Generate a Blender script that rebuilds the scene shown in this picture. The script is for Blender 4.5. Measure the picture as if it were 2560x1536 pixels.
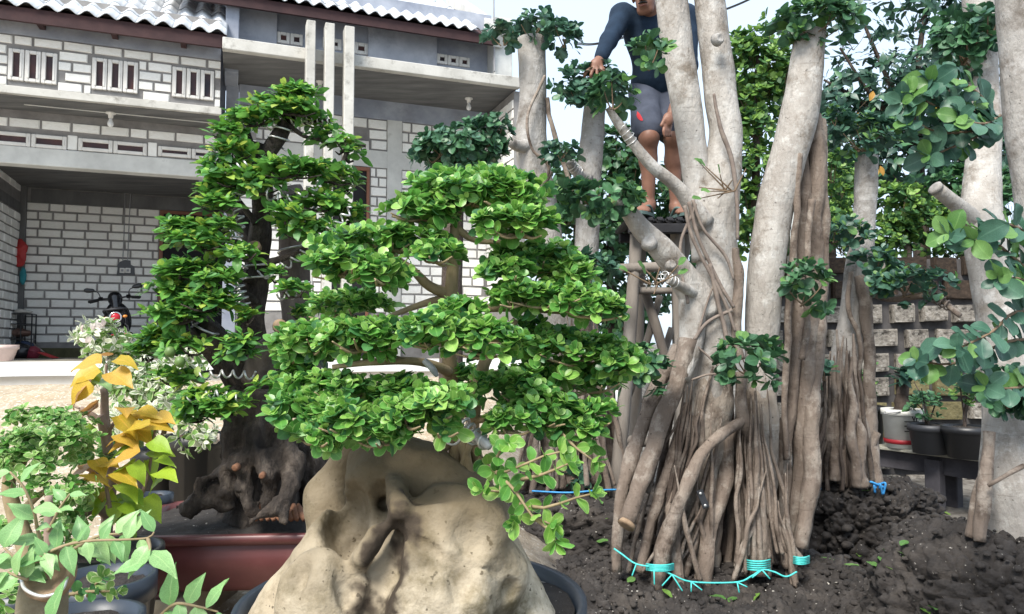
import bpy, math, random
import numpy as np
from mathutils import Vector, Matrix

for o in list(bpy.data.objects):
    bpy.data.objects.remove(o)
S = bpy.context.scene
COL = S.collection
rnd = random.Random(7)
NR = np.random.default_rng(11)

# ------------------------------------------------------------------ camera
CAM = np.array([0.0, 0.0, 1.25])
PITCH = math.radians(2.85)
FPX = 1849.0
cd = bpy.data.cameras.new('camera')
cd.sensor_width = 36.0
cd.lens = 36.0 * FPX / 2560.0
cd.clip_start = 0.02
cd.clip_end = 2000
cam = bpy.data.objects.new('camera', cd)
cam.location = CAM
cam.rotation_euler = (math.pi / 2 + PITCH, 0, 0)
COL.objects.link(cam)
S.camera = cam

# ------------------------------------------------------------------ world, sun, exposure
SUN_EL, SUN_AZ = 50.0, 208.0      # azimuth clockwise from +Y (north); the light comes from behind left
wd = bpy.data.worlds.new('World')
S.world = wd
wd.use_nodes = True
nt = wd.node_tree
bg = nt.nodes['Background']
sky = nt.nodes.new('ShaderNodeTexSky')
sky.sky_type = 'NISHITA'
sky.sun_disc = False
sky.sun_elevation = math.radians(SUN_EL)
sky.sun_rotation = math.radians(SUN_AZ)
sky.air_density = 1.0
sky.dust_density = 2.5
sky.ozone_density = 1.0
veil = nt.nodes.new('ShaderNodeMixRGB')        # thin overcast veil over the blue
veil.blend_type = 'MIX'
veil.inputs[0].default_value = 0.72
veil.inputs[2].default_value = (4.2, 4.95, 5.8, 1)
nt.links.new(sky.outputs[0], veil.inputs[1])
nt.links.new(veil.outputs[0], bg.inputs[0])
bg.inputs[1].default_value = 0.12
sl = bpy.data.lights.new('sun', 'SUN')
sl.energy = 2.9
sl.angle = math.radians(22)
sl.color = (1.0, 0.95, 0.87)
sun = bpy.data.objects.new('sun', sl)
a, e = math.radians(SUN_AZ), math.radians(SUN_EL)
sdir = Vector((math.sin(a) * math.cos(e), math.cos(a) * math.cos(e), math.sin(e)))
sun.rotation_euler = sdir.to_track_quat('Z', 'Y').to_euler()
sun.location = (0, 0, 20)
COL.objects.link(sun)
S.view_settings.view_transform = 'Standard'
S.view_settings.look = 'None'
S.view_settings.gamma = 1
S.view_settings.exposure = 1.18
S.view_settings.use_curve_mapping = False
S.render.engine = 'CYCLES'

# ------------------------------------------------------------------ pixel <-> world helpers
RGT = np.array([1.0, 0, 0])
FWD = np.array([0, math.cos(PITCH), math.sin(PITCH)])
UPV = np.array([0, -math.sin(PITCH), math.cos(PITCH)])
def ray(px, py):
    return FWD + RGT * (px - 1280) / FPX + UPV * (768 - py) / FPX
def P(px, py, D):
    """world point seen at photo pixel (px, py) at distance D ahead"""
    r = ray(px, py)
    return CAM + r * (D / r[1])
def M(npx, D):
    """metres covered by npx photo pixels at distance D"""
    return npx * D / FPX
def proj_size(p, size):
    d = max(p[1], 0.3)
    return size / d

# ------------------------------------------------------------------ noise (numpy)
def _hash(ix, iy, iz, seed=0):
    h = (ix.astype(np.int64) * 374761393 + iy.astype(np.int64) * 668265263 + iz.astype(np.int64) * 1274126177 + seed * 362437) & 0xffffffff
    h = ((h ^ (h >> 13)) * 1274126177) & 0xffffffff
    h = h ^ (h >> 16)
    return (h & 0xffffff) / float(0xffffff)
def vnoise(p, seed=0):
    p = np.asarray(p, float)
    i = np.floor(p).astype(np.int64); f = p - i
    f = f * f * (3 - 2 * f)
    r = 0
    for dx in (0, 1):
        wx = f[..., 0] if dx else 1 - f[..., 0]
        for dy in (0, 1):
            wy = f[..., 1] if dy else 1 - f[..., 1]
            for dz in (0, 1):
                wz = f[..., 2] if dz else 1 - f[..., 2]
                r = r + wx * wy * wz * _hash(i[..., 0] + dx, i[..., 1] + dy, i[..., 2] + dz, seed)
    return r * 2 - 1
def fbm(p, octv=4, seed=0):
    p = np.asarray(p, float); a = 1.0; r = 0; t = 0
    for k in range(octv):
        r = r + a * vnoise(p * (2.03 ** k) + 17.3 * k, seed + k); t += a; a *= 0.5
    return r / t
def worley(p, seed=0):
    p = np.asarray(p, float)
    i = np.floor(p).astype(np.int64); f = p - i
    best = np.full(p.shape[:-1], 9.0); sec = np.full(p.shape[:-1], 9.0)
    for dx in (-1, 0, 1):
        for dy in (-1, 0, 1):
            for dz in (-1, 0, 1):
                c = (i[..., 0] + dx, i[..., 1] + dy, i[..., 2] + dz)
                q = np.stack([_hash(*c, seed), _hash(*c, seed + 5), _hash(*c, seed + 9)], -1) + np.array([dx, dy, dz]) - f
                d = np.sqrt((q * q).sum(-1))
                m = d < best
                sec = np.where(m, best, np.minimum(sec, d)); best = np.where(m, d, best)
    return best, sec
def sstep(x, a, b):
    t = np.clip((x - a) / (b - a), 0, 1)
    return t * t * (3 - 2 * t)

# ------------------------------------------------------------------ objects
BASE = {}
def tag(o, label=None, cat=None, group=None, kind=None):
    if label: o['label'] = label
    if cat: o['category'] = cat
    if group: o['group'] = group
    if kind: o['kind'] = kind
    return o
def thing(name, base, label, cat, group=None):
    o = bpy.data.objects.new(name, None)
    o.empty_display_size = 0.1
    COL.objects.link(o)
    o.location = base
    BASE[o.name] = np.array(base, float)
    return tag(o, label, cat, group)
def link(name, me, mat, parent=None, kind=None, base=None):
    if mat is not None:
        for m in (mat if isinstance(mat, (list, tuple)) else [mat]):
            me.materials.append(m)
    o = bpy.data.objects.new(name, me)
    COL.objects.link(o)
    if parent is not None:
        o.parent = parent
        BASE[o.name] = BASE[parent.name]
    else:
        b = np.zeros(3) if base is None else np.array(base, float)
        o.location = b
        BASE[o.name] = b
    if kind: o['kind'] = kind
    return o
def raw_mesh(name, V, faces, smooth=True):
    """faces: list of (n,k) int arrays, or list of index tuples"""
    me = bpy.data.meshes.new(name)
    V = np.asarray(V, np.float32)
    if len(faces) and isinstance(faces[0], np.ndarray) and faces[0].ndim == 2:
        groups = [f for f in faces if len(f)]
        nl = sum(f.size for f in groups); nf = sum(len(f) for f in groups)
        me.vertices.add(len(V)); me.vertices.foreach_set('co', V.ravel())
        me.loops.add(nl); me.polygons.add(nf)
        me.loops.foreach_set('vertex_index', np.concatenate([f.ravel() for f in groups]).astype(np.int32))
        st = []; c = 0
        for f in groups:
            k = f.shape[1]
            st.append(c + np.arange(len(f)) * k); c += f.size
        me.polygons.foreach_set('loop_start', np.concatenate(st).astype(np.int32))
        me.update(calc_edges=True)
        me.validate()
    else:
        me.from_pydata(V.tolist(), [], [tuple(int(i) for i in f) for f in faces])
        me.update()
    if smooth:
        me.polygons.foreach_set('use_smooth', np.ones(len(me.polygons), bool))
    return me
def add(name, V, faces, mat, parent=None, smooth=True, kind=None, base=None):
    """verts in world space"""
    V = np.asarray(V, float)
    b = BASE[parent.name] if parent is not None else (np.zeros(3) if base is None else np.array(base, float))
    return link(name, raw_mesh(name, V - b, faces, smooth), mat, parent, kind, base)

class MB:
    """collects shapes in world space into one mesh"""
    def __init__(s): s.V = []; s.F = []; s.n = 0
    def put(s, V, F):
        V = np.asarray(V, float)
        s.V.append(V); s.F += [tuple(int(i) + s.n for i in f) for f in F]; s.n += len(V); return s
    def box(s, c, sz, R=None, bev=0.0):
        x, y, z = np.array(sz) / 2.0
        if bev <= 0:
            V = np.array([[sx * x, sy * y, sz_ * z] for sz_ in (-1, 1) for sy in (-1, 1) for sx in (-1, 1)])
            F = [(0, 2, 3, 1), (4, 5, 7, 6), (0, 1, 5, 4), (2, 6, 7, 3), (0, 4, 6, 2), (1, 3, 7, 5)]
        else:
            b = min(bev, x * .9, y * .9, z * .9)
            V = []
            for sx in (-1, 1):
                for sy in (-1, 1):
                    for sz_ in (-1, 1):
                        V += [[sx * x, sy * (y - b), sz_ * (z - b)], [sx * (x - b), sy * y, sz_ * (z - b)], [sx * (x - b), sy * (y - b), sz_ * z]]
            V = np.array(V)
            def ix(a, b_, c_, k): return ((a * 2 + b_) * 2 + c_) * 3 + k
            F = []
            F += [(ix(0,0,0,0), ix(0,0,1,0), ix(0,1,1,0), ix(0,1,0,0)), (ix(1,0,0,0), ix(1,1,0,0), ix(1,1,1,0), ix(1,0,1,0))]
            F += [(ix(0,0,0,1), ix(1,0,0,1), ix(1,0,1,1), ix(0,0,1,1)), (ix(0,1,0,1), ix(0,1,1,1), ix(1,1,1,1), ix(1,1,0,1))]
            F += [(ix(0,0,0,2), ix(0,1,0,2), ix(1,1,0,2), ix(1,0,0,2)), (ix(0,0,1,2), ix(1,0,1,2), ix(1,1,1,2), ix(0,1,1,2))]
            for q in (0, 1):
                for r in (0, 1):
                    F += [(ix(q,r,0,0), ix(q,r,1,0), ix(q,r,1,1), ix(q,r,0,1))]
                    F += [(ix(q,0,r,0), ix(q,1,r,0), ix(q,1,r,2), ix(q,0,r,2))]
                    F += [(ix(0,q,r,1), ix(1,q,r,1), ix(1,q,r,2), ix(0,q,r,2))]
                    for t in (0, 1): F += [(ix(q,r,t,0), ix(q,r,t,1), ix(q,r,t,2))]
        if R is not None: V = V @ np.array(R).T
        return s.put(V + np.array(c, float), F)
    def lathe(s, c, prof, seg=24, sx=1.0, sy=1.0, R=None, cap0=True, cap1=True):
        """prof: list of (radius, z)"""
        t = np.arange(seg) * 2 * math.pi / seg
        V = []
        for r, z in prof: V.append(np.stack([np.cos(t) * r * sx, np.sin(t) * r * sy, np.full(seg, z)], -1))
        V = np.concatenate(V)
        if R is not None: V = V @ np.array(R).T
        F = []
        for k in range(len(prof) - 1):
            for j in range(seg):
                F.append((k * seg + j, k * seg + (j + 1) % seg, (k + 1) * seg + (j + 1) % seg, (k + 1) * seg + j))
        if cap0: F.append(tuple(range(seg))[::-1])
        if cap1: F.append(tuple(range((len(prof) - 1) * seg, len(prof) * seg)))
        return s.put(V + np.array(c, float), F)
    def tube(s, pts, rad, seg=8, noise=0.0, nscale=8.0, step=None, caps=True, flat=1.0, twist=0.0, spline=True, seed=0, flute=0.0, nflute=5):
        V, F = tube_geo(pts, rad, seg, noise, nscale, step, caps, flat, twist, spline, seed, flute, nflute)
        return s.put(V, F)
    def build(s, name, mat, parent=None, smooth=True, kind=None, base=None):
        return add(name, np.concatenate(s.V), s.F, mat, parent, smooth, kind, base)

def catmull(pts, step):
    pts = np.asarray(pts, float)
    if len(pts) == 2:
        n = max(1, int(np.linalg.norm(pts[1, :3] - pts[0, :3]) / step))
        t = np.linspace(0, 1, n + 1)[:, None]
        return pts[0] * (1 - t) + pts[1] * t
    Q = np.vstack([2 * pts[0] - pts[1], pts, 2 * pts[-1] - pts[-2]])
    out = []
    for i in range(1, len(Q) - 2):
        p0, p1, p2, p3 = Q[i - 1], Q[i], Q[i + 1], Q[i + 2]
        n = max(1, int(np.linalg.norm(p2[:3] - p1[:3]) / step))
        t = (np.arange(n) / n)[:, None]
        out.append(0.5 * ((2 * p1) + (-p0 + p2) * t + (2 * p0 - 5 * p1 + 4 * p2 - p3) * t ** 2 + (-p0 + 3 * p1 - 3 * p2 + p3) * t ** 3))
    out.append(pts[-1:])
    return np.vstack(out)
def tube_geo(pts, rad, seg=8, noise=0.0, nscale=8.0, step=None, caps=True, flat=1.0, twist=0.0, spline=True, seed=0, flute=0.0, nflute=5):
    pts = np.asarray(pts, float)
    rad = np.broadcast_to(np.asarray(rad, float), (len(pts),))
    A = np.hstack([pts, rad[:, None]])
    if step is None: step = max(rad.mean() * 1.2, 0.004)
    C = catmull(A, step) if spline else A
    X, R = C[:, :3], np.maximum(C[:, 3], 1e-4)
    T = np.gradient(X, axis=0) if len(X) > 1 else np.array([[0, 0, 1.0]])
    T /= np.linalg.norm(T, axis=1)[:, None] + 1e-12
    ref = np.array([0, -1.0, 0]) if abs(T[0][1]) < 0.9 else np.array([1.0, 0, 0])
    N = np.cross(T[0], np.cross(ref, T[0])); N /= np.linalg.norm(N)
    th = np.arange(seg) * 2 * math.pi / seg
    rings = []
    for k in range(len(X)):
        N = N - T[k] * N.dot(T[k]); N /= np.linalg.norm(N) + 1e-12
        B = np.cross(T[k], N)
        ph = th + twist * k
        rings.append(X[k] + R[k] * (np.cos(ph)[:, None] * N * flat + np.sin(ph)[:, None] * B))
    V = np.concatenate(rings)
    if noise > 0 or flute > 0:
        Cc = np.repeat(X, seg, 0); d = V - Cc
        g = 1 + noise * fbm(V * nscale, 3, seed)
        if flute > 0:
            ang = np.tile(th, len(X)) + np.repeat(np.arange(len(X)) * 0.05, seg)
            g = g + flute * np.cos(nflute * ang + 2 * fbm(Cc * 2.0, 2, seed + 3))
        V = Cc + d * np.asarray(g)[:, None]
    n = len(X); F = []
    idx = np.arange(n * seg).reshape(n, seg)
    a_ = idx[:-1]; b_ = np.roll(idx, -1, 1)[:-1]; c_ = np.roll(idx, -1, 1)[1:]; d_ = idx[1:]
    F = [tuple(q) for q in np.stack([a_, b_, c_, d_], -1).reshape(-1, 4)]
    if caps:
        F.append(tuple(idx[0])[::-1]); F.append(tuple(idx[-1]))
    return V, F
def ptube(pp, name, mat, parent, seg=14, noise=0.08, nscale=9.0, **k):
    """pp: (px, py, D, radius_px); world tube as one part"""
    m = MB(); m.tube([P(a, b, d) for a, b, d, r in pp], [M(r, d) for a, b, d, r in pp], seg, noise, nscale, **k)
    return m.build(name, mat, parent)

# ------------------------------------------------------------------ implicit surfaces
def _nets(F, lo, h):
    ins = F < 0
    nx, ny, nz = np.array(F.shape) - 1
    corner = {(i, j, k): F[i:i + nx, j:j + ny, k:k + nz] for i in (0, 1) for j in (0, 1) for k in (0, 1)}
    cnt = sum((c < 0).astype(np.int8) for c in corner.values())
    mix = (cnt > 0) & (cnt < 8)
    acc = np.zeros(mix.shape + (3,), np.float32); num = np.zeros(mix.shape, np.float32)
    for (i, j, k), fa in corner.items():
        for ax in range(3):
            o = [i, j, k]
            if o[ax]: continue
            o2 = o.copy(); o2[ax] = 1
            fb = corner[tuple(o2)]
            cr = mix & ((fa < 0) != (fb < 0))
            t = np.where(cr, fa / np.where(cr, fa - fb, 1), 0)
            for q in range(3):
                acc[..., q] += np.where(cr, o[q] + (t if q == ax else 0), 0)
            num += cr
    idx = -np.ones(mix.shape, np.int64); idx[mix] = np.arange(mix.sum())
    g = np.stack(np.nonzero(mix), -1)
    V = (g + acc[mix] / num[mix][:, None]) * h + lo
    quads = []
    for ax in range(3):
        sl0 = [slice(1, -1)] * 3; sl1 = [slice(1, -1)] * 3
        sl0[ax] = slice(0, -1); sl1[ax] = slice(1, None)
        A, B = ins[tuple(sl0)], ins[tuple(sl1)]
        ch = np.nonzero(A != B)
        e_ = np.stack(ch, -1)
        for q in range(3):
            if q != ax: e_[:, q] += 1
        u, v = (ax + 1) % 3, (ax + 2) % 3
        def cell(du, dv):
            c = e_.copy(); c[:, u] -= du; c[:, v] -= dv
            return idx[c[:, 0], c[:, 1], c[:, 2]]
        q4 = np.stack([cell(1, 1), cell(0, 1), cell(0, 0), cell(1, 0)], -1)
        flip = B[ch]
        q4[flip] = q4[flip][:, ::-1]
        quads.append(q4)
    return V, np.concatenate(quads)
def sdf_mesh(prims, lo, hi, h, post=None):
    """prims: dicts with op ('+','-'), k blend, and either cap a,b,ra,rb or ell c,r,(R)"""
    lo = np.array(lo, float); hi = np.array(hi, float)
    n = np.ceil((hi - lo) / h).astype(int) + 1
    F = np.full(n, 0.5, np.float32)
    ax = [lo[q] + np.arange(n[q]) * h for q in range(3)]
    for p in prims:
        k = p.get('k', 0.02)
        if 'a' in p:
            a_, b_ = np.array(p['a']), np.array(p['b']); rm = max(p['ra'], p['rb'])
            bl, bh = np.minimum(a_, b_) - rm, np.maximum(a_, b_) + rm
        else:
            rm = max(p['r']); bl, bh = np.array(p['c']) - rm, np.array(p['c']) + rm
        mg = k * 1.5 + 3 * h
        i0 = np.clip(np.floor((bl - mg - lo) / h).astype(int), 0, n - 1); i1 = np.clip(np.ceil((bh + mg - lo) / h).astype(int) + 1, 1, n)
        if np.any(i1 <= i0): continue
        sl_ = tuple(slice(i0[q], i1[q]) for q in range(3))
        G = np.stack(np.meshgrid(*[ax[q][sl_[q]] for q in range(3)], indexing='ij'), -1).astype(np.float32)
        if 'a' in p:
            ba = b_ - a_; t = np.clip(((G - a_) @ ba) / (ba @ ba + 1e-12), 0, 1)
            d = np.linalg.norm(G - a_ - t[..., None] * ba, axis=-1) - (p['ra'] + (p['rb'] - p['ra']) * t)
        else:
            q = G - np.array(p['c'])
            if 'R' in p: q = q @ np.array(p['R'])
            r = np.array(p['r']); k0 = np.linalg.norm(q / r, axis=-1); k1 = np.linalg.norm(q / (r * r), axis=-1) + 1e-9
            d = k0 * (k0 - 1) / k1
        f = F[sl_]
        if p.get('op', '+') == '+':
            hh = np.clip(0.5 + 0.5 * (f - d) / k, 0, 1)
            F[sl_] = f * (1 - hh) + d * hh - k * hh * (1 - hh)
        else:
            d = -d
            hh = np.clip(0.5 - 0.5 * (f - d) / k, 0, 1)
            F[sl_] = f * (1 - hh) + d * hh + k * hh * (1 - hh)
    if post is not None:
        near = np.abs(F) < 6 * h
        ii = np.stack(np.nonzero(near), -1)
        pts = ii * h + lo
        F[near] += post(pts)
    F[0] = F[-1] = 1; F[:, 0] = F[:, -1] = 1; F[:, :, 0] = F[:, :, -1] = 1
    V, Q = _nets(F, lo, h)
    return V, Q

# ------------------------------------------------------------------ materials
MATS = {}
def _n(t, typ, **kw):
    n = t.nodes.new(typ)
    for k, v in kw.items(): setattr(n, k, v)
    return n
def pmat(name, stops, scale=6.0, detail=6.0, rough=0.8, bump=0.2, bscale=None, bdist=0.01, stretch=(1, 1, 1), spec=0.3, dirt=None, dscale=2.5, rand=0.0, metal=0.0, speck=None, spscale=60.0, distort=0.0, rnoise=0.45):
    """procedural surface: colour ramp over noise, optional dirt patches with their own shape, specks, bump"""
    m = bpy.data.materials.new(name); m.use_nodes = True
    t = m.node_tree; b = t.nodes['Principled BSDF']; L = t.links.new
    tc = _n(t, 'ShaderNodeTexCoord'); mp = _n(t, 'ShaderNodeMapping'); mp.inputs['Scale'].default_value = stretch
    L(tc.outputs['Object'], mp.inputs[0])
    no = _n(t, 'ShaderNodeTexNoise'); no.inputs['Scale'].default_value = scale; no.inputs['Detail'].default_value = detail; no.inputs['Roughness'].default_value = 0.62; no.inputs['Distortion'].default_value = distort
    L(mp.outputs[0], no.inputs['Vector'])
    cr = _n(t, 'ShaderNodeValToRGB'); e_ = cr.color_ramp.elements
    while len(e_) > len(stops): e_.remove(e_[-1])
    while len(e_) < len(stops): e_.new(0.5)
    for q, (pos, c) in zip(e_, stops): q.position = pos; q.color = (*c, 1)
    L(no.outputs['Fac'], cr.inputs[0])
    colr = cr.outputs[0]
    if dirt:
        n2 = _n(t, 'ShaderNodeTexNoise'); n2.inputs['Scale'].default_value = dscale; n2.inputs['Detail'].default_value = 8; n2.inputs['Roughness'].default_value = 0.7
        L(tc.outputs['Object'], n2.inputs['Vector'])
        r2 = _n(t, 'ShaderNodeMapRange'); r2.inputs[1].default_value = dirt[1]; r2.inputs[2].default_value = dirt[2]
        L(n2.outputs['Fac'], r2.inputs[0])
        mx = _n(t, 'ShaderNodeMixRGB'); mx.inputs[2].default_value = (*dirt[0], 1)
        L(r2.outputs[0], mx.inputs[0]); L(colr, mx.inputs[1]); colr = mx.outputs[0]
    if speck:
        vo = _n(t, 'ShaderNodeTexNoise'); vo.inputs['Scale'].default_value = spscale; vo.inputs['Detail'].default_value = 2
        L(tc.outputs['Object'], vo.inputs['Vector'])
        r3 = _n(t, 'ShaderNodeMapRange'); r3.inputs[1].default_value = speck[1]; r3.inputs[2].default_value = speck[1] + 0.05
        L(vo.outputs['Fac'], r3.inputs[0])
        mx3 = _n(t, 'ShaderNodeMixRGB'); mx3.inputs[2].default_value = (*speck[0], 1)
        L(r3.outputs[0], mx3.inputs[0]); L(colr, mx3.inputs[1]); colr = mx3.outputs[0]
    if rand:
        oi = _n(t, 'ShaderNodeObjectInfo'); gi = _n(t, 'ShaderNodeNewGeometry')
        ad = _n(t, 'ShaderNodeMath', operation='ADD'); L(oi.outputs['Random'], ad.inputs[0]); L(gi.outputs['Random Per Island'], ad.inputs[1])
        fr = _n(t, 'ShaderNodeMath', operation='FRACT'); L(ad.outputs[0], fr.inputs[0])
        mr = _n(t, 'ShaderNodeMapRange'); mr.inputs[3].default_value = 1 - rand; mr.inputs[4].default_value = 1 + rand * 0.6
        L(fr.outputs[0], mr.inputs[0])
        hs = _n(t, 'ShaderNodeHueSaturation'); L(mr.outputs[0], hs.inputs['Value']); L(colr, hs.inputs['Color']); colr = hs.outputs[0]
    L(colr, b.inputs['Base Color'])
    b.inputs['Roughness'].default_value = rough; b.inputs['Specular IOR Level'].default_value = spec; b.inputs['Metallic'].default_value = metal
    if bump:
        n4 = _n(t, 'ShaderNodeTexNoise'); n4.inputs['Scale'].default_value = bscale or scale * 4; n4.inputs['Detail'].default_value = 8; n4.inputs['Roughness'].default_value = 0.65
        L(mp.outputs[0], n4.inputs['Vector'])
        bp = _n(t, 'ShaderNodeBump'); bp.inputs['Strength'].default_value = bump; bp.inputs['Distance'].default_value = bdist
        L(n4.outputs['Fac'], bp.inputs['Height']); L(bp.outputs[0], b.inputs['Normal'])
    MATS[name] = m
    return m
def flatmat(name, c, rough=0.5, metal=0.0, spec=0.5, bump=0.05):
    d = tuple(x * 0.82 for x in c)
    return pmat(name, [(0.3, d), (0.7, c)], scale=9, rough=rough, metal=metal, spec=spec, bump=bump, bdist=0.002)
def leafmat(name, cols, rough=0.38, trans=0.3, spec=0.45, edge=None, vary=0.25):
    """cols: ramp over a per-leaf random number; colour differs leaf by leaf; optional pale leaf margin via UV"""
    m = bpy.data.materials.new(name); m.use_nodes = True
    t = m.node_tree; b = t.nodes['Principled BSDF']; L = t.links.new
    oi = _n(t, 'ShaderNodeObjectInfo'); gi = _n(t, 'ShaderNodeNewGeometry')
    ad = _n(t, 'ShaderNodeMath', operation='ADD'); L(oi.outputs['Random'], ad.inputs[0]); L(gi.outputs['Random Per Island'], ad.inputs[1])
    fr = _n(t, 'ShaderNodeMath', operation='FRACT'); L(ad.outputs[0], fr.inputs[0])
    cr = _n(t, 'ShaderNodeValToRGB'); e_ = cr.color_ramp.elements
    while len(e_) < len(cols): e_.new(0.5)
    for k, (q, c) in enumerate(zip(e_, cols)): q.position = k / max(1, len(cols) - 1); q.color = (*c, 1)
    L(fr.outputs[0], cr.inputs[0])
    tc = _n(t, 'ShaderNodeTexCoord')
    no = _n(t, 'ShaderNodeTexNoise'); no.inputs['Scale'].default_value = 45; no.inputs['Detail'].default_value = 3
    L(tc.outputs['Object'], no.inputs['Vector'])
    mr = _n(t, 'ShaderNodeMapRange'); mr.inputs[1].default_value = 0.3; mr.inputs[2].default_value = 0.7; mr.inputs[3].default_value = 1 - vary; mr.inputs[4].default_value = 1 + vary
    L(no.outputs['Fac'], mr.inputs[0])
    hs = _n(t, 'ShaderNodeHueSaturation'); L(mr.outputs[0], hs.inputs['Value']); L(cr.outputs[0], hs.inputs['Color'])
    colr = hs.outputs[0]
    # midrib and margin from the leaf's own coordinates (attribute 'lf': across, along)
    at = _n(t, 'ShaderNodeAttribute'); at.attribute_name = 'lf'
    sx = _n(t, 'ShaderNodeSeparateXYZ'); L(at.outputs['Vector'], sx.inputs[0])
    rb = _n(t, 'ShaderNodeMapRange'); rb.inputs[1].default_value = 0.0; rb.inputs[2].default_value = 0.10; rb.inputs[3].default_value = 0.35; rb.inputs[4].default_value = 0.0
    L(sx.outputs[0], rb.inputs[0])
    mx = _n(t, 'ShaderNodeMixRGB'); mx.inputs[2].default_value = (min(1, cols[-1][0] * 1.7), min(1, cols[-1][1] * 1.5), min(1, cols[-1][2] * 1.6), 1)
    L(rb.outputs[0], mx.inputs[0]); L(colr, mx.inputs[1]); colr = mx.outputs[0]
    if edge:
        eg = _n(t, 'ShaderNodeMapRange'); eg.inputs[1].default_value = edge[1]; eg.inputs[2].default_value = min(1.0, edge[1] + 0.2); eg.inputs[4].default_value = 0.85
        ns = _n(t, 'ShaderNodeMath', operation='ADD'); L(sx.outputs[0], ns.inputs[0])
        n5 = _n(t, 'ShaderNodeMath', operation='MULTIPLY_ADD'); L(no.outputs['Fac'], n5.inputs[0]); n5.inputs[1].default_value = 0.5; n5.inputs[2].default_value = -0.25
        L(n5.outputs[0], ns.inputs[1]); L(ns.outputs[0], eg.inputs[0])
        m2 = _n(t, 'ShaderNodeMixRGB'); m2.inputs[2].default_value = (*edge[0], 1)
        L(eg.outputs[0], m2.inputs[0]); L(colr, m2.inputs[1]); colr = m2.outputs[0]
    L(colr, b.inputs['Base Color'])
    b.inputs['Roughness'].default_value = rough; b.inputs['Specular IOR Level'].default_value = spec
    tr = _n(t, 'ShaderNodeBsdfTranslucent'); L(colr, tr.inputs[0])
    ms = _n(t, 'ShaderNodeMixShader'); ms.inputs[0].default_value = trans
    L(b.outputs[0], ms.inputs[1]); L(tr.outputs[0], ms.inputs[2])
    L(ms.outputs[0], t.nodes['Material Output'].inputs[0])
    MATS[name] = m
    return m

# ------------------------------------------------------------------ leaves
PROF = dict(round=([0, .12, .3, .55, .78, .92, 1], [0, .16, .29, .37, .31, .18, 0], .10, .10),
            oval=([0, .12, .3, .5, .72, .9, 1], [0, .11, .23, .275, .22, .11, 0], .09, .14),
            point=([0, .1, .25, .42, .65, .85, 1], [0, .13, .24, .26, .17, .07, 0], .09, .25),
            heart=([-.04, .06, .2, .4, .62, .82, 1], [.12, .30, .385, .36, .24, .10, 0], .10, .28),
            thin=([0, .12, .3, .52, .75, .9, 1], [0, .09, .16, .19, .13, .06, 0], .06, .20))
def leaf_template(kind, fine=False):
    """blade along +Y, width X, normal +Z; returns V, quads, tris, lf(across, along)"""
    tt, ww, cup, droop = PROF[kind]
    ts = [tt[0]] + ([.06, .16, .3, .45, .6, .75, .88, .96] if fine else [.14, .42, .72, .93]) + [1.0]
    across = (-1, -.5, 0, .5, 1) if fine else (-1, 0, 1)
    na = len(across); V = [[0, 0, 0]]; lf = [[0, 0, 0]]
    for t in ts[1:-1]:
        q = float(np.interp(t, tt, ww)); z = -droop * t * t; back = .05 if (kind == 'heart' and t < .12) else 0
        for a_ in across:
            V.append([a_ * q, t - back * abs(a_), z + cup * q * 2 * a_ * a_]); lf.append([abs(a_), t, 0])
    V.append([0, 1, -droop]); lf.append([0.7, 1, 0])
    quads = []; tris = []; nr = len(ts) - 2; top = len(V) - 1
    for r in range(nr - 1):
        for k in range(na - 1):
            b = 1 + r * na + k; quads.append((b, b + 1, b + na + 1, b + na))
    for k in range(na - 1):
        tris.append((0, 2 + k, 1 + k)); b = 1 + (nr - 1) * na + k; tris.append((b, b + 1, top))
    return np.array(V, float), np.array(quads), np.array(tris), np.array(lf, float)
LT = {k: leaf_template(k) for k in PROF}
LTF = {k: leaf_template(k, True) for k in PROF}
class Leaves:
    def __init__(s): s.p = []; s.d = []; s.n = []; s.s = []; s.m = []
    def put(s, p, d, n, size, m=0):
        s.p.append(np.asarray(p, float)); s.d.append(np.asarray(d, float)); s.n.append(np.asarray(n, float)); s.s.append(float(size)); s.m.append(m)
    def arrays(s):
        p, d, n = np.array(s.p), np.array(s.d), np.array(s.n)
        d /= np.linalg.norm(d, axis=1)[:, None] + 1e-9
        x = np.cross(d, n); x /= np.linalg.norm(x, axis=1)[:, None] + 1e-9
        z = np.cross(x, d)
        R = np.stack([x, d, z], -1)
        return p, R, np.array(s.s), np.array(s.m)
def set_lf(me, lf):
    a_ = me.attributes.new('lf', 'FLOAT_VECTOR', 'POINT')
    a_.data.foreach_set('vector', np.asarray(lf, np.float32).ravel())
LEAFMESH = {}
def leaf_mesh(kind, mat, v):
    key = (kind, mat.name, v)
    if key not in LEAFMESH:
        V, q, t, lf = LTF[kind]
        V = V.copy(); r = np.random.default_rng(v + 31)
        V[:, 2] += 0.05 * np.sin(V[:, 1] * r.uniform(4, 8) + r.random() * 6) * np.abs(V[:, 0]) * 2 + 0.02 * r.normal(size=len(V)) * (V[:, 1] > 0.1)
        V[:, 0] += r.uniform(-.1, .1) * V[:, 1] ** 2
        V[:, 2] += (r.random() - 0.6) * 0.25 * V[:, 1] ** 2
        V[:, 0] *= 0.88 + 0.24 * r.random()
        me = raw_mesh('leaf', V, [q, t]); set_lf(me, lf); me.materials.append(mat)
        LEAFMESH[key] = me
    return LEAFMESH[key]
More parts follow.
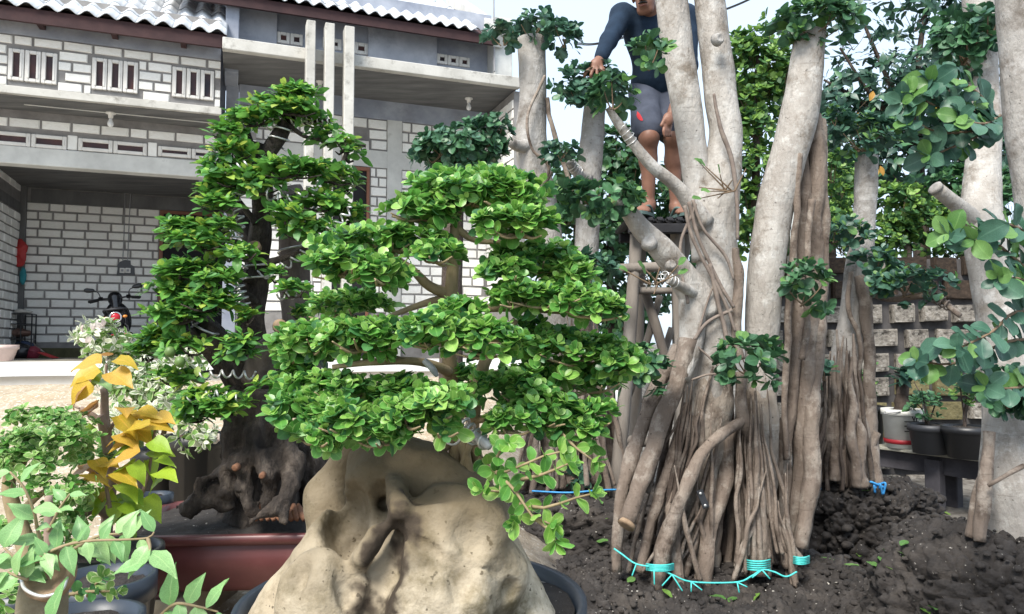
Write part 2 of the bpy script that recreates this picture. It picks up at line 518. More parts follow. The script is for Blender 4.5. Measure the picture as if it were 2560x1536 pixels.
def build_leaves(parent, lv, kind, mats, n_single=0, name='leaf', rest='foliage', stuff_parent=None):
    """the n_single leaves that show largest become single parts, the rest one foliage part"""
    if not lv.p: return
    p, R, s, m = lv.arrays()
    b = BASE[parent.name]
    vis = s / np.maximum(np.linalg.norm(p - CAM, axis=1), 0.3) * (1 - 0.0 * s)
    # leaves in front of the clump come first
    vis = vis * (1.0 - 0.25 * (p[:, 1] - p[:, 1].min()) / (np.ptp(p[:, 1]) + 1e-6))
    r = ray(0, 0)
    sel = np.argsort(-vis)[:n_single]
    mask = np.zeros(len(s), bool); mask[sel] = True
    for i in sel:
        o = bpy.data.objects.new(name, leaf_mesh(kind, mats[m[i]], int(i) % 6))
        mt = Matrix.Identity(4)
        for a_ in range(3):
            for c in range(3): mt[a_][c] = R[i][a_][c] * s[i]
            mt[a_][3] = p[i][a_] - b[a_]
        o.parent = parent
        o.matrix_local = mt
        COL.objects.link(o)
    rest_i = np.nonzero(~mask)[0]
    if len(rest_i):
        V, q, t, lf = LT[kind]
        n = len(rest_i); nv = len(V)
        W = np.repeat(V[None], n, 0)
        W[:, :, 2] += 0.018 * NR.normal(size=(n, nv)) * (V[:, 1] > 0.1)
        W[:, :, 2] += (NR.random((n, 1)) - 0.6) * 0.25 * V[None, :, 1] ** 2
        W[:, :, 0] *= 0.85 + 0.3 * NR.random((n, 1))
        W = np.einsum('nij,nvj->nvi', R[rest_i], W) * s[rest_i][:, None, None] + p[rest_i][:, None] - b
        off = (np.arange(n) * nv)[:, None, None]
        me = raw_mesh(rest, W.reshape(-1, 3), [(q[None] + off).reshape(-1, 4), (t[None] + off).reshape(-1, 3)])
        set_lf(me, np.tile(lf, (n, 1)))
        if len(mats) > 1:
            mi = np.concatenate([np.repeat(m[rest_i], len(q)), np.repeat(m[rest_i], len(t))]).astype(np.int32)
            me.polygons.foreach_set('material_index', mi)
        link(rest, me, mats, stuff_parent or parent, 'stuff')
def unit(v):
    v = np.asarray(v, float); return v / (np.linalg.norm(v) + 1e-9)
def rosette(lv, c, axis, n, size, el=0.5, pyoung=0.3, nm=2, spread=0.35):
    """n leaves radiating from a twig tip"""
    axis = unit(axis)
    a_ = unit(np.cross(axis, [0.3, 0.2, 1.0] if abs(axis[2]) < 0.9 else [1.0, 0, 0])); b_ = np.cross(axis, a_)
    ph = rnd.random() * 6.28
    for k in range(n):
        lvl = k / max(1, n - 1)
        t = ph + k * 2.4 + rnd.uniform(-.3, .3)
        e_ = el + lvl * 0.55 + rnd.uniform(-.25, .25)
        rad = a_ * math.cos(t) + b_ * math.sin(t)
        d = rad * math.cos(e_) + axis * math.sin(e_)
        nn = axis * math.cos(e_) - rad * math.sin(e_)
        sz = size * (1.12 - 0.5 * lvl) * rnd.uniform(0.75, 1.25)
        mi = (nm - 1) if (lvl > 0.6 and rnd.random() < pyoung * 1.6) else (0 if rnd.random() > pyoung * .5 else nm - 1)
        lv.put(c + axis * size * 0.35 * lvl, d, nn, sz, mi)
def pad(lv, c, r, n, size, up=0.6, per=5, tilt=(0, 0, 0), lower=0.35, pyoung=0.3, el=0.45, nm=2, rough=0.25):
    """a clipped pad of foliage: rosettes over and through an uneven ellipsoid"""
    c = np.asarray(c, float); r = np.asarray(r, float); sd = rnd.random() * 100
    for _ in range(n):
        while True:
            v = np.array([rnd.gauss(0, 1) for _ in range(3)]); v /= np.linalg.norm(v) + 1e-9
            if v[2] < -0.15 and rnd.random() > lower: continue
            break
        q = 1.0 + rough * float(vnoise(v * 2.1 + sd)) + rnd.uniform(-.05, .12)
        if rnd.random() < 0.28: q *= rnd.uniform(0.45, 0.9)
        pos = v * q
        pos = pos * r
        pos[2] += tilt[0] * pos[0] + tilt[1] * pos[1]
        ax = unit(unit(v / r) * (1 - up) + np.array([0, 0, 1.0]) * up + np.array([rnd.uniform(-.35, .35) for _ in range(3)]))
        rosette(lv, c + pos, ax, max(2, per + rnd.randint(-1, 1)), size, el, pyoung, nm)

def sdf_eval(prims, pts):
    F = np.full(len(pts), .5)
    for p in prims:
        k = p.get('k', .02)
        if 'a' in p:
            a_, b_ = np.array(p['a']), np.array(p['b']); ba = b_ - a_; t = np.clip(((pts - a_) @ ba) / (ba @ ba + 1e-12), 0, 1)
            d = np.linalg.norm(pts - a_ - t[:, None] * ba, axis=-1) - (p['ra'] + (p['rb'] - p['ra']) * t)
        else:
            q = pts - np.array(p['c'])
            if 'R' in p: q = q @ np.array(p['R'])
            r = np.array(p['r']); k0 = np.linalg.norm(q / r, axis=-1); k1 = np.linalg.norm(q / (r * r), axis=-1) + 1e-9; d = k0 * (k0 - 1) / k1
        if p.get('op', '+') == '+': hh = np.clip(.5 + .5 * (F - d) / k, 0, 1); F = F * (1 - hh) + d * hh - k * hh * (1 - hh)
        else: d = -d; hh = np.clip(.5 - .5 * (F - d) / k, 0, 1); F = F * (1 - hh) + d * hh + k * hh * (1 - hh)
    return F
def surf_pt(prims, px, py, d0, d1, off=0.0):
    """first hit of the pixel ray with the implicit shape, moved off metres deeper"""
    r = ray(px, py); ds = np.arange(d0, d1, .002); X = CAM + r[None] * (ds / r[1])[:, None]
    f = sdf_eval(prims, X); i = np.nonzero(f < 0)[0]
    d = ds[i[0]] if len(i) else (d0 + d1) / 2
    return P(px, py, d + off)
# ================================================================== house frame
HD = np.array([math.sin(math.radians(69.2)), math.cos(math.radians(69.2)), 0])   # along the facade, to the right
HN = np.array([HD[1], -HD[0], 0])                                                # out of the facade, towards us
HO = np.array([-4.45, 8.4, 0])
def Hp(u, w, z): return HO + HD * u + HN * w + np.array([0, 0, z])
def hpx(px, py, w):
    """(u, z) on the plane at offset w in front of the facade, seen at a photo pixel"""
    r = ray(px, py)
    t = (w - (CAM - HO) @ HN) / (r @ HN)
    q = CAM + r * t
    return (q - HO) @ HD, q[2]
HR = np.stack([HD, HN, [0, 0, 1]], -1)          # columns: u, w, z
def hbox(m, u0, u1, w0, w1, z0, z1, bev=0.0):
    return m.box(Hp((u0 + u1) / 2, (w0 + w1) / 2, (z0 + z1) / 2), (abs(u1 - u0), abs(w1 - w0), abs(z1 - z0)), HR, bev)

# ------------------------------------------------------------------ materials of the setting
m_conc = pmat('concrete_pale', [(0.25, (.42, .42, .40)), (0.6, (.60, .60, .57)), (0.8, (.68, .68, .65))], 3.0, 8, .85, .25, 40, .006, dirt=((.25, .25, .23), .60, .78), dscale=3)
m_slab = pmat('concrete_slab_edge', [(0.25, (.33, .32, .29)), (0.55, (.49, .48, .445)), (0.8, (.60, .59, .55))], 2.2, 9, .85, .3, 30, .008, dirt=((.15, .14, .12), .54, .74), dscale=5)
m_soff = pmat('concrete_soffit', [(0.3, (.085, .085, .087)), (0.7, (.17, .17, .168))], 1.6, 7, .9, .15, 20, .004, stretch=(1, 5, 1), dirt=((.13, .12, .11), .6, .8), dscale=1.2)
m_plast2 = pmat('plaster_grey_light', [(0.3, (.28, .30, .35)), (0.52, (.40, .42, .47)), (0.72, (.54, .56, .60))], 1.8, 9, .9, .2, 25, .004, dirt=((.24, .26, .31), .5, .72), dscale=1.7)
m_plast = pmat('plaster_grey', [(0.3, (.20, .22, .275)), (0.52, (.31, .335, .39)), (0.72, (.45, .47, .52))], 1.8, 9, .9, .2, 25, .004, dirt=((.20, .21, .24), .5, .75), dscale=1.4)
m_mort = pmat('mortar_grey', [(0.3, (.17, .16, .155)), (0.7, (.28, .27, .26))], 5, 7, .95, .5, 60, .006)
m_brick = pmat('white_limestone_block', [(0.25, (.74, .72, .67)), (0.55, (.84, .83, .79)), (0.8, (.88, .87, .84))], 7, 7, .9, .5, 45, .006, rand=.08, dirt=((.45, .41, .35), .66, .9), dscale=5)
m_roof = pmat('roof_tile_grey', [(0.25, (.46, .48, .51)), (0.6, (.60, .62, .64)), (0.85, (.66, .67, .68))], 4, 6, .7, .2, 40, .003, rand=.14, dirt=((.28, .30, .33), .62, .8), dscale=7)
m_wood_dk = pmat('eave_wood', [(0.3, (.030, .016, .018)), (0.7, (.060, .030, .030))], 4, 6, .8, .2, 30)
m_winfr = flatmat('window_frame_white', (.72, .70, .66), .6)
m_pane = pmat('window_pane', [(0.35, (.022, .018, .024)), (0.65, (.085, .035, .03))], 3, 4, .35, 0.0, spec=.25)
m_door = flatmat('door_frame_brown', (.22, .09, .05), .6)
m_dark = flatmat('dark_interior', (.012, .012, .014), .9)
m_gravel = pmat('yard_gravel', [(0.25, (.42, .34, .24)), (0.5, (.60, .51, .39)), (0.75, (.74, .67, .56))], 9, 9, .95, .7, 60, .02, dirt=((.36, .27, .16), .55, .72), dscale=3.0, speck=((.85, .82, .74), .62), spscale=50)
m_drive = pmat('driveway_concrete', [(0.25, (.44, .43, .41)), (0.6, (.55, .545, .52)), (0.8, (.62, .615, .595))], 2, 8, .9, .3, 30, .006, dirt=((.42, .40, .36), .62, .8), dscale=2)
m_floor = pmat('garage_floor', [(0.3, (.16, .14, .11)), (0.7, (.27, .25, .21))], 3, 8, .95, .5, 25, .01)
m_soil = pmat('black_soil', [(0.25, (.016, .0145, .0140)), (0.55, (.042, .037, .0345)), (0.8, (.090, .081, .075))], 9, 9, .95, .9, 55, .012, speck=((.34, .32, .29), .70), spscale=70, dirt=((.075, .064, .055), .52, .72), dscale=4)
m_grime = pmat('mossy_plinth', [(0.3, (.05, .05, .025)), (0.7, (.12, .11, .06))], 6, 8, .95, .4, 30)
m_bulb = flatmat('bulb_glass', (.75, .75, .74), .2)
m_cable = flatmat('cable_grey', (.30, .30, .31), .6)
m_black = flatmat('black_plastic', (.012, .012, .014), .35, spec=.5)

# ------------------------------------------------------------------ ground
def gz(x, y):
    w = (x - HO[0]) * HN[0] + (y - HO[1]) * HN[1]
    zl = 1.02 - 0.10 * sstep(w, 0.4, 2.0) - 0.32 * sstep(w, 1.9, 4.6) - 0.14 * sstep(w, 4.6, 6.5)
    k = sstep(x - 0.35 * np.maximum(y - 6, 0), -0.35, 0.9)
    return zl * (1 - k) + (0.25 * sstep(y, 5, 9)) * k
gx = np.concatenate([np.linspace(-120, -9, 12), np.linspace(-8, 6, 150), np.linspace(7, 120, 12)])
gy = np.concatenate([np.linspace(-10, 0.2, 6), np.linspace(0.4, 12, 150), np.linspace(13, 300, 16)])
GX, GY = np.meshgrid(gx, gy, indexing='ij')
GZ = gz(GX, GY)
nearm = (GX > -9) & (GX < 7) & (GY > 0) & (GY < 12.5)
pp = np.stack([GX, GY, GX * 0], -1)
GZ = GZ + np.where(nearm, 0.018 * fbm(pp * 2.2, 3, 3) + 0.010 * fbm(pp * 11, 2, 5), 0) - 0.02
ix = np.arange(GX.size).reshape(GX.shape)
Q = np.stack([ix[:-1, :-1], ix[1:, :-1], ix[1:, 1:], ix[:-1, 1:]], -1).reshape(-1, 4)
# one sheet: pale gravel in the yard, dark soil in the nursery bed on the right
m_ground = pmat('ground_mix', [(0.25, (.27, .21, .14)), (0.5, (.41, .335, .24)), (0.75, (.54, .47, .37))], 9, 9, .95, .8, 55, .02, dirt=((.40, .30, .18), .55, .72), dscale=3.0, speck=((.66, .62, .54), .60), spscale=46)
t = m_ground.node_tree; b = t.nodes['Principled BSDF']; src = b.inputs['Base Color'].links[0].from_socket
tc = _n(t, 'ShaderNodeTexCoord'); sx = _n(t, 'ShaderNodeSeparateXYZ'); t.links.new(tc.outputs['Object'], sx.inputs[0])
n2 = _n(t, 'ShaderNodeTexNoise'); n2.inputs['Scale'].default_value = 2.5; n2.inputs['Detail'].default_value = 6; t.links.new(tc.outputs['Object'], n2.inputs['Vector'])
ma = _n(t, 'ShaderNodeMath', operation='ADD'); t.links.new(sx.outputs[0], ma.inputs[0]); t.links.new(n2.outputs['Fac'], ma.inputs[1])
mr = _n(t, 'ShaderNodeMapRange'); mr.inputs[1].default_value = 0.2; mr.inputs[2].default_value = 0.8; t.links.new(ma.outputs[0], mr.inputs[0])
n3 = _n(t, 'ShaderNodeTexNoise'); n3.inputs['Scale'].default_value = 14; n3.inputs['Detail'].default_value = 8; t.links.new(tc.outputs['Object'], n3.inputs['Vector'])
c3 = _n(t, 'ShaderNodeValToRGB'); c3.color_ramp.elements[0].position = .3; c3.color_ramp.elements[0].color = (.07, .06, .052, 1); c3.color_ramp.elements[1].position = .75; c3.color_ramp.elements[1].color = (.24, .225, .20, 1)
t.links.new(n3.outputs['Fac'], c3.inputs[0])
mx = _n(t, 'ShaderNodeMixRGB'); t.links.new(mr.outputs[0], mx.inputs[0]); t.links.new(src, mx.inputs[1]); t.links.new(c3.outputs[0], mx.inputs[2]); t.links.new(mx.outputs[0], b.inputs['Base Color'])
tag(add('ground', np.stack([GX, GY, GZ], -1).reshape(-1, 3), [Q], m_ground), kind='structure')
# concrete apron in front of the garage, and the earth floor inside
def sheet(name, u0, u1, w0, w1, off, mat, nz=0.006):
    U, W = np.meshgrid(np.linspace(u0, u1, 50), np.linspace(w0, w1, 24), indexing='ij')
    X = HO[0] + HD[0] * U + HN[0] * W; Y = HO[1] + HD[1] * U + HN[1] * W
    Z = gz(X, Y) + off + nz * fbm(np.stack([X, Y, X * 0], -1) * 3, 3, 8)
    i = np.arange(U.size).reshape(U.shape)
    q = np.stack([i[:-1, :-1], i[:-1, 1:], i[1:, 1:], i[1:, :-1]], -1).reshape(-1, 4)[:, ::-1]
    m0 = np.stack([X, Y, Z], -1).reshape(-1, 3)
    lowr = m0.copy(); lowr[:, 2] -= 0.09
    nn = len(m0)
    rim = []
    loop = list(i[:, 0]) + list(i[-1, 1:]) + list(i[::-1, -1][1:]) + list(i[0, ::-1][1:-1])
    for a_, b_ in zip(loop, loop[1:] + loop[:1]): rim.append((a_, b_, b_ + nn, a_ + nn))
    return tag(add(name, np.vstack([m0, lowr]), [q, np.array(rim)], mat), kind='structure')
sheet('driveway', -6.0, 5.6, 0.35, 1.9, 0.045, m_drive)
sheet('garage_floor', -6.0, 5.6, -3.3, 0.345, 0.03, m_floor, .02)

# ------------------------------------------------------------------ house
house = thing('house', Hp(0, 0, 0.9), 'unfinished grey house of white blocks with garage, flat concrete canopy and tiled roof', 'house')
# brick pieces: shared meshes
def brick_proto(k):
    r = np.random.default_rng(k + 3)
    c = 0.10 + 0.05 * r.random(); j = lambda s: (r.random() - .5) * s
    back = [[-.5, -.5, -.5], [.5, -.5, -.5], [.5, -.5, .5], [-.5, -.5, .5]]
    mid = [[-.5 + j(.02), .32, -.5 + j(.05)], [.5 + j(.02), .32, -.5 + j(.05)], [.5 + j(.02), .32, .5 + j(.05)], [-.5 + j(.02), .32, .5 + j(.05)]]
    oct_ = []
    for (sx_, sz_) in ((-1, -1), (1, -1), (1, 1), (-1, 1)):
        a_ = [sx_ * (.5 - .02 - .03 * r.random()), .5 + j(.1), sz_ * (.5 - c)]
        b_ = [sx_ * (.5 - .05 - .03 * r.random()), .5 + j(.1), sz_ * (.5 - .03)]
        oct_ += [a_, b_] if sx_ * sz_ > 0 else [b_, a_]
    V = np.array(back + mid + oct_)
    F = [(0, 1, 5, 4), (1, 2, 6, 5), (2, 3, 7, 6), (3, 0, 4, 7)]
    F += [tuple(range(8, 16))]
    for s_ in range(4):
        n_ = (s_ + 1) % 4
        F.append((4 + s_, 8 + 2 * s_ + 1, 8 + 2 * s_) if True else None)
        F.append((4 + s_, 4 + n_, 8 + 2 * n_, 8 + 2 * s_ + 1))
    me = bpy.data.meshes.new('brick'); me.from_pydata(V.tolist(), [], F); me.update()
    return me
BR = [brick_proto(k) for k in range(6)]
for me in BR: me.materials.append(m_brick)
BRV = [(np.array([v.co[:] for v in me.vertices]), [tuple(p.vertices) for p in me.polygons]) for me in BR]
def brick_rows(parent, u0, u1, ztop, nrows, w, rh=.127, bw=.30, joint=.018, holes=(), single=True, seed=0, frame=None, proud=.012, hjoint=None, half0=0):
    """rows of blocks; holes: (u0,u1,z0,z1) kept free"""
    r = random.Random(seed); bag = MB() if not single else None
    hj = joint if hjoint is None else hjoint
    fr = frame or (lambda u, w_, z: Hp(u, w_, z)); R = HR if frame is None else frame.R
    for k in range(nrows):
        z1 = ztop - k * rh - r.uniform(0, .004); z0 = ztop - (k + 1) * rh + hj
        u = u0 - (bw * .5 if (k + half0) % 2 else r.uniform(0, .03))
        while u < u1:
            L = bw * r.choice([1, 1, 1, 1, .97, 1.03, .62])
            a_, b_ = max(u, u0), min(u + L - joint, u1)
            segs = [(a_, b_)]
            for (h0, h1, g0, g1) in holes:
                if z1 > g0 + .02 and z0 < g1 - .02:
                    ns = []
                    for (p, q) in segs:
                        if q <= h0 or p >= h1: ns.append((p, q)); continue
                        if h0 - p > .05: ns.append((p, h0 - .008))
                        if q - h1 > .05: ns.append((h1 + .008, q))
                    segs = ns
            for (p, q) in segs:
                if q - p < .05: continue
                d = proud + r.uniform(-.004, .006)
                c = fr((p + q) / 2, w + d - .03, (z0 + z1) / 2); sz = (q - p, .06, z1 - z0)
                v = r.randrange(6)
                if single:
                    o = bpy.data.objects.new('brick', BR[v]); COL.objects.link(o); o.parent = parent
                    mt = Matrix.Identity(4)
                    for i in range(3):
                        for j in range(3): mt[i][j] = R[i][j] * sz[j]
                        mt[i][3] = c[i] - BASE[parent.name][i]
                    o.matrix_local = mt
                else:
                    V, F = BRV[v]
                    bag.put((V * np.array(sz)) @ R.T + c, F)
            u += L
    if not single and bag.n: bag.build('bricks', m_brick, parent, False, 'stuff')
class FR:
    def __init__(s, f, R): s.f = f; s.R = np.array(R)
    def __call__(s, u, w, z): return s.f(u, w, z)

def window(parent, px0, py0, px1, py1, w, n, horiz=False, proud=.03):
    """n small frames side by side; corners in photo pixels (left-top, right-bottom at right end)"""
    u0, z1 = hpx(px0, py0, w); u1, z0 = hpx(px1, py1, w)
    dw = (u1 - u0) / n
    for k in range(n):
        a_, b_ = u0 + k * dw + .004, u0 + (k + 1) * dw - .004
        m = MB(); H = z1 - z0
        bd = min(.05, dw * .25) if not horiz else .042
        for (p, q, r_, s_) in ((a_, a_ + bd, z0, z1), (b_ - bd, b_, z0, z1), (a_ + bd, b_ - bd, z1 - bd, z1), (a_ + bd, b_ - bd, z0, z0 + bd)):
            hbox(m, p, q, w - .05, w + proud, r_, s_, .006)
        i = bd * .45   # raised inner bead
        for (p, q, r_, s_) in ((a_ + bd - i, a_ + bd, z0 + bd, z1 - bd), (b_ - bd, b_ - bd + i, z0 + bd, z1 - bd)):
            hbox(m, p, q + .004, w - .04, w + proud + .008, r_, s_, .003)
        fr = MB(); hbox(fr, a_ + bd, b_ - bd, w - .045, w + .004, z0 + bd, z1 - bd)
        win = m.build('window', m_winfr, parent, False)
        fr.build('pane', m_pane, win, False)
    return (u0, u1, z0, z1)

# levels
W_LOW, W_BACK, W_CAN, W_RB, W_RU = -0.55, -3.0, 0.5, -0.76, -0.5
uL = hpx(-420, 300, 0)[0]; uR = hpx(552, 150, 0)[0]
z_led_t = hpx(300, 243, .08)[1]; z_led_b = hpx(300, 262, .08)[1]
z_beam = hpx(100, 95, 0)[1]; z_beam_t = hpx(100, 63, 0)[1]; z_eave = hpx(100, 33, .35)[1]
# upper wall of the left wing
m = MB(); hbox(m, uL, uR, -.18, 0, z_led_t, z_eave + .35)
upw = m.build('upper_wall', m_mort, house, False)
m = MB(); hbox(m, uL, uR, 0, .022, z_beam, z_beam_t); m.build('ring_beam', m_plast, upw, False)
hs_ = [window(upw, 22, 122, 143, 214, .0, 3), window(upw, 231, 145, 345, 236, .0, 3), window(upw, 431, 168, 535, 254, .0, 3), window(upw, -190, 98, -62, 192, .0, 3)]
brick_rows(upw, uL, uR, z_beam - .012, 5, 0, (z_beam - .012 - z_led_t) / 5, .30, .024, [h for h in hs_] , seed=2)
brick_rows(upw, uL, uR, z_beam_t + .127, 1, 0, .125, .30, .022, seed=5)
m = MB(); hbox(m, uL, uR + .02, -.62, .09, z_led_b, z_led_t, .006); ld_ = m.build('ledge', m_slab, house, False)
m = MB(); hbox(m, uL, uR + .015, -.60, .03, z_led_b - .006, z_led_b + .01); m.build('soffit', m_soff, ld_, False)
# lower wall: one course, transom windows, lintel beam
zl1 = hpx(300, 327, W_LOW)[1]; z_tr1 = hpx(250, 343, W_LOW)[1]; z_b1 = hpx(220, 381, W_LOW)[1]; z_b0 = hpx(220, 424, W_LOW)[1]
uG = hpx(640, 400, W_LOW)[0]; uGL = hpx(-400, 400, W_LOW)[0]
m = MB(); hbox(m, uGL, uG, W_LOW - .15, W_LOW, z_b1, z_led_b)
low = m.build('lower_wall', m_mort, house, False)
zz = z_tr1
for (a_, b_, c_, d_) in ((-108, 313, -18, 358), (-14, 328, 168, 376), (196, 346, 368, 391), (395, 366, 560, 404)):
    window(low, a_, b_, c_, d_, W_LOW, 2, True)
brick_rows(low, uGL, uG, hpx(300, 320, W_LOW)[1], 1, W_LOW, hpx(300, 320, W_LOW)[1] - z_tr1 - .01, .315, .022, seed=9)
for (a_, b_) in ((-16, -14), (168, 195), (369, 394)):
    if b_ - a_ > 5:
        u0, z1_ = hpx(a_ + 1, 345 + a_ * .07, W_LOW); u1, _ = hpx(b_ - 1, 345, W_LOW)
        _, z0_ = hpx(a_, 368 + a_ * .075, W_LOW)
        m = MB(); hbox(m, u0, u1, W_LOW - .02, W_LOW + .012, z_b1 + .01, z_tr1 - .012, .006); m.build('infill_block', m_brick, low, False)
m = MB(); hbox(m, uGL, uG, W_LOW - .16, W_LOW + .03, z_b0, z_b1, .008); m.build('lintel_beam', m_conc, house, False)
# garage: back wall, side wall, ceiling
zF = 1.03
uC = hpx(50, 600, W_BACK)[0]
uE = hpx(1000, 600, W_BACK)[0]
m = MB(); hbox(m, uC - .2, uE, W_BACK - .2, W_BACK, zF - .1, z_b1 + .4); gb = m.build('garage_wall', m_mort, house, False)
zs1 = hpx(60, 505, W_BACK)[1]; zs2 = hpx(60, 471, W_BACK)[1]
uD0 = hpx(408, 600, W_BACK)[0]; uD1 = hpx(560, 600, W_BACK)[0]; zD = hpx(410, 535, W_BACK)[1]
m = MB(); hbox(m, uC + .12, uE, W_BACK, W_BACK + .016, zs1, zs2); m.build('lintel_band', m_soff, gb, False)
uA = hpx(62, 700, W_BACK)[0]
nr = int((zs1 - (zF + .16)) / .128)
brick_rows(gb, uA, uE - .4, zs1 - .008, nr, W_BACK, .128, .302, .024, [(uD0 - .06, uD1 + .06, 0, zD + .06)], seed=21)
brick_rows(gb, uA, uE - .4, zs2 + .128 * 2 - .004, 2, W_BACK, .128, .302, .024, seed=22)
m = MB(); hbox(m, uA, uD0 - .08, W_BACK, W_BACK + .03, zF - .05, zF + .16, .01); m.build('plinth', m_grime, gb, False)
m = MB(); hbox(m, uC, uA, W_BACK, W_BACK + .06, zF, z_b0 + .3); m.build('corner_column', m_soff, gb, False)
m = MB()
for (p, q, r_, s_) in ((uD0 - .05, uD0, zF, zD), (uD1, uD1 + .05, zF, zD), (uD0 - .05, uD1 + .05, zD, zD + .05)): hbox(m, p, q, W_BACK - .05, W_BACK + .035, r_, s_, .004)
dr = m.build('doorway', m_door, gb, False)
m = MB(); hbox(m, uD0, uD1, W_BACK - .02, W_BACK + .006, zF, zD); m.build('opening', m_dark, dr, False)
m = MB(); hbox(m, uC - .2, uC, W_BACK, W_LOW - .16, zF - .1, z_b1); gs = m.build('side_wall', m_mort, house, False)
fs = FR(lambda u, w, z: HO + HD * (uC + w) + HN * (W_BACK + u) + np.array([0, 0, z]), np.stack([HN, HD, [0, 0, 1]], -1))
zsb = hpx(20, 575, W_BACK)[1]
brick_rows(gs, .08, W_LOW - W_BACK - .18, z_b1, int((z_b1 - zs1) / .128) , 0, .128, .302, .022, single=False, seed=31, frame=fs)
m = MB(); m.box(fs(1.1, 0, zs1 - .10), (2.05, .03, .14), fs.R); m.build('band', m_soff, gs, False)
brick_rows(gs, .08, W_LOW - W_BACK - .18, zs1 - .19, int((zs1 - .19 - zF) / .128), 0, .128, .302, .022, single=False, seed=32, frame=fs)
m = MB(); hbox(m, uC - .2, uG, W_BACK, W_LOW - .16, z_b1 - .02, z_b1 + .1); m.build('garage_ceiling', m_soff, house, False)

# ------------------------------------------------------------------ roofs: single wavy tiles
def tile_mesh(pw, L, amp, th=.008):
    n = 9; V = []; F = []
    for zo in (0, -th):
        for y in (0, L):
            for k in range(n):
                s_ = k / (n - 1)
                V.append([(s_ - .5) * pw * 1.04, y, amp * math.cos((s_ - .5) * 2 * math.pi) + zo + (0 if y == 0 else -.012)])
    for k in range(n - 1):
        F.append((k, k + 1, n + k + 1, n + k)); F.append((2 * n + k + 1, 2 * n + k, 3 * n + k, 3 * n + k + 1))
        F.append((k + 1, k, 2 * n + k, 2 * n + k + 1))
    F.append((0, n, 3 * n, 2 * n)); F.append((n - 1, 3 * n - 1, 4 * n - 1, 2 * n - 1))
    me = bpy.data.meshes.new('roof_tile'); me.from_pydata(V, [], F); me.update()
    me.polygons.foreach_set('use_smooth', [k % 3 < 2 for k in range(len(F))])
    me.materials.append(m_roof)
    return me
def roof(name, u0, u1, w, z, slope, nrows, pw, L, amp, label=None):
    sl_ = math.radians(slope)
    up = -HN * math.cos(sl_) + np.array([0, 0, math.sin(sl_)]); nn = HN * math.sin(sl_) + np.array([0, 0, math.cos(sl_)])
    Rr = np.stack([HD, up, nn], -1)
    # deck under the tiles
    T = L * nrows
    m = MB(); c = Hp((u0 + u1) / 2, w - .05, z - .05) + up * T / 2 - nn * .02
    m.box(c, (u1 - u0, T, .02), Rr)
    rf = m.build(name, m_wood_dk, house, False)
    me = tile_mesh(pw, L * 1.08, amp)
    nt_ = int((u1 - u0) / pw)
    for j in range(nrows):
        for k in range(nt_):
            o = bpy.data.objects.new('roof_tile', me); COL.objects.link(o); o.parent = rf
            c = Hp(u0 + (k + .5) * pw, w, z) + up * (j * L) + nn * (amp * .5 + rnd.uniform(-.002, .002))
            Rj = Rr @ np.array(Matrix.Rotation(math.radians(rnd.uniform(-.5, 1.2)), 3, 'X'))
            mt = Matrix.Identity(4)
            for i in range(3):
                for q in range(3): mt[i][q] = Rj[i][q]
                mt[i][3] = c[i] - BASE[rf.name][i]
            o.matrix_local = mt
    return rf
uRr = hpx(566, 96, .35)[0]
rf = roof('roof', uRr - .19 * 22, uRr, .35, z_eave + .06, 34, 8, .19, .34, .028)
m = MB(); hbox(m, uRr - 4.2, uRr - .03, .27, .31, z_eave - .10, z_eave + .05); m.build('fascia_board', m_wood_dk, rf, False)
for k in range(6):
    m = MB(); uu = uRr - .5 - k * .72; hbox(m, uu, uu + .06, .0, .27, z_eave - .06, z_eave + .02); m.build('rafter', m_wood_dk, rf, False)
# gable parapet where the two roofs meet
u9 = hpx(600, 30, -.4)[0]
# ------------------------------------------------------------------ right wing
uCL = hpx(556, 110, W_CAN)[0]; uCR = hpx(1302, 205, W_CAN)[0]
zc1 = hpx(890, 137, W_CAN)[1]; zc0 = hpx(886, 165, W_CAN)[1]
m = MB(); hbox(m, uCL, uCR, W_CAN - .10, W_CAN, zc0, zc1, .008); can = m.build('canopy', m_slab, house, False)
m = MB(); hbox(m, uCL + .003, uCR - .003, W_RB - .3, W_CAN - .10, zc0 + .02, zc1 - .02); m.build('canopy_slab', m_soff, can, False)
uRL = hpx(597, 300, W_RB)[0]; uRR = hpx(1216, 300, W_RB)[0]
zbm = hpx(1000, 305, W_RB)[1]
m = MB(); hbox(m, uRL, uRR + .2, W_RB - .18, W_RB, zF - .1, zc0 + .02); rw = m.build('porch_wall', m_mort, house, False)
m = MB(); hbox(m, uRL, uRR, W_RB, W_RB + .03, zbm, zc0 + .02); m.build('beam', m_plast, rw, False)
uk0 = hpx(968, 350, W_RB)[0]; uk1 = hpx(1004, 350, W_RB)[0]
m = MB(); hbox(m, uk0, uk1, W_RB, W_RB + .028, zF, zbm); m.build('column', m_conc, rw, False)
zm1 = hpx(940, 378, W_RB)[1]; zm0 = hpx(940, 420, W_RB)[1]
m = MB(); hbox(m, uRL, uRR, W_RB, W_RB + .024, zm0, zm1); m.build('lintel_band', m_conc, rw, False)
wu0 = hpx(872, 350, W_RB)[0]; wu1 = hpx(922, 350, W_RB)[0]
window(rw, 872, 350, 922, 379, W_RB, 1, True, .035)
du0 = hpx(830, 450, W_RB)[0]; du1 = hpx(916, 450, W_RB)[0]
hol = [(uk0, uk1, 0, 9), (wu0, wu1, zm1, zm1 + .2), (du0 - .05, du1 + .05, 0, zm0 + .02)]
brick_rows(rw, uRL + .02, uRR, zbm - .01, max(1, int(round((zbm - zm1) / .135))), W_RB, (zbm - zm1 - .01) / max(1, int(round((zbm - zm1) / .135))), .30, .024, hol, seed=41)
brick_rows(rw, uRL + .02, uRR, zm0 - .01, 15, W_RB, .135, .30, .022, hol, seed=42)
m = MB()
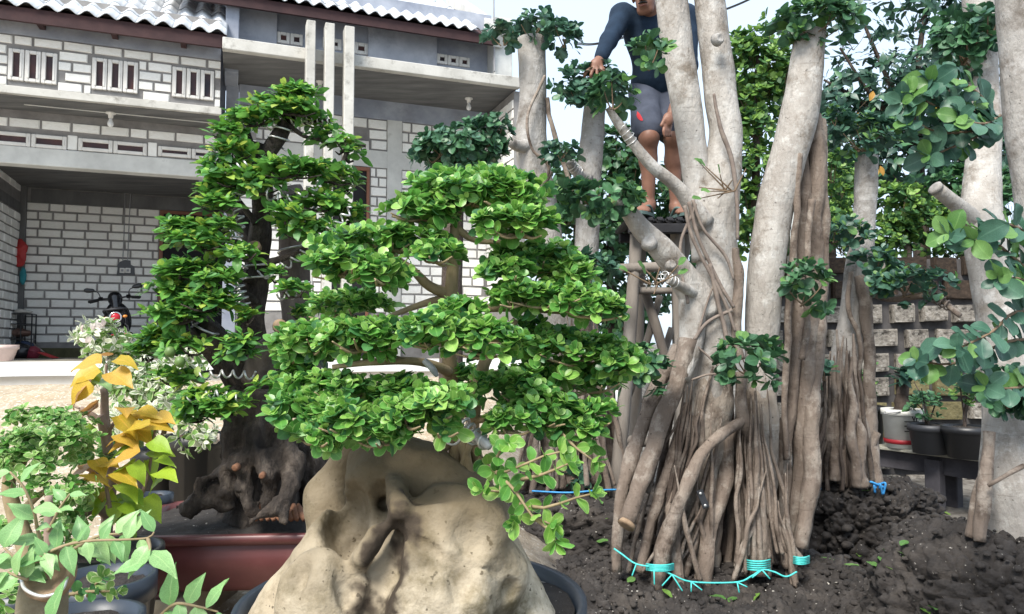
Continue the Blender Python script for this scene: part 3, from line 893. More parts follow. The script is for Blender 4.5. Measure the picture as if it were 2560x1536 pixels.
for (p, q, r_, s_) in ((du0 - .04, du0, zF, zm0 - .06), (du1, du1 + .04, zF, zm0 - .06), (du0 - .04, du1 + .04, zm0 - .06, zm0 - .01)): hbox(m, p, q, W_RB - .05, W_RB + .04, r_, s_, .004)
dr2 = m.build('doorway', m_door, rw, False)
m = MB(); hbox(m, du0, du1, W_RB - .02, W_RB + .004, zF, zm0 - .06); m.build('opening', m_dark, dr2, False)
# side wall on the right, facing left
m = MB(); hbox(m, uRR, uRR + .16, W_RB, W_CAN - .12, zF - .1, zc0 - .01); sw = m.build('porch_side_wall', m_mort, house, False)
fs2 = FR(lambda u, w, z: HO + HD * (uRR - w) + HN * (W_RB + u) + np.array([0, 0, z]), np.stack([HN, -HD, [0, 0, 1]], -1))
brick_rows(sw, .04, W_CAN - W_RB - .14, zc0 - .12, 20, 0, .135, .30, .022, single=False, seed=43, frame=fs2)
# left return of the right wing
m = MB(); hbox(m, uRL - .16, uRL - .003, W_RB - 1.5, W_RB + .02, zF - .1, zc0 + .01); m.build('return_wall', m_plast, house, False)
# upper storey: plaster panels, recesses, small square windows
uUL = hpx(594, 60, W_RU)[0]; uUR = hpx(1232, 120, W_RU)[0]
ze2 = hpx(900, 33, W_RU + .45)[1]
m = MB(); hbox(m, uUL, uUR, W_RU - .2, W_RU - .06, zc1 - .02, ze2 + .5); uw = m.build('upper_wall', m_plast, house, False)
for (a_, b_) in ((594, 692), (921, 1093)):
    m = MB(); hbox(m, hpx(a_, 100, W_RU)[0], hpx(b_, 100, W_RU)[0], W_RU - .06, W_RU, zc1 - .02, ze2 + .25, .004); m.build('plaster_panel', m_plast2, uw, False)
window(uw, 692, 80, 757, 117, W_RU - .06, 2); window(uw, 806, 94, 854, 128, W_RU - .06, 1); window(uw, 884, 106, 920, 140, W_RU - .06, 1)
window(uw, 1090, 135, 1174, 171, W_RU - .06, 3)
uPa = hpx(1222, 100, W_RU)[0]; uPb = hpx(1275, 110, W_RU + .15)[0]
zpt = hpx(1245, 46, W_RU + .2)[1]
m = MB(); hbox(m, uPa, uPb, W_RU - .35, W_RU + .25, zc1 - .01, zpt, .01); m.build('end_pier', m_conc, house, False)
uR2 = hpx(1238, 80, W_RU + .45)[0]
rf2 = roof('roof', uR2 - .175 * 24, uR2, W_RU + .45, ze2 + .02, 33, 7, .175, .33, .026)
m = MB(); hbox(m, uR2 - 4.2, uR2, W_RU + .36, W_RU + .40, ze2 - .13, ze2); m.build('fascia_board', m_wood_dk, rf2, False)
# sloping parapet coping at the right end of the roof
sl_ = math.radians(33); up = -HN * math.cos(sl_) + np.array([0, 0, math.sin(sl_)]); nn_ = HN * math.sin(sl_) + np.array([0, 0, math.cos(sl_)])
m = MB(); m.box(Hp(uR2 + .09, W_RU + .3, ze2 + .05) + up * 1.4, (.16, 3.0, .28), np.stack([HD, up, nn_], -1), .01); m.build('parapet', m_conc, house, False)
# neighbour hip behind the left roof
m = MB(); hbox(m, uRr - .02, uUL + .02, -.9, -.2, z_eave - .2, z_eave + 1.2, .01); m.build('gable_wall', m_plast, house, False)
m = MB(); hbox(m, uR - .25, uRL - .17, -1.02, -.86, z_b0, z_eave + .5); m.build('link_wall', m_plast, house, False)
# three fins in front of the canopy
for (xa, xb, yt) in ((765, 788, 50), (812, 836, 57), (861, 886, 65)):
    ua = hpx(xa, 200, W_CAN + .18)[0]; ub = hpx(xb, 200, W_CAN + .18)[0]; zt = hpx((xa + xb) / 2, yt, W_CAN + .18)[1]
    m = MB(); hbox(m, ua, ub, W_CAN + .003, W_CAN + .18, zF - .15, zt, .008); m.build('fin', m_slab, house, False)
# bulbs, conduit, socket and antenna
def bulb(px, py, w, z, lab):
    u = hpx(px, py, w)[0]
    t_ = thing('ceiling_bulb', Hp(u, w, z), lab, 'bulb', 'bare bulbs under the concrete overhangs')
    m = MB(); m.lathe(Hp(u, w, z - .035), [(.055, .035), (.055, .022), (.03, .015), (.025, -.03)], 16); m.build('holder', m_winfr, t_)
    m = MB(); m.lathe(Hp(u, w, z - .085), [(.018, .02), (.02, 0), (.032, -.03), (.036, -.05), (.028, -.075), (.004, -.088)], 16); m.build('glass', m_bulb, t_)
bulb(277, 285, -.27, z_led_b - .006, 'white bare bulb under the ledge above the garage')
bulb(1172, 245, -.2, zc0 + .02, 'white bare bulb under the canopy near the brick side wall')
bulb(800, 215, -.25, zc0 + .02, 'white bare bulb half hidden behind the concrete fins')
m = MB(); m.tube([Hp(hpx(60, 266, -.25)[0], -.25, z_led_b - .014), Hp(hpx(560, 310, -.25)[0], -.25, z_led_b - .014)], .007, 6)
tag(m.build('conduit', m_conc, None), 'thin pale conduit along the soffit above the garage', 'conduit')
us, zs = hpx(312, 675, W_BACK)
t_ = thing('socket', Hp(us, W_BACK, zs), 'white double socket on a dark mortar patch in the garage wall', 'socket')
m = MB()
pts = [(283, 690), (291, 689), (294, 672), (293, 662), (300, 655), (312, 650), (326, 652), (327, 662), (336, 667), (337, 688), (320, 687), (300, 688)]
V = [Hp(*[hpx(a_, b_, W_BACK + .03)[0], W_BACK + .028, hpx(a_, b_, W_BACK + .03)[1]]) for a_, b_ in pts]; n = len(V)
V2 = [v - HN * .03 for v in V]
m.put(np.array(V + V2), [tuple(range(n))[::-1]] + [(k, (k + 1) % n, n + (k + 1) % n, n + k) for k in range(n)]); m.build('mortar_patch', m_black, t_, False)
for a_ in (299, 313):
    u0, z1_ = hpx(a_, 670, W_BACK + .05); u1, z0_ = hpx(a_ + 13, 683, W_BACK + .05)
    m = MB(); hbox(m, u0, u1, W_BACK + .03, W_BACK + .05, z0_, z1_, .006); pl = m.build('socket_plate', m_winfr, t_, False)
    m = MB(); hbox(m, (u0 + u1) / 2 - .018, (u0 + u1) / 2 + .018, W_BACK + .05, W_BACK + .053, (z0_ + z1_) / 2 - .018, (z0_ + z1_) / 2 + .018, .002); m.build('socket_face', m_cable, pl, False)
for a_, b_ in ((307, 0), (319, 3)):
    u0, z0_ = hpx(a_, 652, W_BACK + .03); m = MB()
    m.tube([Hp(u0, W_BACK + .035, z0_), Hp(u0 + .01, W_BACK + .035, z0_ + .7), Hp(u0 + b_ * .01, W_BACK + .035, zs2 + .3)], .006, 6); m.build('cable', m_cable, t_)
m = MB(); ua, za = hpx(1236, 180, W_RU + .3); m.tube([Hp(ua, W_RU + .3, za), Hp(ua - .02, W_RU + .3, za + 1.6)], .012, 8)
tag(m.build('antenna_pole', m_cable, None), 'thin metal pole rising beside the right end of the roof', 'pole')
m = MB(); m.tube([P(1440, 108, 14), P(1500, 107, 14), P(1640, 70, 14), P(1815, 22, 14), P(1950, -40, 14)], .012, 6)
m.tube([P(1440, 112, 14), P(1500, 110, 14), P(1640, 74, 14), P(1815, 25, 14), P(1950, -37, 14)], .010, 6)
tag(m.build('power_cable', m_black, None), 'black twisted overhead cable crossing the sky', 'cable')
# ================================================================== nursery: materials
def barkmat(name, c0, c1, c2, stain, blotch, rough=.85):
    m = pmat(name, [(0.28, c0), (0.52, c1), (0.75, c2)], 7, 9, rough, .95, 42, .014, stretch=(1, 1, .40), dirt=(stain, .52, .68), dscale=7, speck=(tuple(.55 * x for x in c0), .69), spscale=75)
    t = m.node_tree; b = t.nodes['Principled BSDF']; src = b.inputs['Base Color'].links[0].from_socket; L = t.links.new      # pale lichen in large soft patches, fine cross rings
    tc = _n(t, 'ShaderNodeTexCoord'); n1 = _n(t, 'ShaderNodeTexNoise'); n1.inputs['Scale'].default_value = 11; n1.inputs['Detail'].default_value = 9; n1.inputs['Roughness'].default_value = .72; L(tc.outputs['Object'], n1.inputs['Vector'])
    r1 = _n(t, 'ShaderNodeMapRange'); r1.inputs[1].default_value = .52; r1.inputs[2].default_value = .62; r1.inputs[4].default_value = .55; L(n1.outputs['Fac'], r1.inputs[0])
    m1 = _n(t, 'ShaderNodeMixRGB'); m1.inputs[2].default_value = (*blotch, 1); L(r1.outputs[0], m1.inputs[0]); L(src, m1.inputs[1])
    mp = _n(t, 'ShaderNodeMapping'); mp.inputs['Scale'].default_value = (6, 6, 70); L(tc.outputs['Object'], mp.inputs[0])
    n2 = _n(t, 'ShaderNodeTexNoise'); n2.inputs['Scale'].default_value = 1.6; n2.inputs['Detail'].default_value = 5; L(mp.outputs[0], n2.inputs['Vector'])
    r2 = _n(t, 'ShaderNodeMapRange'); r2.inputs[1].default_value = .60; r2.inputs[2].default_value = .72; r2.inputs[4].default_value = .38; L(n2.outputs['Fac'], r2.inputs[0])
    m2 = _n(t, 'ShaderNodeMixRGB'); m2.inputs[2].default_value = (*tuple(.6 * x for x in c0), 1); L(r2.outputs[0], m2.inputs[0]); L(m1.outputs[0], m2.inputs[1]); L(m2.outputs[0], b.inputs['Base Color'])
    return m
m_bark = barkmat('ficus_bark_pale', (.22, .195, .17), (.37, .345, .315), (.49, .47, .44), (.17, .14, .11), (.56, .55, .525))
m_bark2 = barkmat('ficus_bark_grey', (.18, .165, .15), (.30, .285, .265), (.41, .395, .38), (.13, .11, .092), (.48, .47, .46))
m_root = barkmat('ficus_root_brown', (.105, .080, .064), (.195, .155, .126), (.30, .255, .215), (.060, .042, .032), (.37, .33, .285))
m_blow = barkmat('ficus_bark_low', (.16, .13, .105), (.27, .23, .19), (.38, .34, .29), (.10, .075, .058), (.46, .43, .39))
m_rootd = barkmat('ficus_root_dark', (.035, .026, .022), (.075, .056, .045), (.13, .104, .086), (.02, .015, .012), (.16, .14, .12))
m_cut = pmat('cut_wood', [(0.3, (.20, .135, .085)), (0.7, (.34, .25, .165))], 30, 5, .8, .4, 60, .004)
m_vine = pmat('thin_root', [(0.3, (.13, .10, .085)), (0.7, (.24, .20, .17))], 20, 5, .85, .3, 60)
l_fic = leafmat('ficus_leaf', [(.030, .084, .044), (.052, .138, .066), (.082, .20, .088)], .42, .22)
l_ficy = leafmat('ficus_leaf_young', [(.07, .17, .045), (.11, .24, .06), (.16, .30, .09)], .42, .3)
l_ficb = leafmat('ficus_leaf_bluish', [(.030, .082, .058), (.050, .128, .086), (.085, .185, .12)], .42, .22)
l_bg = leafmat('hedge_leaf', [(.035, .095, .034), (.06, .15, .05), (.095, .21, .066)], .5, .35)
l_bgy = leafmat('hedge_leaf_young', [(.10, .21, .04), (.17, .31, .06), (.25, .40, .10)], .5, .35)
l_mango = leafmat('dark_tree_leaf', [(.018, .052, .040), (.032, .082, .058), (.05, .12, .075)], .4, .2)
l_orange = leafmat('old_leaf', [(.35, .18, .03), (.55, .28, .04), (.6, .40, .07)], .5, .3)
m_twine = pmat('cyan_twine', [(0.3, (.04, .42, .40)), (0.7, (.10, .62, .58))], 60, 4, .5, .3, 200, .001)
m_twineb = pmat('blue_twine', [(0.3, (.03, .20, .50)), (0.7, (.07, .35, .68))], 60, 4, .5, .3, 200, .001)
m_wire = pmat('aluminium_wire', [(0.3, (.45, .45, .44)), (0.7, (.66, .66, .65))], 30, 3, .35, .05, metal=.6)
m_twig = pmat('twig_brown', [(0.3, (.12, .085, .055)), (0.7, (.24, .17, .11))], 20, 5, .85, .3, 60)

# ------------------------------------------------------------------ soil mounds
def mound(name, cx, cy, z0, h, rx, ry, label, nt=170, nr=64, clod=.03, cs=9.0, seed=0, mat=None, top=.05, ncl=2600, big=False):
    global m_peb
    if 'pebble' not in MATS: m_peb = pmat('pebble', [(0.3, (.30, .28, .25)), (0.7, (.55, .52, .47))], 30, 3, .9, .2, rand=.3)
    prof = np.array([(0.0, 1.0), (.35, 1.0), (.62, .98), (.80, .90), (.92, .70), (.99, .40), (1.05, .05), (1.10, -.08)])
    s_ = np.linspace(0, len(prof) - 1, nr); k = np.minimum(s_.astype(int), len(prof) - 2); f = (s_ - k)[:, None]
    pr = prof[k] * (1 - f) + prof[k + 1] * f
    th = np.arange(nt) * 2 * math.pi / nt
    wob = 1 + .10 * fbm(np.stack([np.cos(th) * 1.6, np.sin(th) * 1.6, np.full(nt, seed * 1.7)], -1), 3, seed)
    X = cx + rx * pr[:, :1] * np.cos(th) * wob; Y = cy + ry * pr[:, :1] * np.sin(th) * wob; Z = z0 + h * pr[:, 1:2] + 0 * X
    V = np.stack([X, Y, Z], -1)
    sl_ = sstep(pr[:, 0], .6, .95)[:, None]
    N = np.stack([np.cos(th)[None] * sl_, np.sin(th)[None] * sl_, 1 - .7 * sl_ + 0 * th[None]], -1)
    f1, f2 = worley(V * cs, seed); g1, g2 = worley(V * cs * 2.9 + 2 * fbm(V * 9, 2, 3)[..., None] * .3, seed + 3)
    d = clod * (.55 - f1 * 1.2) * (.35 + .65 * sl_) + clod * .75 * (.5 - g1) + clod * 1.0 * fbm(V * 7, 3, seed) + clod * .45 * fbm(V * 34, 3, seed + 2) + top * h * fbm(V * 2.2, 2, seed + 9)
    d = d - clod * .8 * np.exp(-((f2 - f1) / .05) ** 2) * (.25 + .75 * sl_) - clod * .35 * np.exp(-((g2 - g1) / .08) ** 2)
    V = V + N * d[..., None]
    V = V.reshape(-1, 3); i = np.arange(len(V)).reshape(nr, nt)
    q = np.stack([i[:-1], np.roll(i, -1, 1)[:-1], np.roll(i, -1, 1)[1:], i[1:]], -1).reshape(-1, 4)[:, ::-1]
    o = add(name, V, [q], mat or m_soil, None, True, None, (cx, cy, z0))
    g = (1 + 5 ** .5) / 2
    ic = np.array([(-1, g, 0), (1, g, 0), (-1, -g, 0), (1, -g, 0), (0, -1, g), (0, 1, g), (0, -1, -g), (0, 1, -g), (g, 0, -1), (g, 0, 1), (-g, 0, -1), (-g, 0, 1)]) / 1.9
    fc = np.array([(0, 11, 5), (0, 5, 1), (0, 1, 7), (0, 7, 10), (0, 10, 11), (1, 5, 9), (5, 11, 4), (11, 10, 2), (10, 7, 6), (7, 1, 8), (3, 9, 4), (3, 4, 2), (3, 2, 6), (3, 6, 8), (3, 8, 9), (4, 9, 5), (2, 4, 11), (6, 2, 10), (8, 6, 7), (9, 8, 1)])
    R_ = np.random.default_rng(seed + 70); area = rx * ry
    for nm, cnt, lo_, hi_, mt_ in (('clods', int(ncl * area), .006, .030 if big else .020, mat or m_soil), ('pebbles', int(110 * area), .003, .008, m_peb)):
        ii = R_.integers(0, nt * (nr - 8), cnt); w_ = R_.random(cnt) ** 3 * (hi_ - lo_) + lo_
        W = ic[None] * (1 + .35 * (R_.random((cnt, 12, 1)) - .5)) * w_[:, None, None] * np.stack([1 + .5 * R_.random(cnt), 1 + .5 * R_.random(cnt), .6 + .4 * R_.random(cnt)], -1)[:, None]
        an = R_.random(cnt) * 6.28; ca, sa = np.cos(an)[:, None], np.sin(an)[:, None]
        W = np.stack([W[..., 0] * ca - W[..., 1] * sa, W[..., 0] * sa + W[..., 1] * ca, W[..., 2]], -1)
        W = W + V[ii][:, None] + np.concatenate([R_.normal(size=(cnt, 1, 2)) * .012, np.zeros((cnt, 1, 1))], -1)
        add(nm, W.reshape(-1, 3), [(fc[None] + (np.arange(cnt) * 12)[:, None, None]).reshape(-1, 3)], mt_, o, True, 'stuff')
    return tag(o, label, 'soil')
pA = P(1765, 1430, 3.35); pB = P(1440, 1222, 4.15); pD = P(2110, 1205, 4.4); pE = P(2520, 1330, 2.7)
mound('soil_mound', pA[0] - .04, pA[1] + .02, 0.0, pA[2] + .015, 1.0, .80, 'broad lumpy soil mound under the central fig tree tied with cyan twine', 460, 190, .042, 11, 1, ncl=3600)
mound('soil_mound', pB[0] - .05, pB[1] + .02, 0.0, pB[2] + .01, .85, .55, 'dark soil mound behind the rock under the twin-stemmed fig', 220, 90, .038, 10, 4)
mound('soil_mound', pD[0] + .09, pD[1] - .02, 0.0, pD[2] + .01, .50, .42, 'black root ball of big clods under the fig by the pot bench', 300, 120, .060, 8, 2, ncl=4200, big=True)
mound('soil_mound', pE[0] + .10, pE[1] + .02, 0.0, pE[2] + .01, .58, .48, 'dark cracked root ball at the lower right under the thick grey trunk', 320, 130, .034, 9, 3, ncl=2600)

# ------------------------------------------------------------------ fig trees
def fig(name, base, label, group='large fig trees with aerial roots'):
    return thing(name, base, label, 'tree', group)
def pts(seq, D):
    """(px,py,r[,D]) -> (px,py,D,r)"""
    return [(q[0], q[1], q[3] if len(q) > 3 else D, q[2]) for q in seq]
def trunk(tree, seqs, D, mat, name='trunk', seg=20, noise=.10, ns=6, flute=.0):
    m = MB()
    for k, s_ in enumerate(seqs):
        pp_ = pts(s_, D)
        m.tube([P(a_, b_, d) for a_, b_, d, r in pp_], [M(r, d) for a_, b_, d, r in pp_], seg, noise, ns, step=.022, seed=k, flute=flute)
    return m.build(name, mat, tree)
def roots(tree, seqs, D, mat, name='aerial_root', noise=.12, seg=9):
    for k, s_ in enumerate(seqs):
        pp_ = pts(s_, D); m = MB()
        X = catmull(np.array([np.append(P(a_, b_, d), M(r, d)) for a_, b_, d, r in pp_]), max(.012, M(pp_[0][3], D) * .9))
        L = np.linspace(0, 1, len(X)); w_ = np.minimum(1, np.minimum(L, 1 - L) * 6)[:, None]
        sd = rnd.random() * 50
        q_ = X[:, :3] * 7 + sd
        wob_ = np.stack([fbm(q_, 2, 1), fbm(q_ + 9, 2, 2), fbm(q_ + 21, 2, 3) * .3], -1) * (np.minimum(X[:, 3:4], .014) * .9)
        rr_ = X[:, 3] * (1 + .22 * fbm(X[:, :3] * 9 + sd, 2, 5))
        m.tube(X[:, :3] + wob_ * w_, rr_, seg, noise * 1.3, 26, spline=False, seed=k + 50, flute=.10 if M(pp_[0][3], D) > .012 else 0, nflute=3)
        m.build(name, mat, tree)
def rand_roots(tree, n, xt, yt, xb, yb, D0, D1, r0, r1, mat, seed=0, wig=10, noise=.12, name='aerial_root'):
    r = random.Random(seed)
    for k in range(n):
        f = r.random(); x0 = xt[0] + (xt[1] - xt[0]) * f; x1 = xb[0] + (xb[1] - xb[0]) * min(1, max(0, f + r.uniform(-.22, .22)))
        y0 = r.uniform(*yt); y1 = r.uniform(*yb); Da = r.uniform(D0, D1); Db = Da + r.uniform(-.05, .05)
        n_ = 5; rr = r.uniform(r0, r1)
        s_ = []
        for j in range(n_ + 1):
            q = j / n_
            s_.append((x0 + (x1 - x0) * q ** 1.2 + r.uniform(-wig, wig) * math.sin(q * 3.1), y0 + (y1 - y0) * q, rr * (.22 + min(1.0, q * 2.6) * (.6 + .45 * q)), Da + (Db - Da) * q))
        roots(tree, [s_], D0, mat, name, noise, 7)
def pads(tree, lst, D, size, mats, n_single=0, up=.5, per=6, pyoung=.2, kind='round', dens=1.0, lower=.5, el=.35, rough=.3, attach=None, depth=.8):
    """lst: (px,py,hw,hh,n[,D]); one foliage crown for the tree"""
    lv = Leaves(); tw = MB()
    for q in lst:
        d = q[5] if len(q) > 5 else D
        c = P(q[0], q[1], d); r = (M(q[2], d), M((q[2] + q[3]) / 2 * depth, d), M(q[3], d))
        pad(lv, c, r, int(q[4] * dens + 2), size, up, per, pyoung=pyoung, lower=lower, el=el, rough=rough, nm=len(mats))
        for _ in range(max(3, int(q[4] / 5))):
            e_ = c + np.array([rnd.uniform(-.8, .8) * r[0], rnd.uniform(-.8, .8) * r[1], rnd.uniform(-.2, .8) * r[2]])
            s0 = c + np.array([rnd.uniform(-.2, .2) * r[0], 0, -r[2] * .8])
            tw.tube([s0, (s0 + e_) / 2 + np.array([0, 0, -.1 * r[2]]), e_], [.004, .003, .0018], 5)
    if tw.n: tw.build('twigs', m_twig, tree, True, 'stuff')
    build_leaves(tree, lv, kind, mats, n_single)
def coil(m, path, r_path, wr, pitch, seg=5):
    """wire wound round a branch path (world points)"""
    A = catmull(np.hstack([np.asarray(path, float), np.broadcast_to(np.asarray(r_path, float), (len(path),))[:, None]]), pitch / 10)
    X, R = A[:, :3], A[:, 3]; T = np.gradient(X, axis=0); T /= np.linalg.norm(T, axis=1)[:, None] + 1e-9
    N = np.cross(T[0], [0.1, 1, 0.2]); out = []; L = 0
    for k in range(len(X)):
        N = unit(N - T[k] * N.dot(T[k])); B = np.cross(T[k], N)
        if k: L += np.linalg.norm(X[k] - X[k - 1])
        ph = L / pitch * 2 * math.pi
        out.append(X[k] + (R[k] + wr * .8) * (N * math.cos(ph) + B * math.sin(ph)))
    m.tube(np.array(out), wr, seg, spline=False)
def wirecoil(tree, seq, D, wr_px, pitch_px, mat=None):
    pp_ = pts(seq, D); m = MB()
    coil(m, [P(a_, b_, d) for a_, b_, d, r in pp_], [M(r, d) for a_, b_, d, r in pp_], M(wr_px, D), M(pitch_px, D))
    return m.build('wire', mat or m_wire, tree)

# ---- A: the big central fig
A = fig('fig_tree', pA, 'large pale fig tree with three tall trunks and rope-like aerial roots in the centre right')
trunk(A, [
 [(1668, -60, 42), (1678, 0, 42), (1694, 130, 41), (1714, 250, 40), (1733, 380, 36), (1746, 470, 38), (1762, 560, 44), (1775, 650, 46)],
 [(1770, -60, 38), (1774, 0, 38), (1790, 130, 40), (1803, 250, 41), (1815, 330, 43), (1806, 410, 48), (1792, 500, 54), (1790, 600, 50), (1795, 700, 55), (1788, 800, 52), (1780, 900, 52), (1774, 1000, 46), (1766, 1120, 24)],
 [(2024, 82, 39), (2012, 200, 42), (1998, 290, 46), (1968, 400, 46), (1942, 500, 47), (1924, 600, 45), (1912, 700, 46), (1904, 850, 40), (1902, 950, 35), (1905, 1050, 28), (1900, 1150, 16)],
 [(1770, 780, 48, 3.32), (1715, 705, 38, 3.28), (1660, 630, 31, 3.22), (1606, 575, 27, 3.18), (1572, 530, 21, 3.15), (1546, 504, 15, 3.12)],
 [(1760, 560, 30, 3.3), (1700, 475, 18, 3.25), (1630, 415, 15, 3.2), (1585, 362, 13, 3.18), (1545, 308, 12, 3.16), (1520, 270, 8, 3.15)],
 [(1735, 740, 38, 3.3), (1728, 860, 30, 3.26), (1700, 950, 24, 3.22)],
 [(1738, 735, 14, 3.25), (1700, 715, 13, 3.17), (1672, 700, 12, 3.12)]], 3.35, m_bark)
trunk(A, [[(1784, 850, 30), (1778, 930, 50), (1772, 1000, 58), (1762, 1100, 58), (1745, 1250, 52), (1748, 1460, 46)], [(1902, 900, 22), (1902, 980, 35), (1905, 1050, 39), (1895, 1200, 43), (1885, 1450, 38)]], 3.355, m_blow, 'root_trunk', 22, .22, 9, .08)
# sawn top of the right trunk, cut knots
for (x, y, d, r, nn_) in ((1623, 603, 3.14, 13, (-.2, -1, .3)), (1680, 660, 3.16, 9, (.1, -1, .3)), (1800, 95, 3.2, 10, (.3, -1, 0)), (1815, 560, 3.28, 9, (0, -1, .2))):
    c = P(x, y, d); Rq = np.array(Vector(nn_).to_track_quat('Z', 'Y').to_matrix())
    m = MB(); m.lathe(c, [(M(r * 1.7, d), -.03), (M(r * 1.45, d), -.006), (M(r * 1.1, d), .004), (M(r * .8, d), .003), (M(r * .3, d), -.002)], 16, R=Rq); m.build('knot', m_bark2, A)
roots(A, [
 [(2030, 290, 22), (2045, 420, 22), (2036, 600, 20), (2026, 800, 20), (2012, 1000, 22), (2004, 1150, 22), (1984, 1400, 21)],
 [(2004, 330, 16), (2010, 500, 17), (2000, 700, 17), (1985, 900, 18), (1966, 1100, 17), (1955, 1420, 15)],
 [(2050, 300, 16, 3.42), (2058, 500, 17, 3.42), (2052, 700, 17, 3.42), (2042, 900, 18, 3.4), (2026, 1050, 20, 3.36), (2026, 1200, 22, 3.34), (1998, 1370, 19, 3.3)],
 [(1998, 385, 10, 3.28), (1988, 600, 9, 3.3), (1972, 800, 8, 3.32), (1962, 1000, 8, 3.33), (1968, 1150, 8, 3.33)],
 [(2030, 500, 9, 3.3), (2018, 640, 8, 3.28), (2022, 760, 8, 3.28), (2005, 900, 8, 3.28)]], 3.4, m_root)
roots(A, [
 [(1722, 850, 24, 3.24), (1690, 960, 22, 3.22), (1650, 1080, 22, 3.2), (1610, 1190, 22, 3.17), (1566, 1310, 22, 3.12)],
 [(1700, 870, 20, 3.28), (1648, 960, 20, 3.28), (1600, 1090, 19, 3.26), (1560, 1210, 17, 3.22), (1545, 1330, 14, 3.2), (1540, 1430, 13, 3.18)],
 [(1862, 1048, 13, 3.22), (1805, 1088, 15, 3.18), (1745, 1148, 17, 3.16), (1705, 1250, 17, 3.14), (1660, 1380, 20, 3.12), (1640, 1475, 16, 3.1)],
 [(1850, 930, 12, 3.24), (1856, 1010, 14, 3.22), (1862, 1060, 16, 3.22), (1885, 1110, 14, 3.24), (1910, 1220, 15, 3.22), (1950, 1330, 16, 3.2), (2004, 1410, 17, 3.18)],
 [(1870, 1040, 20, 3.28), (1886, 1150, 23, 3.26), (1892, 1280, 24, 3.22), (1898, 1440, 21, 3.18)],
 [(1895, 1060, 12, 3.26), (1925, 1240, 13, 3.24), (1972, 1420, 16, 3.2)],
 [(1740, 1040, 16, 3.26), (1725, 1150, 17, 3.24), (1680, 1290, 18, 3.2), (1700, 1470, 15, 3.16)],
 [(1720, 1010, 12, 3.26), (1690, 1120, 13, 3.24), (1640, 1260, 14, 3.22), (1600, 1430, 13, 3.2)],
 [(1820, 1080, 18, 3.3), (1810, 1220, 20, 3.28), (1770, 1330, 20, 3.24), (1755, 1470, 22, 3.18)],
 [(1560, 1290, 14, 3.3), (1600, 1230, 12, 3.35), (1640, 1140, 12, 3.38)],
 [(1590, 1290, 12, 3.3), (1625, 1340, 12, 3.3), (1660, 1360, 10, 3.3)],
 [(1840, 620, 8, 3.26), (1846, 700, 14, 3.26), (1838, 800, 12, 3.26), (1850, 900, 10, 3.26)]], 3.25, m_root)
rand_roots(A, 26, (1720, 1920), (880, 1080), (1560, 1990), (1400, 1465), 3.2, 3.5, 4, 10, m_root, 5, 9)
rand_roots(A, 20, (1680, 1950), (900, 1150), (1580, 1960), (1380, 1450), 3.38, 3.6, 8, 17, m_rootd, 6, 12)
rand_roots(A, 18, (1600, 1980), (1150, 1260), (1570, 1990), (1410, 1470), 3.12, 3.3, 3, 6, m_root, 8, 8)
rand_roots(A, 16, (1850, 1930), (960, 1080), (1840, 1990), (1380, 1450), 3.16, 3.3, 3, 7, m_root, 9, 6)
rand_roots(A, 14, (1690, 1760), (950, 1040), (1620, 1720), (1150, 1380), 3.19, 3.23, 3, 5, m_rootd, 7, 6)
roots(A, [   # thin roots that cross the trunks
 [(1712, 515, 5), (1730, 590, 5), (1775, 680, 5), (1815, 760, 5), (1838, 830, 4)],
 [(1722, 505, 5), (1745, 590, 5), (1790, 690, 5), (1835, 770, 4)],
 [(1732, 500, 4), (1760, 575, 4), (1815, 640, 4), (1835, 700, 3)],
 [(1775, 660, 6), (1800, 770, 6), (1820, 860, 7), (1830, 950, 8)],
 [(1788, 700, 3), (1760, 780, 3), (1738, 860, 3), (1733, 900, 3)],
 [(1735, 850, 5), (1770, 805, 5), (1830, 775, 5)],
 [(1735, 860, 3), (1780, 900, 3), (1810, 935, 3)],
 [(1728, 950, 3), (1765, 938, 3), (1800, 935, 3)],
 [(1785, 235, 4), (1800, 320, 5), (1830, 400, 6), (1842, 500, 5), (1844, 600, 4)],
 [(1740, 510, 4), (1700, 620, 4), (1720, 760, 4)]], 3.215, m_vine, 'thin_root', .1, 6)
pads(A, [(2040, 55, 95, 50, 40, 3.3), (1628, 140, 38, 48, 9, 3.1), (2010, 725, 58, 52, 13, 3.1), (1875, 905, 78, 45, 20, 3.0), (1500, 500, 95, 40, 34, 3.1), (1530, 240, 45, 45, 10, 3.1), (1590, 925, 75, 48, 24, 3.05)],
     3.1, .054, [l_fic, l_ficy], 300, dens=1.7, per=6, pyoung=.18, up=.45)
wirecoil(A, [(1690, 708, 12, 3.14), (1660, 690, 10, 3.1), (1640, 712, 5, 3.08), (1610, 716, 4, 3.06)], 3.1, 1.6, 12)
wirecoil(A, [(1580, 358, 14, 3.18), (1566, 330, 13, 3.16), (1553, 312, 13, 3.16)], 3.16, 1.5, 14)
lv = Leaves(); tw = MB()
for (x0, y0, d) in ((1640, 712, 3.05), (1822, 478, 3.1)):
    for k in range(9):
        e_ = P(x0 + rnd.uniform(-75, 60), y0 + rnd.uniform(-70, 25), d - rnd.uniform(0, .06)); s0 = P(x0 + rnd.uniform(-15, 15), y0, d)
        tw.tube([s0, (s0 + e_) / 2, e_], [.004, .003, .002], 5)
        if rnd.random() < .6: lv.put(e_, unit(e_ - s0) + np.array([0, -.2, .2]), (0.2, -.6, .7), .045, 0)
tw.build('bare_twigs', m_twig, A, True, 'stuff'); build_leaves(A, lv, 'round', [l_ficy], len(lv.p))
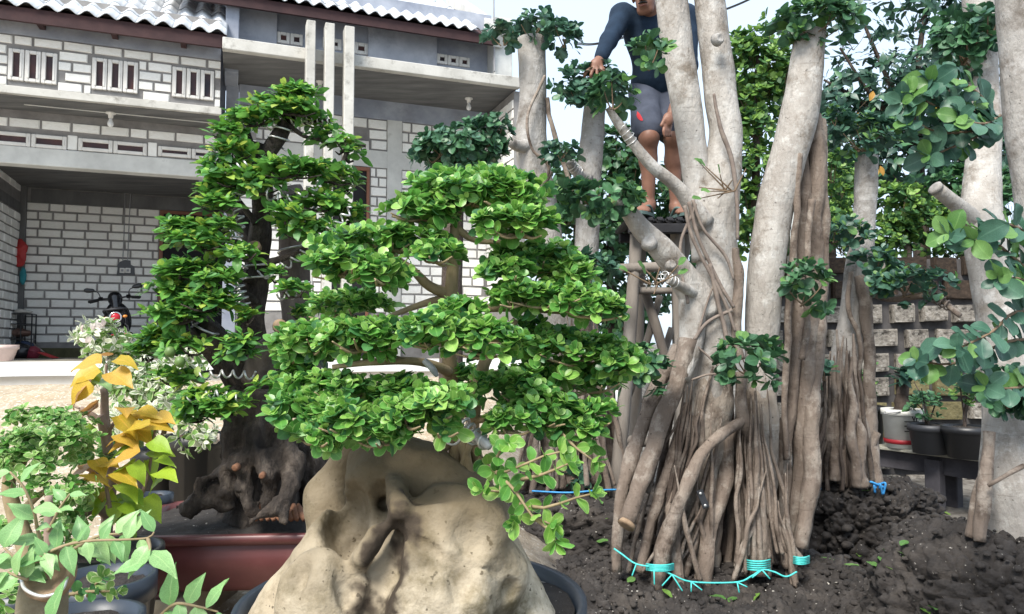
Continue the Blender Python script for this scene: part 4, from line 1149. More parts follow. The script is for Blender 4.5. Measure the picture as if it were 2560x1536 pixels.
# sawn root end and the small plate
c = P(1566, 1312, 3.115)
m = MB(); m.lathe(c, [(M(22, 3.1), -.01), (M(23, 3.1), .006), (M(12, 3.1), .008)], 18, R=np.array(Vector((-.55, -.45, -.7)).to_track_quat('Z', 'Y').to_matrix())); m.build('sawn_end', m_cut, A)
t_ = thing('metal_plate', P(1757, 1248, 3.11), 'small black strip with two screws fixed to the central roots', 'plate')
Rp = np.array(Matrix.Rotation(math.radians(-20), 3, 'Y')) @ np.array(Matrix.Rotation(math.radians(-10), 3, 'X'))
m = MB(); m.box(P(1757, 1248, 3.10), (M(17, 3.1), .006, M(46, 3.1)), Rp, .002); m.build('strip', m_black, t_, False)
for y, x in ((1234, 1751), (1264, 1763)):
    m = MB(); m.lathe(P(x, y, 3.094), [(.006, 0), (.006, .003), (.003, .005)], 10, R=np.array(Vector((0, -1, 0)).to_track_quat('Z', 'Y').to_matrix())); m.build('screw', m_wire, t_)
# cyan twine
t_ = thing('twine', P(1770, 1470, 3.05), 'cyan plastic twine tied round the roots of the central fig', 'twine')
m = MB(); m.tube([P(1535, 1372, 3.12), P(1555, 1386, 3.1), (P(1590, 1410, 3.06)), P(1640, 1420, 3.03), P(1680, 1437, 3.02), P(1730, 1455, 3.02), P(1840, 1456, 3.02), P(1880, 1440, 3.04), P(1905, 1425, 3.08), P(1935, 1430, 3.05), P(1965, 1442, 3.04), P(1992, 1430, 3.05)], .0036, 6); m.build('line', m_twine, t_)
for (x, y, d, w_, h_) in ((1895, 1412, 3.10, 30, 11), (2003, 1400, 3.10, 20, 8), (1650, 1418, 3.03, 34, 7)):
    for k in range(5):
        m = MB(); yy = y - h_ + k * h_ * .5
        m.tube([P(x - w_, yy, d + .05), P(x - w_ * .6, yy + 2, d - .01), P(x, yy + 3, d - .02), P(x + w_ * .6, yy + 2, d - .01), P(x + w_, yy - 1, d + .05)], .004, 5); m.build('wrap', m_twine, t_)
for (x, y, x2, y2) in ((1905, 1425, 1925, 1448), (1905, 1425, 1880, 1445), (1590, 1412, 1580, 1440), (1635, 1420, 1636, 1462), (1680, 1437, 1706, 1478), (1680, 1437, 1655, 1465), (1728, 1455, 1728, 1480), (1728, 1455, 1755, 1476), (1843, 1456, 1848, 1482), (1843, 1456, 1868, 1468)):
    m = MB(); m.tube([P(x, y, 3.02), P((x + x2) / 2, (y + y2) / 2, 3.0), P(x2, y2, 3.0)], .003, 5); m.build('tail', m_twine, t_)

# ---- B: twin-stemmed fig left of the man
B = fig('fig_tree', pB, 'fig tree with two cut-off stems between the house and the man')
trunk(B, [
 [(1328, 98, 36), (1330, 150, 34), (1333, 220, 34), (1330, 300, 37), (1328, 360, 42), (1340, 430, 40), (1358, 510, 37), (1372, 600, 36), (1385, 720, 40), (1400, 850, 44), (1410, 1000, 48), (1405, 1240, 42)],
 [(1487, 262, 28), (1482, 330, 29), (1474, 420, 31), (1470, 500, 30), (1466, 620, 31), (1462, 720, 30), (1458, 850, 36), (1452, 1000, 40), (1450, 1240, 36)],
 [(1325, 365, 20, 4.1), (1295, 366, 14, 4.05), (1272, 352, 12, 4.0)],
 [(1470, 450, 16, 4.1), (1440, 430, 12, 4.02), (1424, 408, 11, 3.98)]], 4.15, m_bark2)
roots(B, [[(1368, 245, 6, 4.1), (1376, 290, 6, 4.1), (1400, 380, 6, 4.1), (1435, 480, 6, 4.1)],
 [(1362, 190, 4, 4.05), (1320, 290, 4, 4.0), (1330, 370, 4, 4.0), (1372, 420, 4, 4.02), (1340, 500, 4, 4.02)],
 [(1380, 430, 4, 4.02), (1350, 480, 4, 4.02), (1335, 520, 3, 4.02)]], 4.1, m_root, 'thin_root', .1, 6)
rand_roots(B, 26, (1360, 1490), (640, 960), (1300, 1570), (1205, 1250), 3.95, 4.3, 8, 20, m_root, 15, 9)
rand_roots(B, 16, (1360, 1490), (700, 1000), (1290, 1580), (1205, 1245), 3.9, 4.0, 3, 7, m_root, 16, 9)
pads(B, [(1335, 72, 55, 36, 16, 4.1), (1255, 95, 40, 26, 9, 4.0), (1410, 95, 36, 32, 10, 4.05), (1480, 215, 80, 45, 40, 4.0), (1440, 235, 40, 30, 10, 3.95), (1400, 385, 36, 22, 10, 3.9), (1480, 690, 55, 40, 18, 3.9), (1440, 1195, 30, 14, 4, 3.95)],
     4.0, .054, [l_ficb, l_fic], 300, dens=1.6, per=6, pyoung=.25, up=.5)
wirecoil(B, [(1445, 432, 14, 4.04), (1426, 410, 13, 3.98)], 4.0, 1.4, 10)
m = MB()
m.tube([P(1330, 1228, 3.9), P(1420, 1232, 3.85), P(1500, 1226, 3.85), P(1560, 1224, 3.9)], .005, 5)
tag(m.build('twine', m_twineb, None), 'blue twine lying at the foot of the twin-stemmed fig', 'twine')

# ---- C: dark clipped fig behind the bonsai
pC = P(1140, 900, 3.4); pC[2] = gz(pC[0], pC[1])
Cc = fig('fig_tree', pC, 'small fig with one dark clipped cushion of leaves against the house')
trunk(Cc, [[(1142, 380, 16), (1140, 430, 20), (1136, 520, 24), (1130, 700, 26), (1128, 900, 30), (1128, 1250, 34)]], 3.4, m_rootd, seg=12)
pads(Cc, [(1150, 370, 105, 45, 75), (1225, 335, 50, 42, 25), (1090, 380, 50, 35, 20), (1210, 455, 90, 35, 26, 3.2)], 3.4, .044, [l_fic, l_ficb], 120, dens=1.4, per=6, up=.4, lower=.8)

# ---- D: slimmer fig by the bench
Dt = fig('fig_tree', pD, 'slender fig with one leafy cap rising before the block wall, blue twine at its roots')
trunk(Dt, [[(2166, 392, 27), (2164, 480, 27), (2160, 560, 27), (2150, 630, 30), (2138, 700, 28), (2128, 800, 30), (2112, 900, 36), (2095, 960, 42), (2090, 1060, 44), (2090, 1220, 40)]], 4.4, m_bark2)
roots(Dt, [[(2150, 690, 14, 4.32), (2165, 780, 14, 4.3), (2172, 950, 15, 4.3), (2176, 1080, 17, 4.28), (2190, 1215, 18, 4.25)],
 [(2168, 700, 7, 4.32), (2180, 850, 7, 4.32), (2184, 1000, 7, 4.32), (2190, 1150, 8, 4.3)],
 [(2190, 1080, 12, 4.26), (2165, 1140, 12, 4.26), (2140, 1212, 12, 4.24)],
 [(2128, 680, 6, 4.3), (2122, 760, 6, 4.28), (2150, 850, 6, 4.28), (2145, 940, 5, 4.3)]], 4.3, m_root)
rand_roots(Dt, 26, (2065, 2140), (800, 1010), (2010, 2185), (1200, 1235), 4.1, 4.5, 5, 13, m_root, 25, 12)
rand_roots(Dt, 22, (2060, 2145), (840, 1020), (2005, 2180), (1200, 1230), 4.1, 4.25, 3, 6, m_rootd, 26, 10)
pads(Dt, [(2160, 345, 92, 45, 46, 4.3), (2090, 300, 30, 26, 6, 4.25), (2120, 590, 55, 34, 14, 4.2), (2265, 715, 85, 38, 32, 4.0), (2190, 660, 45, 25, 10, 4.1), (2060, 935, 24, 22, 5, 4.1)],
     4.2, .056, [l_ficb, l_ficy], 250, dens=1.6, per=6, pyoung=.2, up=.5)
roots(Dt, [[(2150, 720, 12, 4.36), (2230, 745, 9, 4.2), (2330, 740, 8, 4.05), (2400, 790, 7, 3.9)]], 4.2, m_root, 'branch')
wirecoil(Dt, [(2322, 738, 10, 4.07), (2350, 752, 10, 4.0), (2375, 768, 9, 3.95)], 4.0, 2.5, 14, m_vine)
t_ = thing('twine', P(2190, 1220, 4.1), 'blue twine knotted at the foot of the slender fig', 'twine')
for (x, y) in ((2030, 1208), (2190, 1215)):
    for k in range(6):
        m = MB(); m.tube([P(x, y, 4.08), P(x + rnd.uniform(-20, 24), y + rnd.uniform(-10, 8), 4.04), P(x + rnd.uniform(-22, 22), y + rnd.uniform(-2, 22), 4.05)], .006, 5); m.build('strand', m_twineb, t_)

# ---- E: thick trunk at the right edge
E = fig('fig_tree', pE, 'thick pale grey fig trunk with a sawn side stub at the right edge')
trunk(E, [[(2440, -60, 36, 3.1), (2452, 60, 38, 3.1), (2456, 180, 36, 3.05), (2462, 330, 38, 3.0), (2455, 470, 44, 2.95), (2456, 560, 48, 2.9), (2478, 700, 48, 2.85), (2500, 820, 50, 2.8), (2520, 1000, 58, 2.75), (2525, 1200, 64, 2.7), (2530, 1380, 68, 2.7)],
 [(2458, 570, 26, 2.9), (2400, 520, 20, 2.85), (2340, 472, 18, 2.8)]], 2.8, m_bark)
roots(E, [[(2475, 1080, 14, 2.6), (2468, 1160, 15, 2.58), (2460, 1250, 16, 2.56), (2448, 1355, 15, 2.54)], [(2460, 1180, 10, 2.62), (2440, 1270, 12, 2.6), (2425, 1345, 14, 2.58)],
 [(2470, 1215, 5, 2.52), (2515, 1190, 6, 2.5), (2560, 1165, 6, 2.52)]], 2.6, m_root)
m = MB(); m.lathe(P(2338, 470, 2.795), [(M(18, 2.8), -.01), (M(18, 2.8), .004), (M(9, 2.8), .006)], 18, R=np.array(Vector((-.75, -.2, .55)).to_track_quat('Z', 'Y').to_matrix())); m.build('sawn_end', m_bark2, E)
pads(E, [(2410, 110, 60, 70, 34, 3.0), (2470, 60, 40, 40, 10, 2.9), (2520, 985, 75, 45, 20, 2.55)], 2.9, .052, [l_fic, l_ficb], 160, dens=1.5, per=6, up=.35)
# big-leaved boughs of E
def bough(tree, lines, size, mats, kind='round', n_single=200, gap=.045, mat=None, name='bough', pyoung=.15, wr=(5, 2.5)):
    lv = Leaves()
    for seq in lines:
        X = catmull(np.array([np.append(P(a_, b_, d), 1) for a_, b_, d in seq]), gap)[:, :3]
        m = MB(); m.tube(X, np.linspace(M(wr[0], seq[0][2]), M(wr[1], seq[-1][2]), len(X)), 6, spline=False, noise=.1); m.build(name, mat or m_twig, tree)
        for k, x in enumerate(X[1:], 1):
            T = unit(X[k] - X[k - 1])
            for sgn in (-1, 1):
                side = unit(np.cross(T, [rnd.uniform(-.3, .3), -1, rnd.uniform(-.1, .6)])) * sgn
                d = side * rnd.uniform(.6, 1) + T * rnd.uniform(.3, .9) + np.array([0, -.25, .15])
                n_ = unit(np.array([rnd.uniform(-.5, .5), -.75 + rnd.uniform(-.3, .3), .75 + rnd.uniform(-.3, .3)]))
                lv.put(x, d, n_, size * rnd.uniform(.65, 1.15), len(mats) - 1 if rnd.random() < pyoung else 0)
        rosette(lv, X[-1], unit(X[-1] - X[-2]) + np.array([0, -.4, .3]), 5, size, .3, .6, len(mats))
    build_leaves(tree, lv, kind, mats, n_single)
bough(E, [[(2500, 300, 2.6), (2430, 290, 2.5), (2350, 270, 2.4), (2290, 240, 2.35)], [(2500, 310, 2.6), (2420, 330, 2.45), (2340, 330, 2.4), (2280, 300, 2.35)], [(2490, 300, 2.6), (2450, 240, 2.5), (2390, 200, 2.4), (2330, 210, 2.35)],
          [(2490, 320, 2.6), (2400, 360, 2.45), (2330, 390, 2.4)], [(2480, 300, 2.6), (2380, 260, 2.45), (2320, 250, 2.4), (2260, 260, 2.35)], [(2500, 290, 2.6), (2460, 310, 2.4), (2400, 300, 2.3)]], .074, [l_ficb, l_ficy], n_single=170, gap=.036)
# ---- F: near trunk cut by the right border, with near leaves
pF = P(2600, 1500, 1.75); pF[2] = 0.0
Ff = fig('fig_tree', pF, 'near smooth grey trunk cut off by the right border with large round leaves low down')
trunk(Ff, [[(2535, -80, 44), (2545, 100, 44), (2560, 300, 44), (2585, 500, 44), (2610, 700, 46), (2630, 1000, 50), (2640, 1300, 54), (2650, 2150, 60)]], 1.9, m_bark2)
bough(Ff, [[(2620, 720, 1.85), (2540, 650, 1.75), (2460, 590, 1.7), (2380, 590, 1.68)], [(2620, 640, 1.85), (2560, 580, 1.75), (2500, 560, 1.7), (2440, 600, 1.66)], [(2620, 800, 1.8), (2540, 780, 1.72), (2480, 830, 1.68), (2400, 870, 1.66)],
           [(2620, 760, 1.8), (2560, 700, 1.7), (2500, 700, 1.66)], [(2620, 860, 1.85), (2540, 850, 1.78), (2460, 880, 1.74), (2380, 910, 1.72), (2300, 905, 1.7)], [(2600, 950, 1.8), (2540, 970, 1.75), (2470, 970, 1.72)]], .055, [l_ficb, l_ficy], n_single=220, gap=.028, pyoung=.22)

# ------------------------------------------------------------------ trees and hedge behind
def back_tree(name, base, label, padlist, D, size, mats, kind, per, ns, tr, tmat=m_rootd, **k):
    t_ = thing(name, base, label, 'tree', 'trees behind the nursery')
    tr = [tr[0] + [(tr[0][-1][0], 860 + 1.32 / D * FPX, tr[0][-1][2])]] + tr[1:]
    trunk(t_, tr, D, tmat, seg=9)
    pads(t_, padlist, D, size, mats, ns, per=per, kind=kind, dens=1.75, **k)
    return t_
def gb_(px, D, z=0.0):
    p = P(px, 900, D); p[2] = z; return p
back_tree('shrub', gb_(1900, 5.6), 'leafy green potted figs massed between the central trunks', [(1900, 170, 75, 60, 60), (1880, 250, 60, 50, 50), (1960, 220, 50, 60, 40), (1880, 320, 60, 40, 40), (1890, 420, 55, 60, 44), (1880, 520, 60, 60, 50), (1880, 600, 60, 40, 30), (1935, 90, 30, 60, 12), (1870, 130, 50, 40, 24)], 5.6, .062, [l_bg, l_bgy], 'round', 6, 60, [[(1895, 140, 5), (1890, 400, 10), (1890, 800, 14), (1890, 1200, 16)]], pyoung=.65)
back_tree('shrub', gb_(1500, 5.0, .2), 'dark leafy fig behind the trestle at the man\'s feet', [(1540, 390, 70, 60, 60), (1580, 450, 50, 70, 44), (1400, 460, 36, 50, 22), (1520, 590, 60, 60, 44), (1500, 700, 50, 70, 40), (1560, 800, 60, 60, 40), (1680, 470, 40, 60, 26), (1700, 560, 40, 60, 24), (1420, 530, 36, 40, 16), (1690, 680, 50, 70, 30)], 5.0, .058, [l_fic, l_bg], 'round', 6, 60, [[(1530, 400, 6), (1525, 700, 10), (1530, 1180, 12)]], pyoung=.35, up=.4, lower=.8)
back_tree('shade_tree', gb_(2300, 7.6), 'tall open dark-leaved tree with a few orange leaves behind the block wall', [(2280, 40, 120, 50, 26), (2120, 80, 90, 60, 20), (2400, 60, 90, 80, 60), (2200, 200, 120, 60, 34), (2360, 190, 120, 70, 70), (2100, 260, 90, 60, 40), (2250, 290, 130, 70, 80), (2130, 370, 110, 70, 70), (2400, 330, 110, 80, 80), (2280, 420, 140, 70, 90), (2080, 470, 60, 60, 40), (2520, 420, 80, 80, 50)], 7.6, .115, [l_mango, l_fic], 'point', 5, 80, [[(2330, -40, 4), (2300, 120, 7), (2290, 300, 12), (2300, 500, 18), (2310, 800, 22), (2310, 1200, 26)], [(2160, 60, 4), (2220, 200, 6), (2280, 320, 9)], [(2100, 120, 3), (2180, 240, 5), (2280, 330, 8)], [(2440, 60, 4), (2380, 220, 7), (2300, 400, 10)], [(2060, 200, 3), (2160, 260, 5), (2290, 380, 7)]], pyoung=.2, up=.1, lower=1.0, el=.0, rough=.45)
back_tree('hedge_shrub', gb_(2080, 7.0), 'bright yellow-green shrub left of the slender fig behind the wall', [(2090, 480, 60, 60, 60), (2060, 560, 60, 60, 60), (2110, 600, 60, 50, 50)], 7.0, .06, [l_bg, l_bgy], 'round', 6, 40, [[(2080, 520, 8), (2080, 800, 12), (2080, 1150, 14)]], pyoung=.7)
back_tree('hedge_shrub', gb_(2260, 7.0), 'bright green shrub showing over the middle of the block wall', [(2250, 520, 70, 60, 70), (2320, 570, 70, 60, 70), (2220, 600, 60, 40, 50), (2390, 610, 60, 50, 40)], 7.0, .07, [l_bg, l_bgy], 'round', 6, 40, [[(2270, 560, 8), (2270, 800, 12), (2270, 1150, 14)]], pyoung=.5)
back_tree('hedge_shrub', gb_(2500, 6.9), 'dark green shrub behind the thick trunk at the right edge', [(2440, 520, 60, 70, 60), (2530, 520, 70, 90, 70), (2520, 650, 70, 60, 50), (2400, 470, 70, 50, 50)], 6.9, .075, [l_fic, l_bg], 'round', 6, 40, [[(2500, 560, 8), (2500, 800, 12), (2500, 1150, 14)]], pyoung=.3)
back_tree('hedge_shrub', gb_(1990, 6.0), 'mid green fig seen in the gap right of the central trunks', [(1965, 330, 40, 60, 30), (1960, 480, 40, 70, 34), (1975, 600, 40, 60, 26), (2080, 420, 40, 50, 26), (2090, 560, 50, 60, 34)], 6.0, .06, [l_bg, l_bgy], 'round', 6, 40, [[(1980, 340, 6), (1980, 700, 10), (1980, 1150, 12)]], pyoung=.35)
back_tree('hedge_shrub', gb_(1420, 5.4, .2), 'green fig filling the gap between the two cut-off stems', [(1420, 470, 40, 70, 34), (1415, 600, 40, 70, 34), (1420, 740, 50, 70, 36), (1540, 520, 60, 60, 40), (1600, 640, 60, 80, 50), (1590, 760, 60, 60, 36), (1520, 860, 70, 60, 40)], 5.4, .06, [l_fic, l_bg], 'round', 6, 40, [[(1440, 480, 6), (1440, 800, 10), (1440, 1150, 12)]], pyoung=.4, lower=.8)
# orange leaves of the shade tree
lv = Leaves(); sh = bpy.data.objects['shade_tree']
for (x, y) in ((2402, 125), (2183, 228), (2145, 282), (2150, 295), (2070, 268), (2200, 415), (2335, 250), (2195, 420), (2240, 250), (2370, 330)):
    lv.put(P(x, y, 7.0), (rnd.uniform(-.5, .5), -.2, -1), (rnd.uniform(-.3, .3), -1, .3), .10, 0)
build_leaves(sh, lv, 'oval', [l_orange], len(lv.p))

# ------------------------------------------------------------------ block wall behind the bench
m_block = pmat('weathered_block', [(0.25, (.11, .095, .08)), (0.5, (.33, .30, .26)), (0.72, (.54, .51, .46))], 9, 9, .95, .9, 35, .02, rand=.2, dirt=((.035, .030, .025), .48, .66), dscale=3.2)
m_blockmoss = pmat('mossy_block', [(0.3, (.11, .095, .045)), (0.6, (.23, .20, .10)), (0.8, (.36, .33, .20))], 7, 8, .95, .8, 35, .02, rand=.2, dirt=((.04, .04, .02), .5, .7), dscale=4)
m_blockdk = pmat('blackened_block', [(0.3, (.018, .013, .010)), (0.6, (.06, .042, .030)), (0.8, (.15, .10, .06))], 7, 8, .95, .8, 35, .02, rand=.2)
m_mortdk = pmat('dark_mortar', [(0.3, (.035, .033, .033)), (0.7, (.09, .085, .085))], 8, 8, .95, .5, 40)
x0w = P(1930, 800, 6.6)[0]; x1w = P(2760, 800, 6.6)[0]; zt_w = P(2250, 642, 6.6)[2]
bw_ = thing('block_wall', (x0w, 6.6, 0), 'low weathered limestone block wall behind the pot bench', 'wall')
m = MB(); m.box(((x0w + x1w) / 2, 6.72, (zt_w - .02) / 2 - .1), (x1w - x0w, .2, zt_w + .18)); core = m.build('wall_core', m_mortdk, bw_, False)
r = random.Random(3)
bms = {}
for k in range(6):
    for mm in (m_block, m_blockmoss, m_blockdk):
        me = BR[k].copy(); me.materials.clear(); me.materials.append(mm); bms[(k, mm.name)] = me
for row in range(10):
    z1 = zt_w - row * .215; x = x0w - (.17 if row % 2 else 0)
    while x < x1w:
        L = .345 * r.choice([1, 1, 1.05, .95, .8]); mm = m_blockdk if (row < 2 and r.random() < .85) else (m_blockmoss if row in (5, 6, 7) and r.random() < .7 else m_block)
        o = bpy.data.objects.new('block', bms[(r.randrange(6), mm.name)]); COL.objects.link(o); o.parent = core
        o.location = (x + L / 2 - x0w, 6.6 + r.uniform(-.006, .006) - 6.6, z1 - .085 + r.uniform(-.006, .006))
        o.rotation_euler = (0, r.uniform(-.03, .03), math.pi); o.scale = (L - .06 + r.uniform(-.03, .01), .085 + r.uniform(-.03, .05), .158 + r.uniform(-.025, .014))
        x += L
m = MB(); c = P(1987, 700, 5.9); m.box((c[0], 5.9, c[2] * .5 + .45), (.09, .09, c[2] + .85), None, .008)
tag(m.build('concrete_post', m_conc, None), 'grey concrete post behind the right trunk of the central fig', 'post')
# ------------------------------------------------------------------ bench with pots
bt = thing('pot_bench', P(2300, 1270, 5.5) * np.array([1, 1, 0]), 'low shelf of weathered boards carrying pots beside the wall', 'bench')
m_board = pmat('weathered_board', [(0.3, (.22, .21, .17)), (0.6, (.34, .33, .28)), (0.8, (.44, .43, .38))], 5, 8, .9, .5, 30, .006, stretch=(1, 6, 6))
m_beam = pmat('old_beam', [(0.3, (.035, .033, .038)), (0.7, (.085, .08, .09))], 4, 7, .9, .4, 30)
a0 = P(2080, 1092, 6.25); a1 = P(2520, 1172, 5.15); dv = unit((a1 - a0) * np.array([1, 1, 0])); pv = np.array([-dv[1], dv[0], 0])
zb = .43; Rb = np.stack([dv, pv, [0, 0, 1]], -1); L = np.linalg.norm((a1 - a0)[:2]); mid = (a0 + a1) / 2; mid[2] = zb
for k in range(3):
    m = MB(); m.box(mid + pv * (.03 + k * .145) + np.array([0, 0, rnd.uniform(-.003, .003)]), (L, .14, .025), Rb, .004); m.build('board', m_board, bt, False)
for k in (0, 1): 
    m = MB(); m.box(mid + pv * (.06 + k * .26) + np.array([0, 0, -.085]), (L * .98, .05, .14), Rb, .004); m.build('beam', m_beam, bt, False)
for f in (-.42, .12, .44):
    for k in (0, 1):
        c = mid + dv * L * f + pv * (.02 + k * .26); m = MB(); m.box((c[0], c[1], zb / 2 - .05), (.11, .09, zb + .02), Rb, .006); m.build('leg', m_beam, bt, False)
m_pot = flatmat('black_pot', (.016, .017, .020), .42)
m_potg = flatmat('faded_black_pot', (.032, .034, .040), .5)
m_white = pmat('white_bucket_plastic', [(0.3, (.55, .55, .51)), (0.7, (.72, .72, .68))], 6, 6, .5, .05, dirt=((.30, .28, .24), .60, .8), dscale=6)
m_red = flatmat('red_band', (.30, .012, .02), .5)
m_ink = flatmat('black_ink', (.01, .01, .01), .6)
def pot(name, c, r0, r1, h, mat, label, group=None, soil=True, rim=.012, seg=32, cat='pot', sy=1.0, soilmat=None):
    """c: centre of the base"""
    t_ = thing(name, c, label, cat, group)
    m = MB(); m.lathe(c, [(r0 * .9, 0), (r0, .004), (r1 - .004, h - .05), (r1, h - .048), (r1 + rim, h - .045), (r1 + rim, h), (r1 - .004, h), (r1 - .010, h - .03), (r1 - .02, h - .06)], seg, 1, sy, cap1=False); m.build('body', mat, t_)
    if soil:
        n = 15; V = [np.append(c[:2], c[2] + h - .006)]; F = []
        for j in range(1, 7):
            for k in range(28):
                a_ = k * 2 * math.pi / 28; rr = (r1 - .012) * j / 6
                V.append(np.array([c[0] + rr * math.cos(a_), c[1] + sy * rr * math.sin(a_), c[2] + h - .020 + .016 * (1 - (j / 6) ** 2) + rnd.uniform(-.007, .007)]))
        for k in range(28): F.append((0, 1 + k, 1 + (k + 1) % 28))
        for j in range(5):
            for k in range(28): F.append((1 + j * 28 + k, 1 + (j + 1) * 28 + k, 1 + (j + 1) * 28 + (k + 1) % 28, 1 + j * 28 + (k + 1) % 28))
        add('soil', np.array(V), F, soilmat or m_soil, t_)
    return t_
def onbench(px, D):
    c = P(px, 1000, D); c[2] = zb + .0135; return c
cb = onbench(2254, 5.82)
bk = pot('bucket', cb, .125, .143, .30, m_white, 'white paint bucket with a red band and a palm-like stump on the bench', rim=.008, cat='bucket')
m = MB(); m.lathe(cb, [(.131, .035), (.1335, .036), (.136, .068), (.133, .069)], 36, cap0=False, cap1=False); m.build('red_band', m_red, bk)
for k, z in enumerate((.135, .175, .21)):
    m = MB()
    th = np.linspace(-1.95, -1.15, 14); rr = .127 + .018 * (z / .3) + .0045
    V = [cb + np.array([rr * math.cos(a_), rr * math.sin(a_), z + dz]) for dz in (0, .007) for a_ in th]
    m.put(np.array(V), [(i, i + 1, 15 + i, 14 + i) for i in range(13)]); m.build('printed_line', m_ink, bk)
def text_mesh(txt, size, name, mat, parent, loc, R, ext=.001):
    cu = bpy.data.curves.new('txt', 'FONT'); cu.body = txt; cu.size = size; cu.extrude = ext; cu.align_x = 'CENTER'; cu.resolution_u = 2
    to = bpy.data.objects.new('txt', cu); COL.objects.link(to)
    bpy.context.view_layer.update()
    me = bpy.data.meshes.new_from_object(to.evaluated_get(bpy.context.evaluated_depsgraph_get()))
    bpy.data.objects.remove(to)
    V = np.array([v.co[:] for v in me.vertices]) @ np.array(R).T + np.asarray(loc)
    F = [tuple(p.vertices) for p in me.polygons]
    return add(name, V, F, mat, parent, False)
text_mesh('Vr', .052, 'lettering', m_ink, bk, cb + np.array([.022, -.1475, .218]), np.array([[.988, 0, .15], [.15, 0, -.988], [0, 1, 0]]), .003)
m = MB(); m.tube([cb + np.array([-.145, -.03, .285]), cb + np.array([-.165, -.06, .265]), cb + np.array([-.14, -.10, .275]), cb + np.array([-.08, -.135, .29])], .004, 6); m.build('handle', m_cable, bk)
st_ = thing('palm_stump', cb + np.array([0, 0, .27]), 'shaggy brown stump with small fronds growing in the white bucket', 'plant')
m = MB(); m.tube([cb + np.array([0, 0, .26]), cb + np.array([.005, 0, .36]), cb + np.array([.01, 0, .46]), cb + np.array([.02, 0, .52])], [.06, .05, .045, .05], 14, .2, 30, step=.012, flute=.1, nflute=9); m.build('stem', m_rootd, st_)
lv = Leaves()
for k in range(46):
    a_ = rnd.uniform(0, 6.28); e_ = rnd.uniform(-.2, .9)
    lv.put(cb + np.array([.02 + rnd.uniform(-.05, .05), rnd.uniform(-.05, .05), .5 + rnd.uniform(0, .10)]), (math.cos(a_) * math.cos(e_), math.sin(a_) * math.cos(e_), math.sin(e_)), (-.3 * math.cos(a_), -.3 * math.sin(a_), 1), rnd.uniform(.08, .17), 0)
build_leaves(st_, lv, 'thin', [l_mango], 46)
c1 = onbench(2322, 5.5); c2 = onbench(2412, 5.28); c3 = onbench(2160, 6.1); c4 = onbench(2488, 5.3)
def potplant(c, h, r0, r1, lab1, lab2, mat, mats, n, size, hh, sp, kind='round'):
    pot('plant_pot', c, r0, r1, h, mat, lab1, 'black pots on the bench', rim=.010)
    b_ = c + np.array([0, 0, h - .03]); pl_ = thing('potted_plant', b_, lab2, 'plant'); lv = Leaves()
    for k in range(n):
        e_ = b_ + np.array([rnd.uniform(-1, 1) * sp, rnd.uniform(-1, 1) * sp, hh * rnd.uniform(.45, 1.0)]); m = MB()
        X = [b_ + np.array([rnd.uniform(-.03, .03), rnd.uniform(-.03, .03), -.01]), (b_ + e_) / 2 + np.array([rnd.uniform(-.02, .02), 0, .03]), e_]
        m.tube(X, [.007, .005, .003], 6); m.build('stem', m_rootd, pl_)
        for q in range(7): rosette(lv, b_ + (e_ - b_) * rnd.uniform(.5, 1.0) + np.array([rnd.uniform(-.06, .06) for _ in range(3)]), (rnd.uniform(-.6, .6), -.3, .8), 5, size, .3, .2, len(mats))
    build_leaves(pl_, lv, kind, mats, 120)
potplant(c1, .215, .115, .140, 'faded dark pot next to the white bucket', 'dark leafy seedling in the faded pot next to the bucket', m_potg, [l_fic, l_bg], 5, .05, .42, .14)
potplant(c2, .225, .115, .150, 'glossy black pot on the bench nearest the thick right trunk', 'two-stemmed green plant in the glossy black pot', m_pot, [l_bg, l_bgy], 4, .05, .55, .16)
potplant(c3, .30, .13, .155, 'tall black pot at the far end of the bench behind the slender fig', 'thin twiggy green plant at the far end of the bench', m_pot, [l_bg, l_bgy], 4, .045, .5, .12)
potplant(c4, .20, .09, .12, 'small dark pot half hidden by the thick right trunk', 'small plant half hidden by the thick right trunk', m_potg, [l_bg, l_ficb], 2, .04, .3, .08)
# fallen leaves
k = 0
bpy.context.view_layer.update(); dg_ = bpy.context.evaluated_depsgraph_get()
for (x, y) in ((2148, 1398), (2165, 1392), (2200, 1410), (2215, 1425), (2205, 1380), (2240, 1385), (2255, 1400), (2190, 1425), (2268, 1360), (1512, 1305), (2108, 1418), (2322, 1268), (2360, 1285), (1772, 1497), (1840, 1500), (1655, 1480), (1588, 1452), (2270, 1525), (2300, 1530), (2320, 1525), (1648, 1232), (2175, 1232), (2185, 1228), (1900, 1490), (1490, 1360), (1985, 1408), (2050, 1400)):
    r_ = Vector(ray(x, y)).normalized(); hit, loc_, nrm_, fi_, ob_, mt_ = S.ray_cast(dg_, Vector(CAM) + r_ * 1.9, r_)
    if not hit or ob_.name.split('.')[0] not in ('soil_mound', 'ground', 'clods', 'pebbles'): continue
    best = np.array(loc_)
    me = leaf_mesh('oval', l_ficy if k % 3 else l_bgy, k % 6); o = bpy.data.objects.new('fallen_leaf', me); COL.objects.link(o)
    o.location = best + np.array([0, 0, .012]); s_ = rnd.uniform(.05, .075); o.scale = (s_, s_, s_); o.rotation_euler = (rnd.uniform(-.35, .35), rnd.uniform(-.35, .35), rnd.uniform(0, 6.28))
    tag(o, 'small fallen green leaf lying on the dark nursery soil', 'leaf', 'fallen leaves on the soil'); k += 1
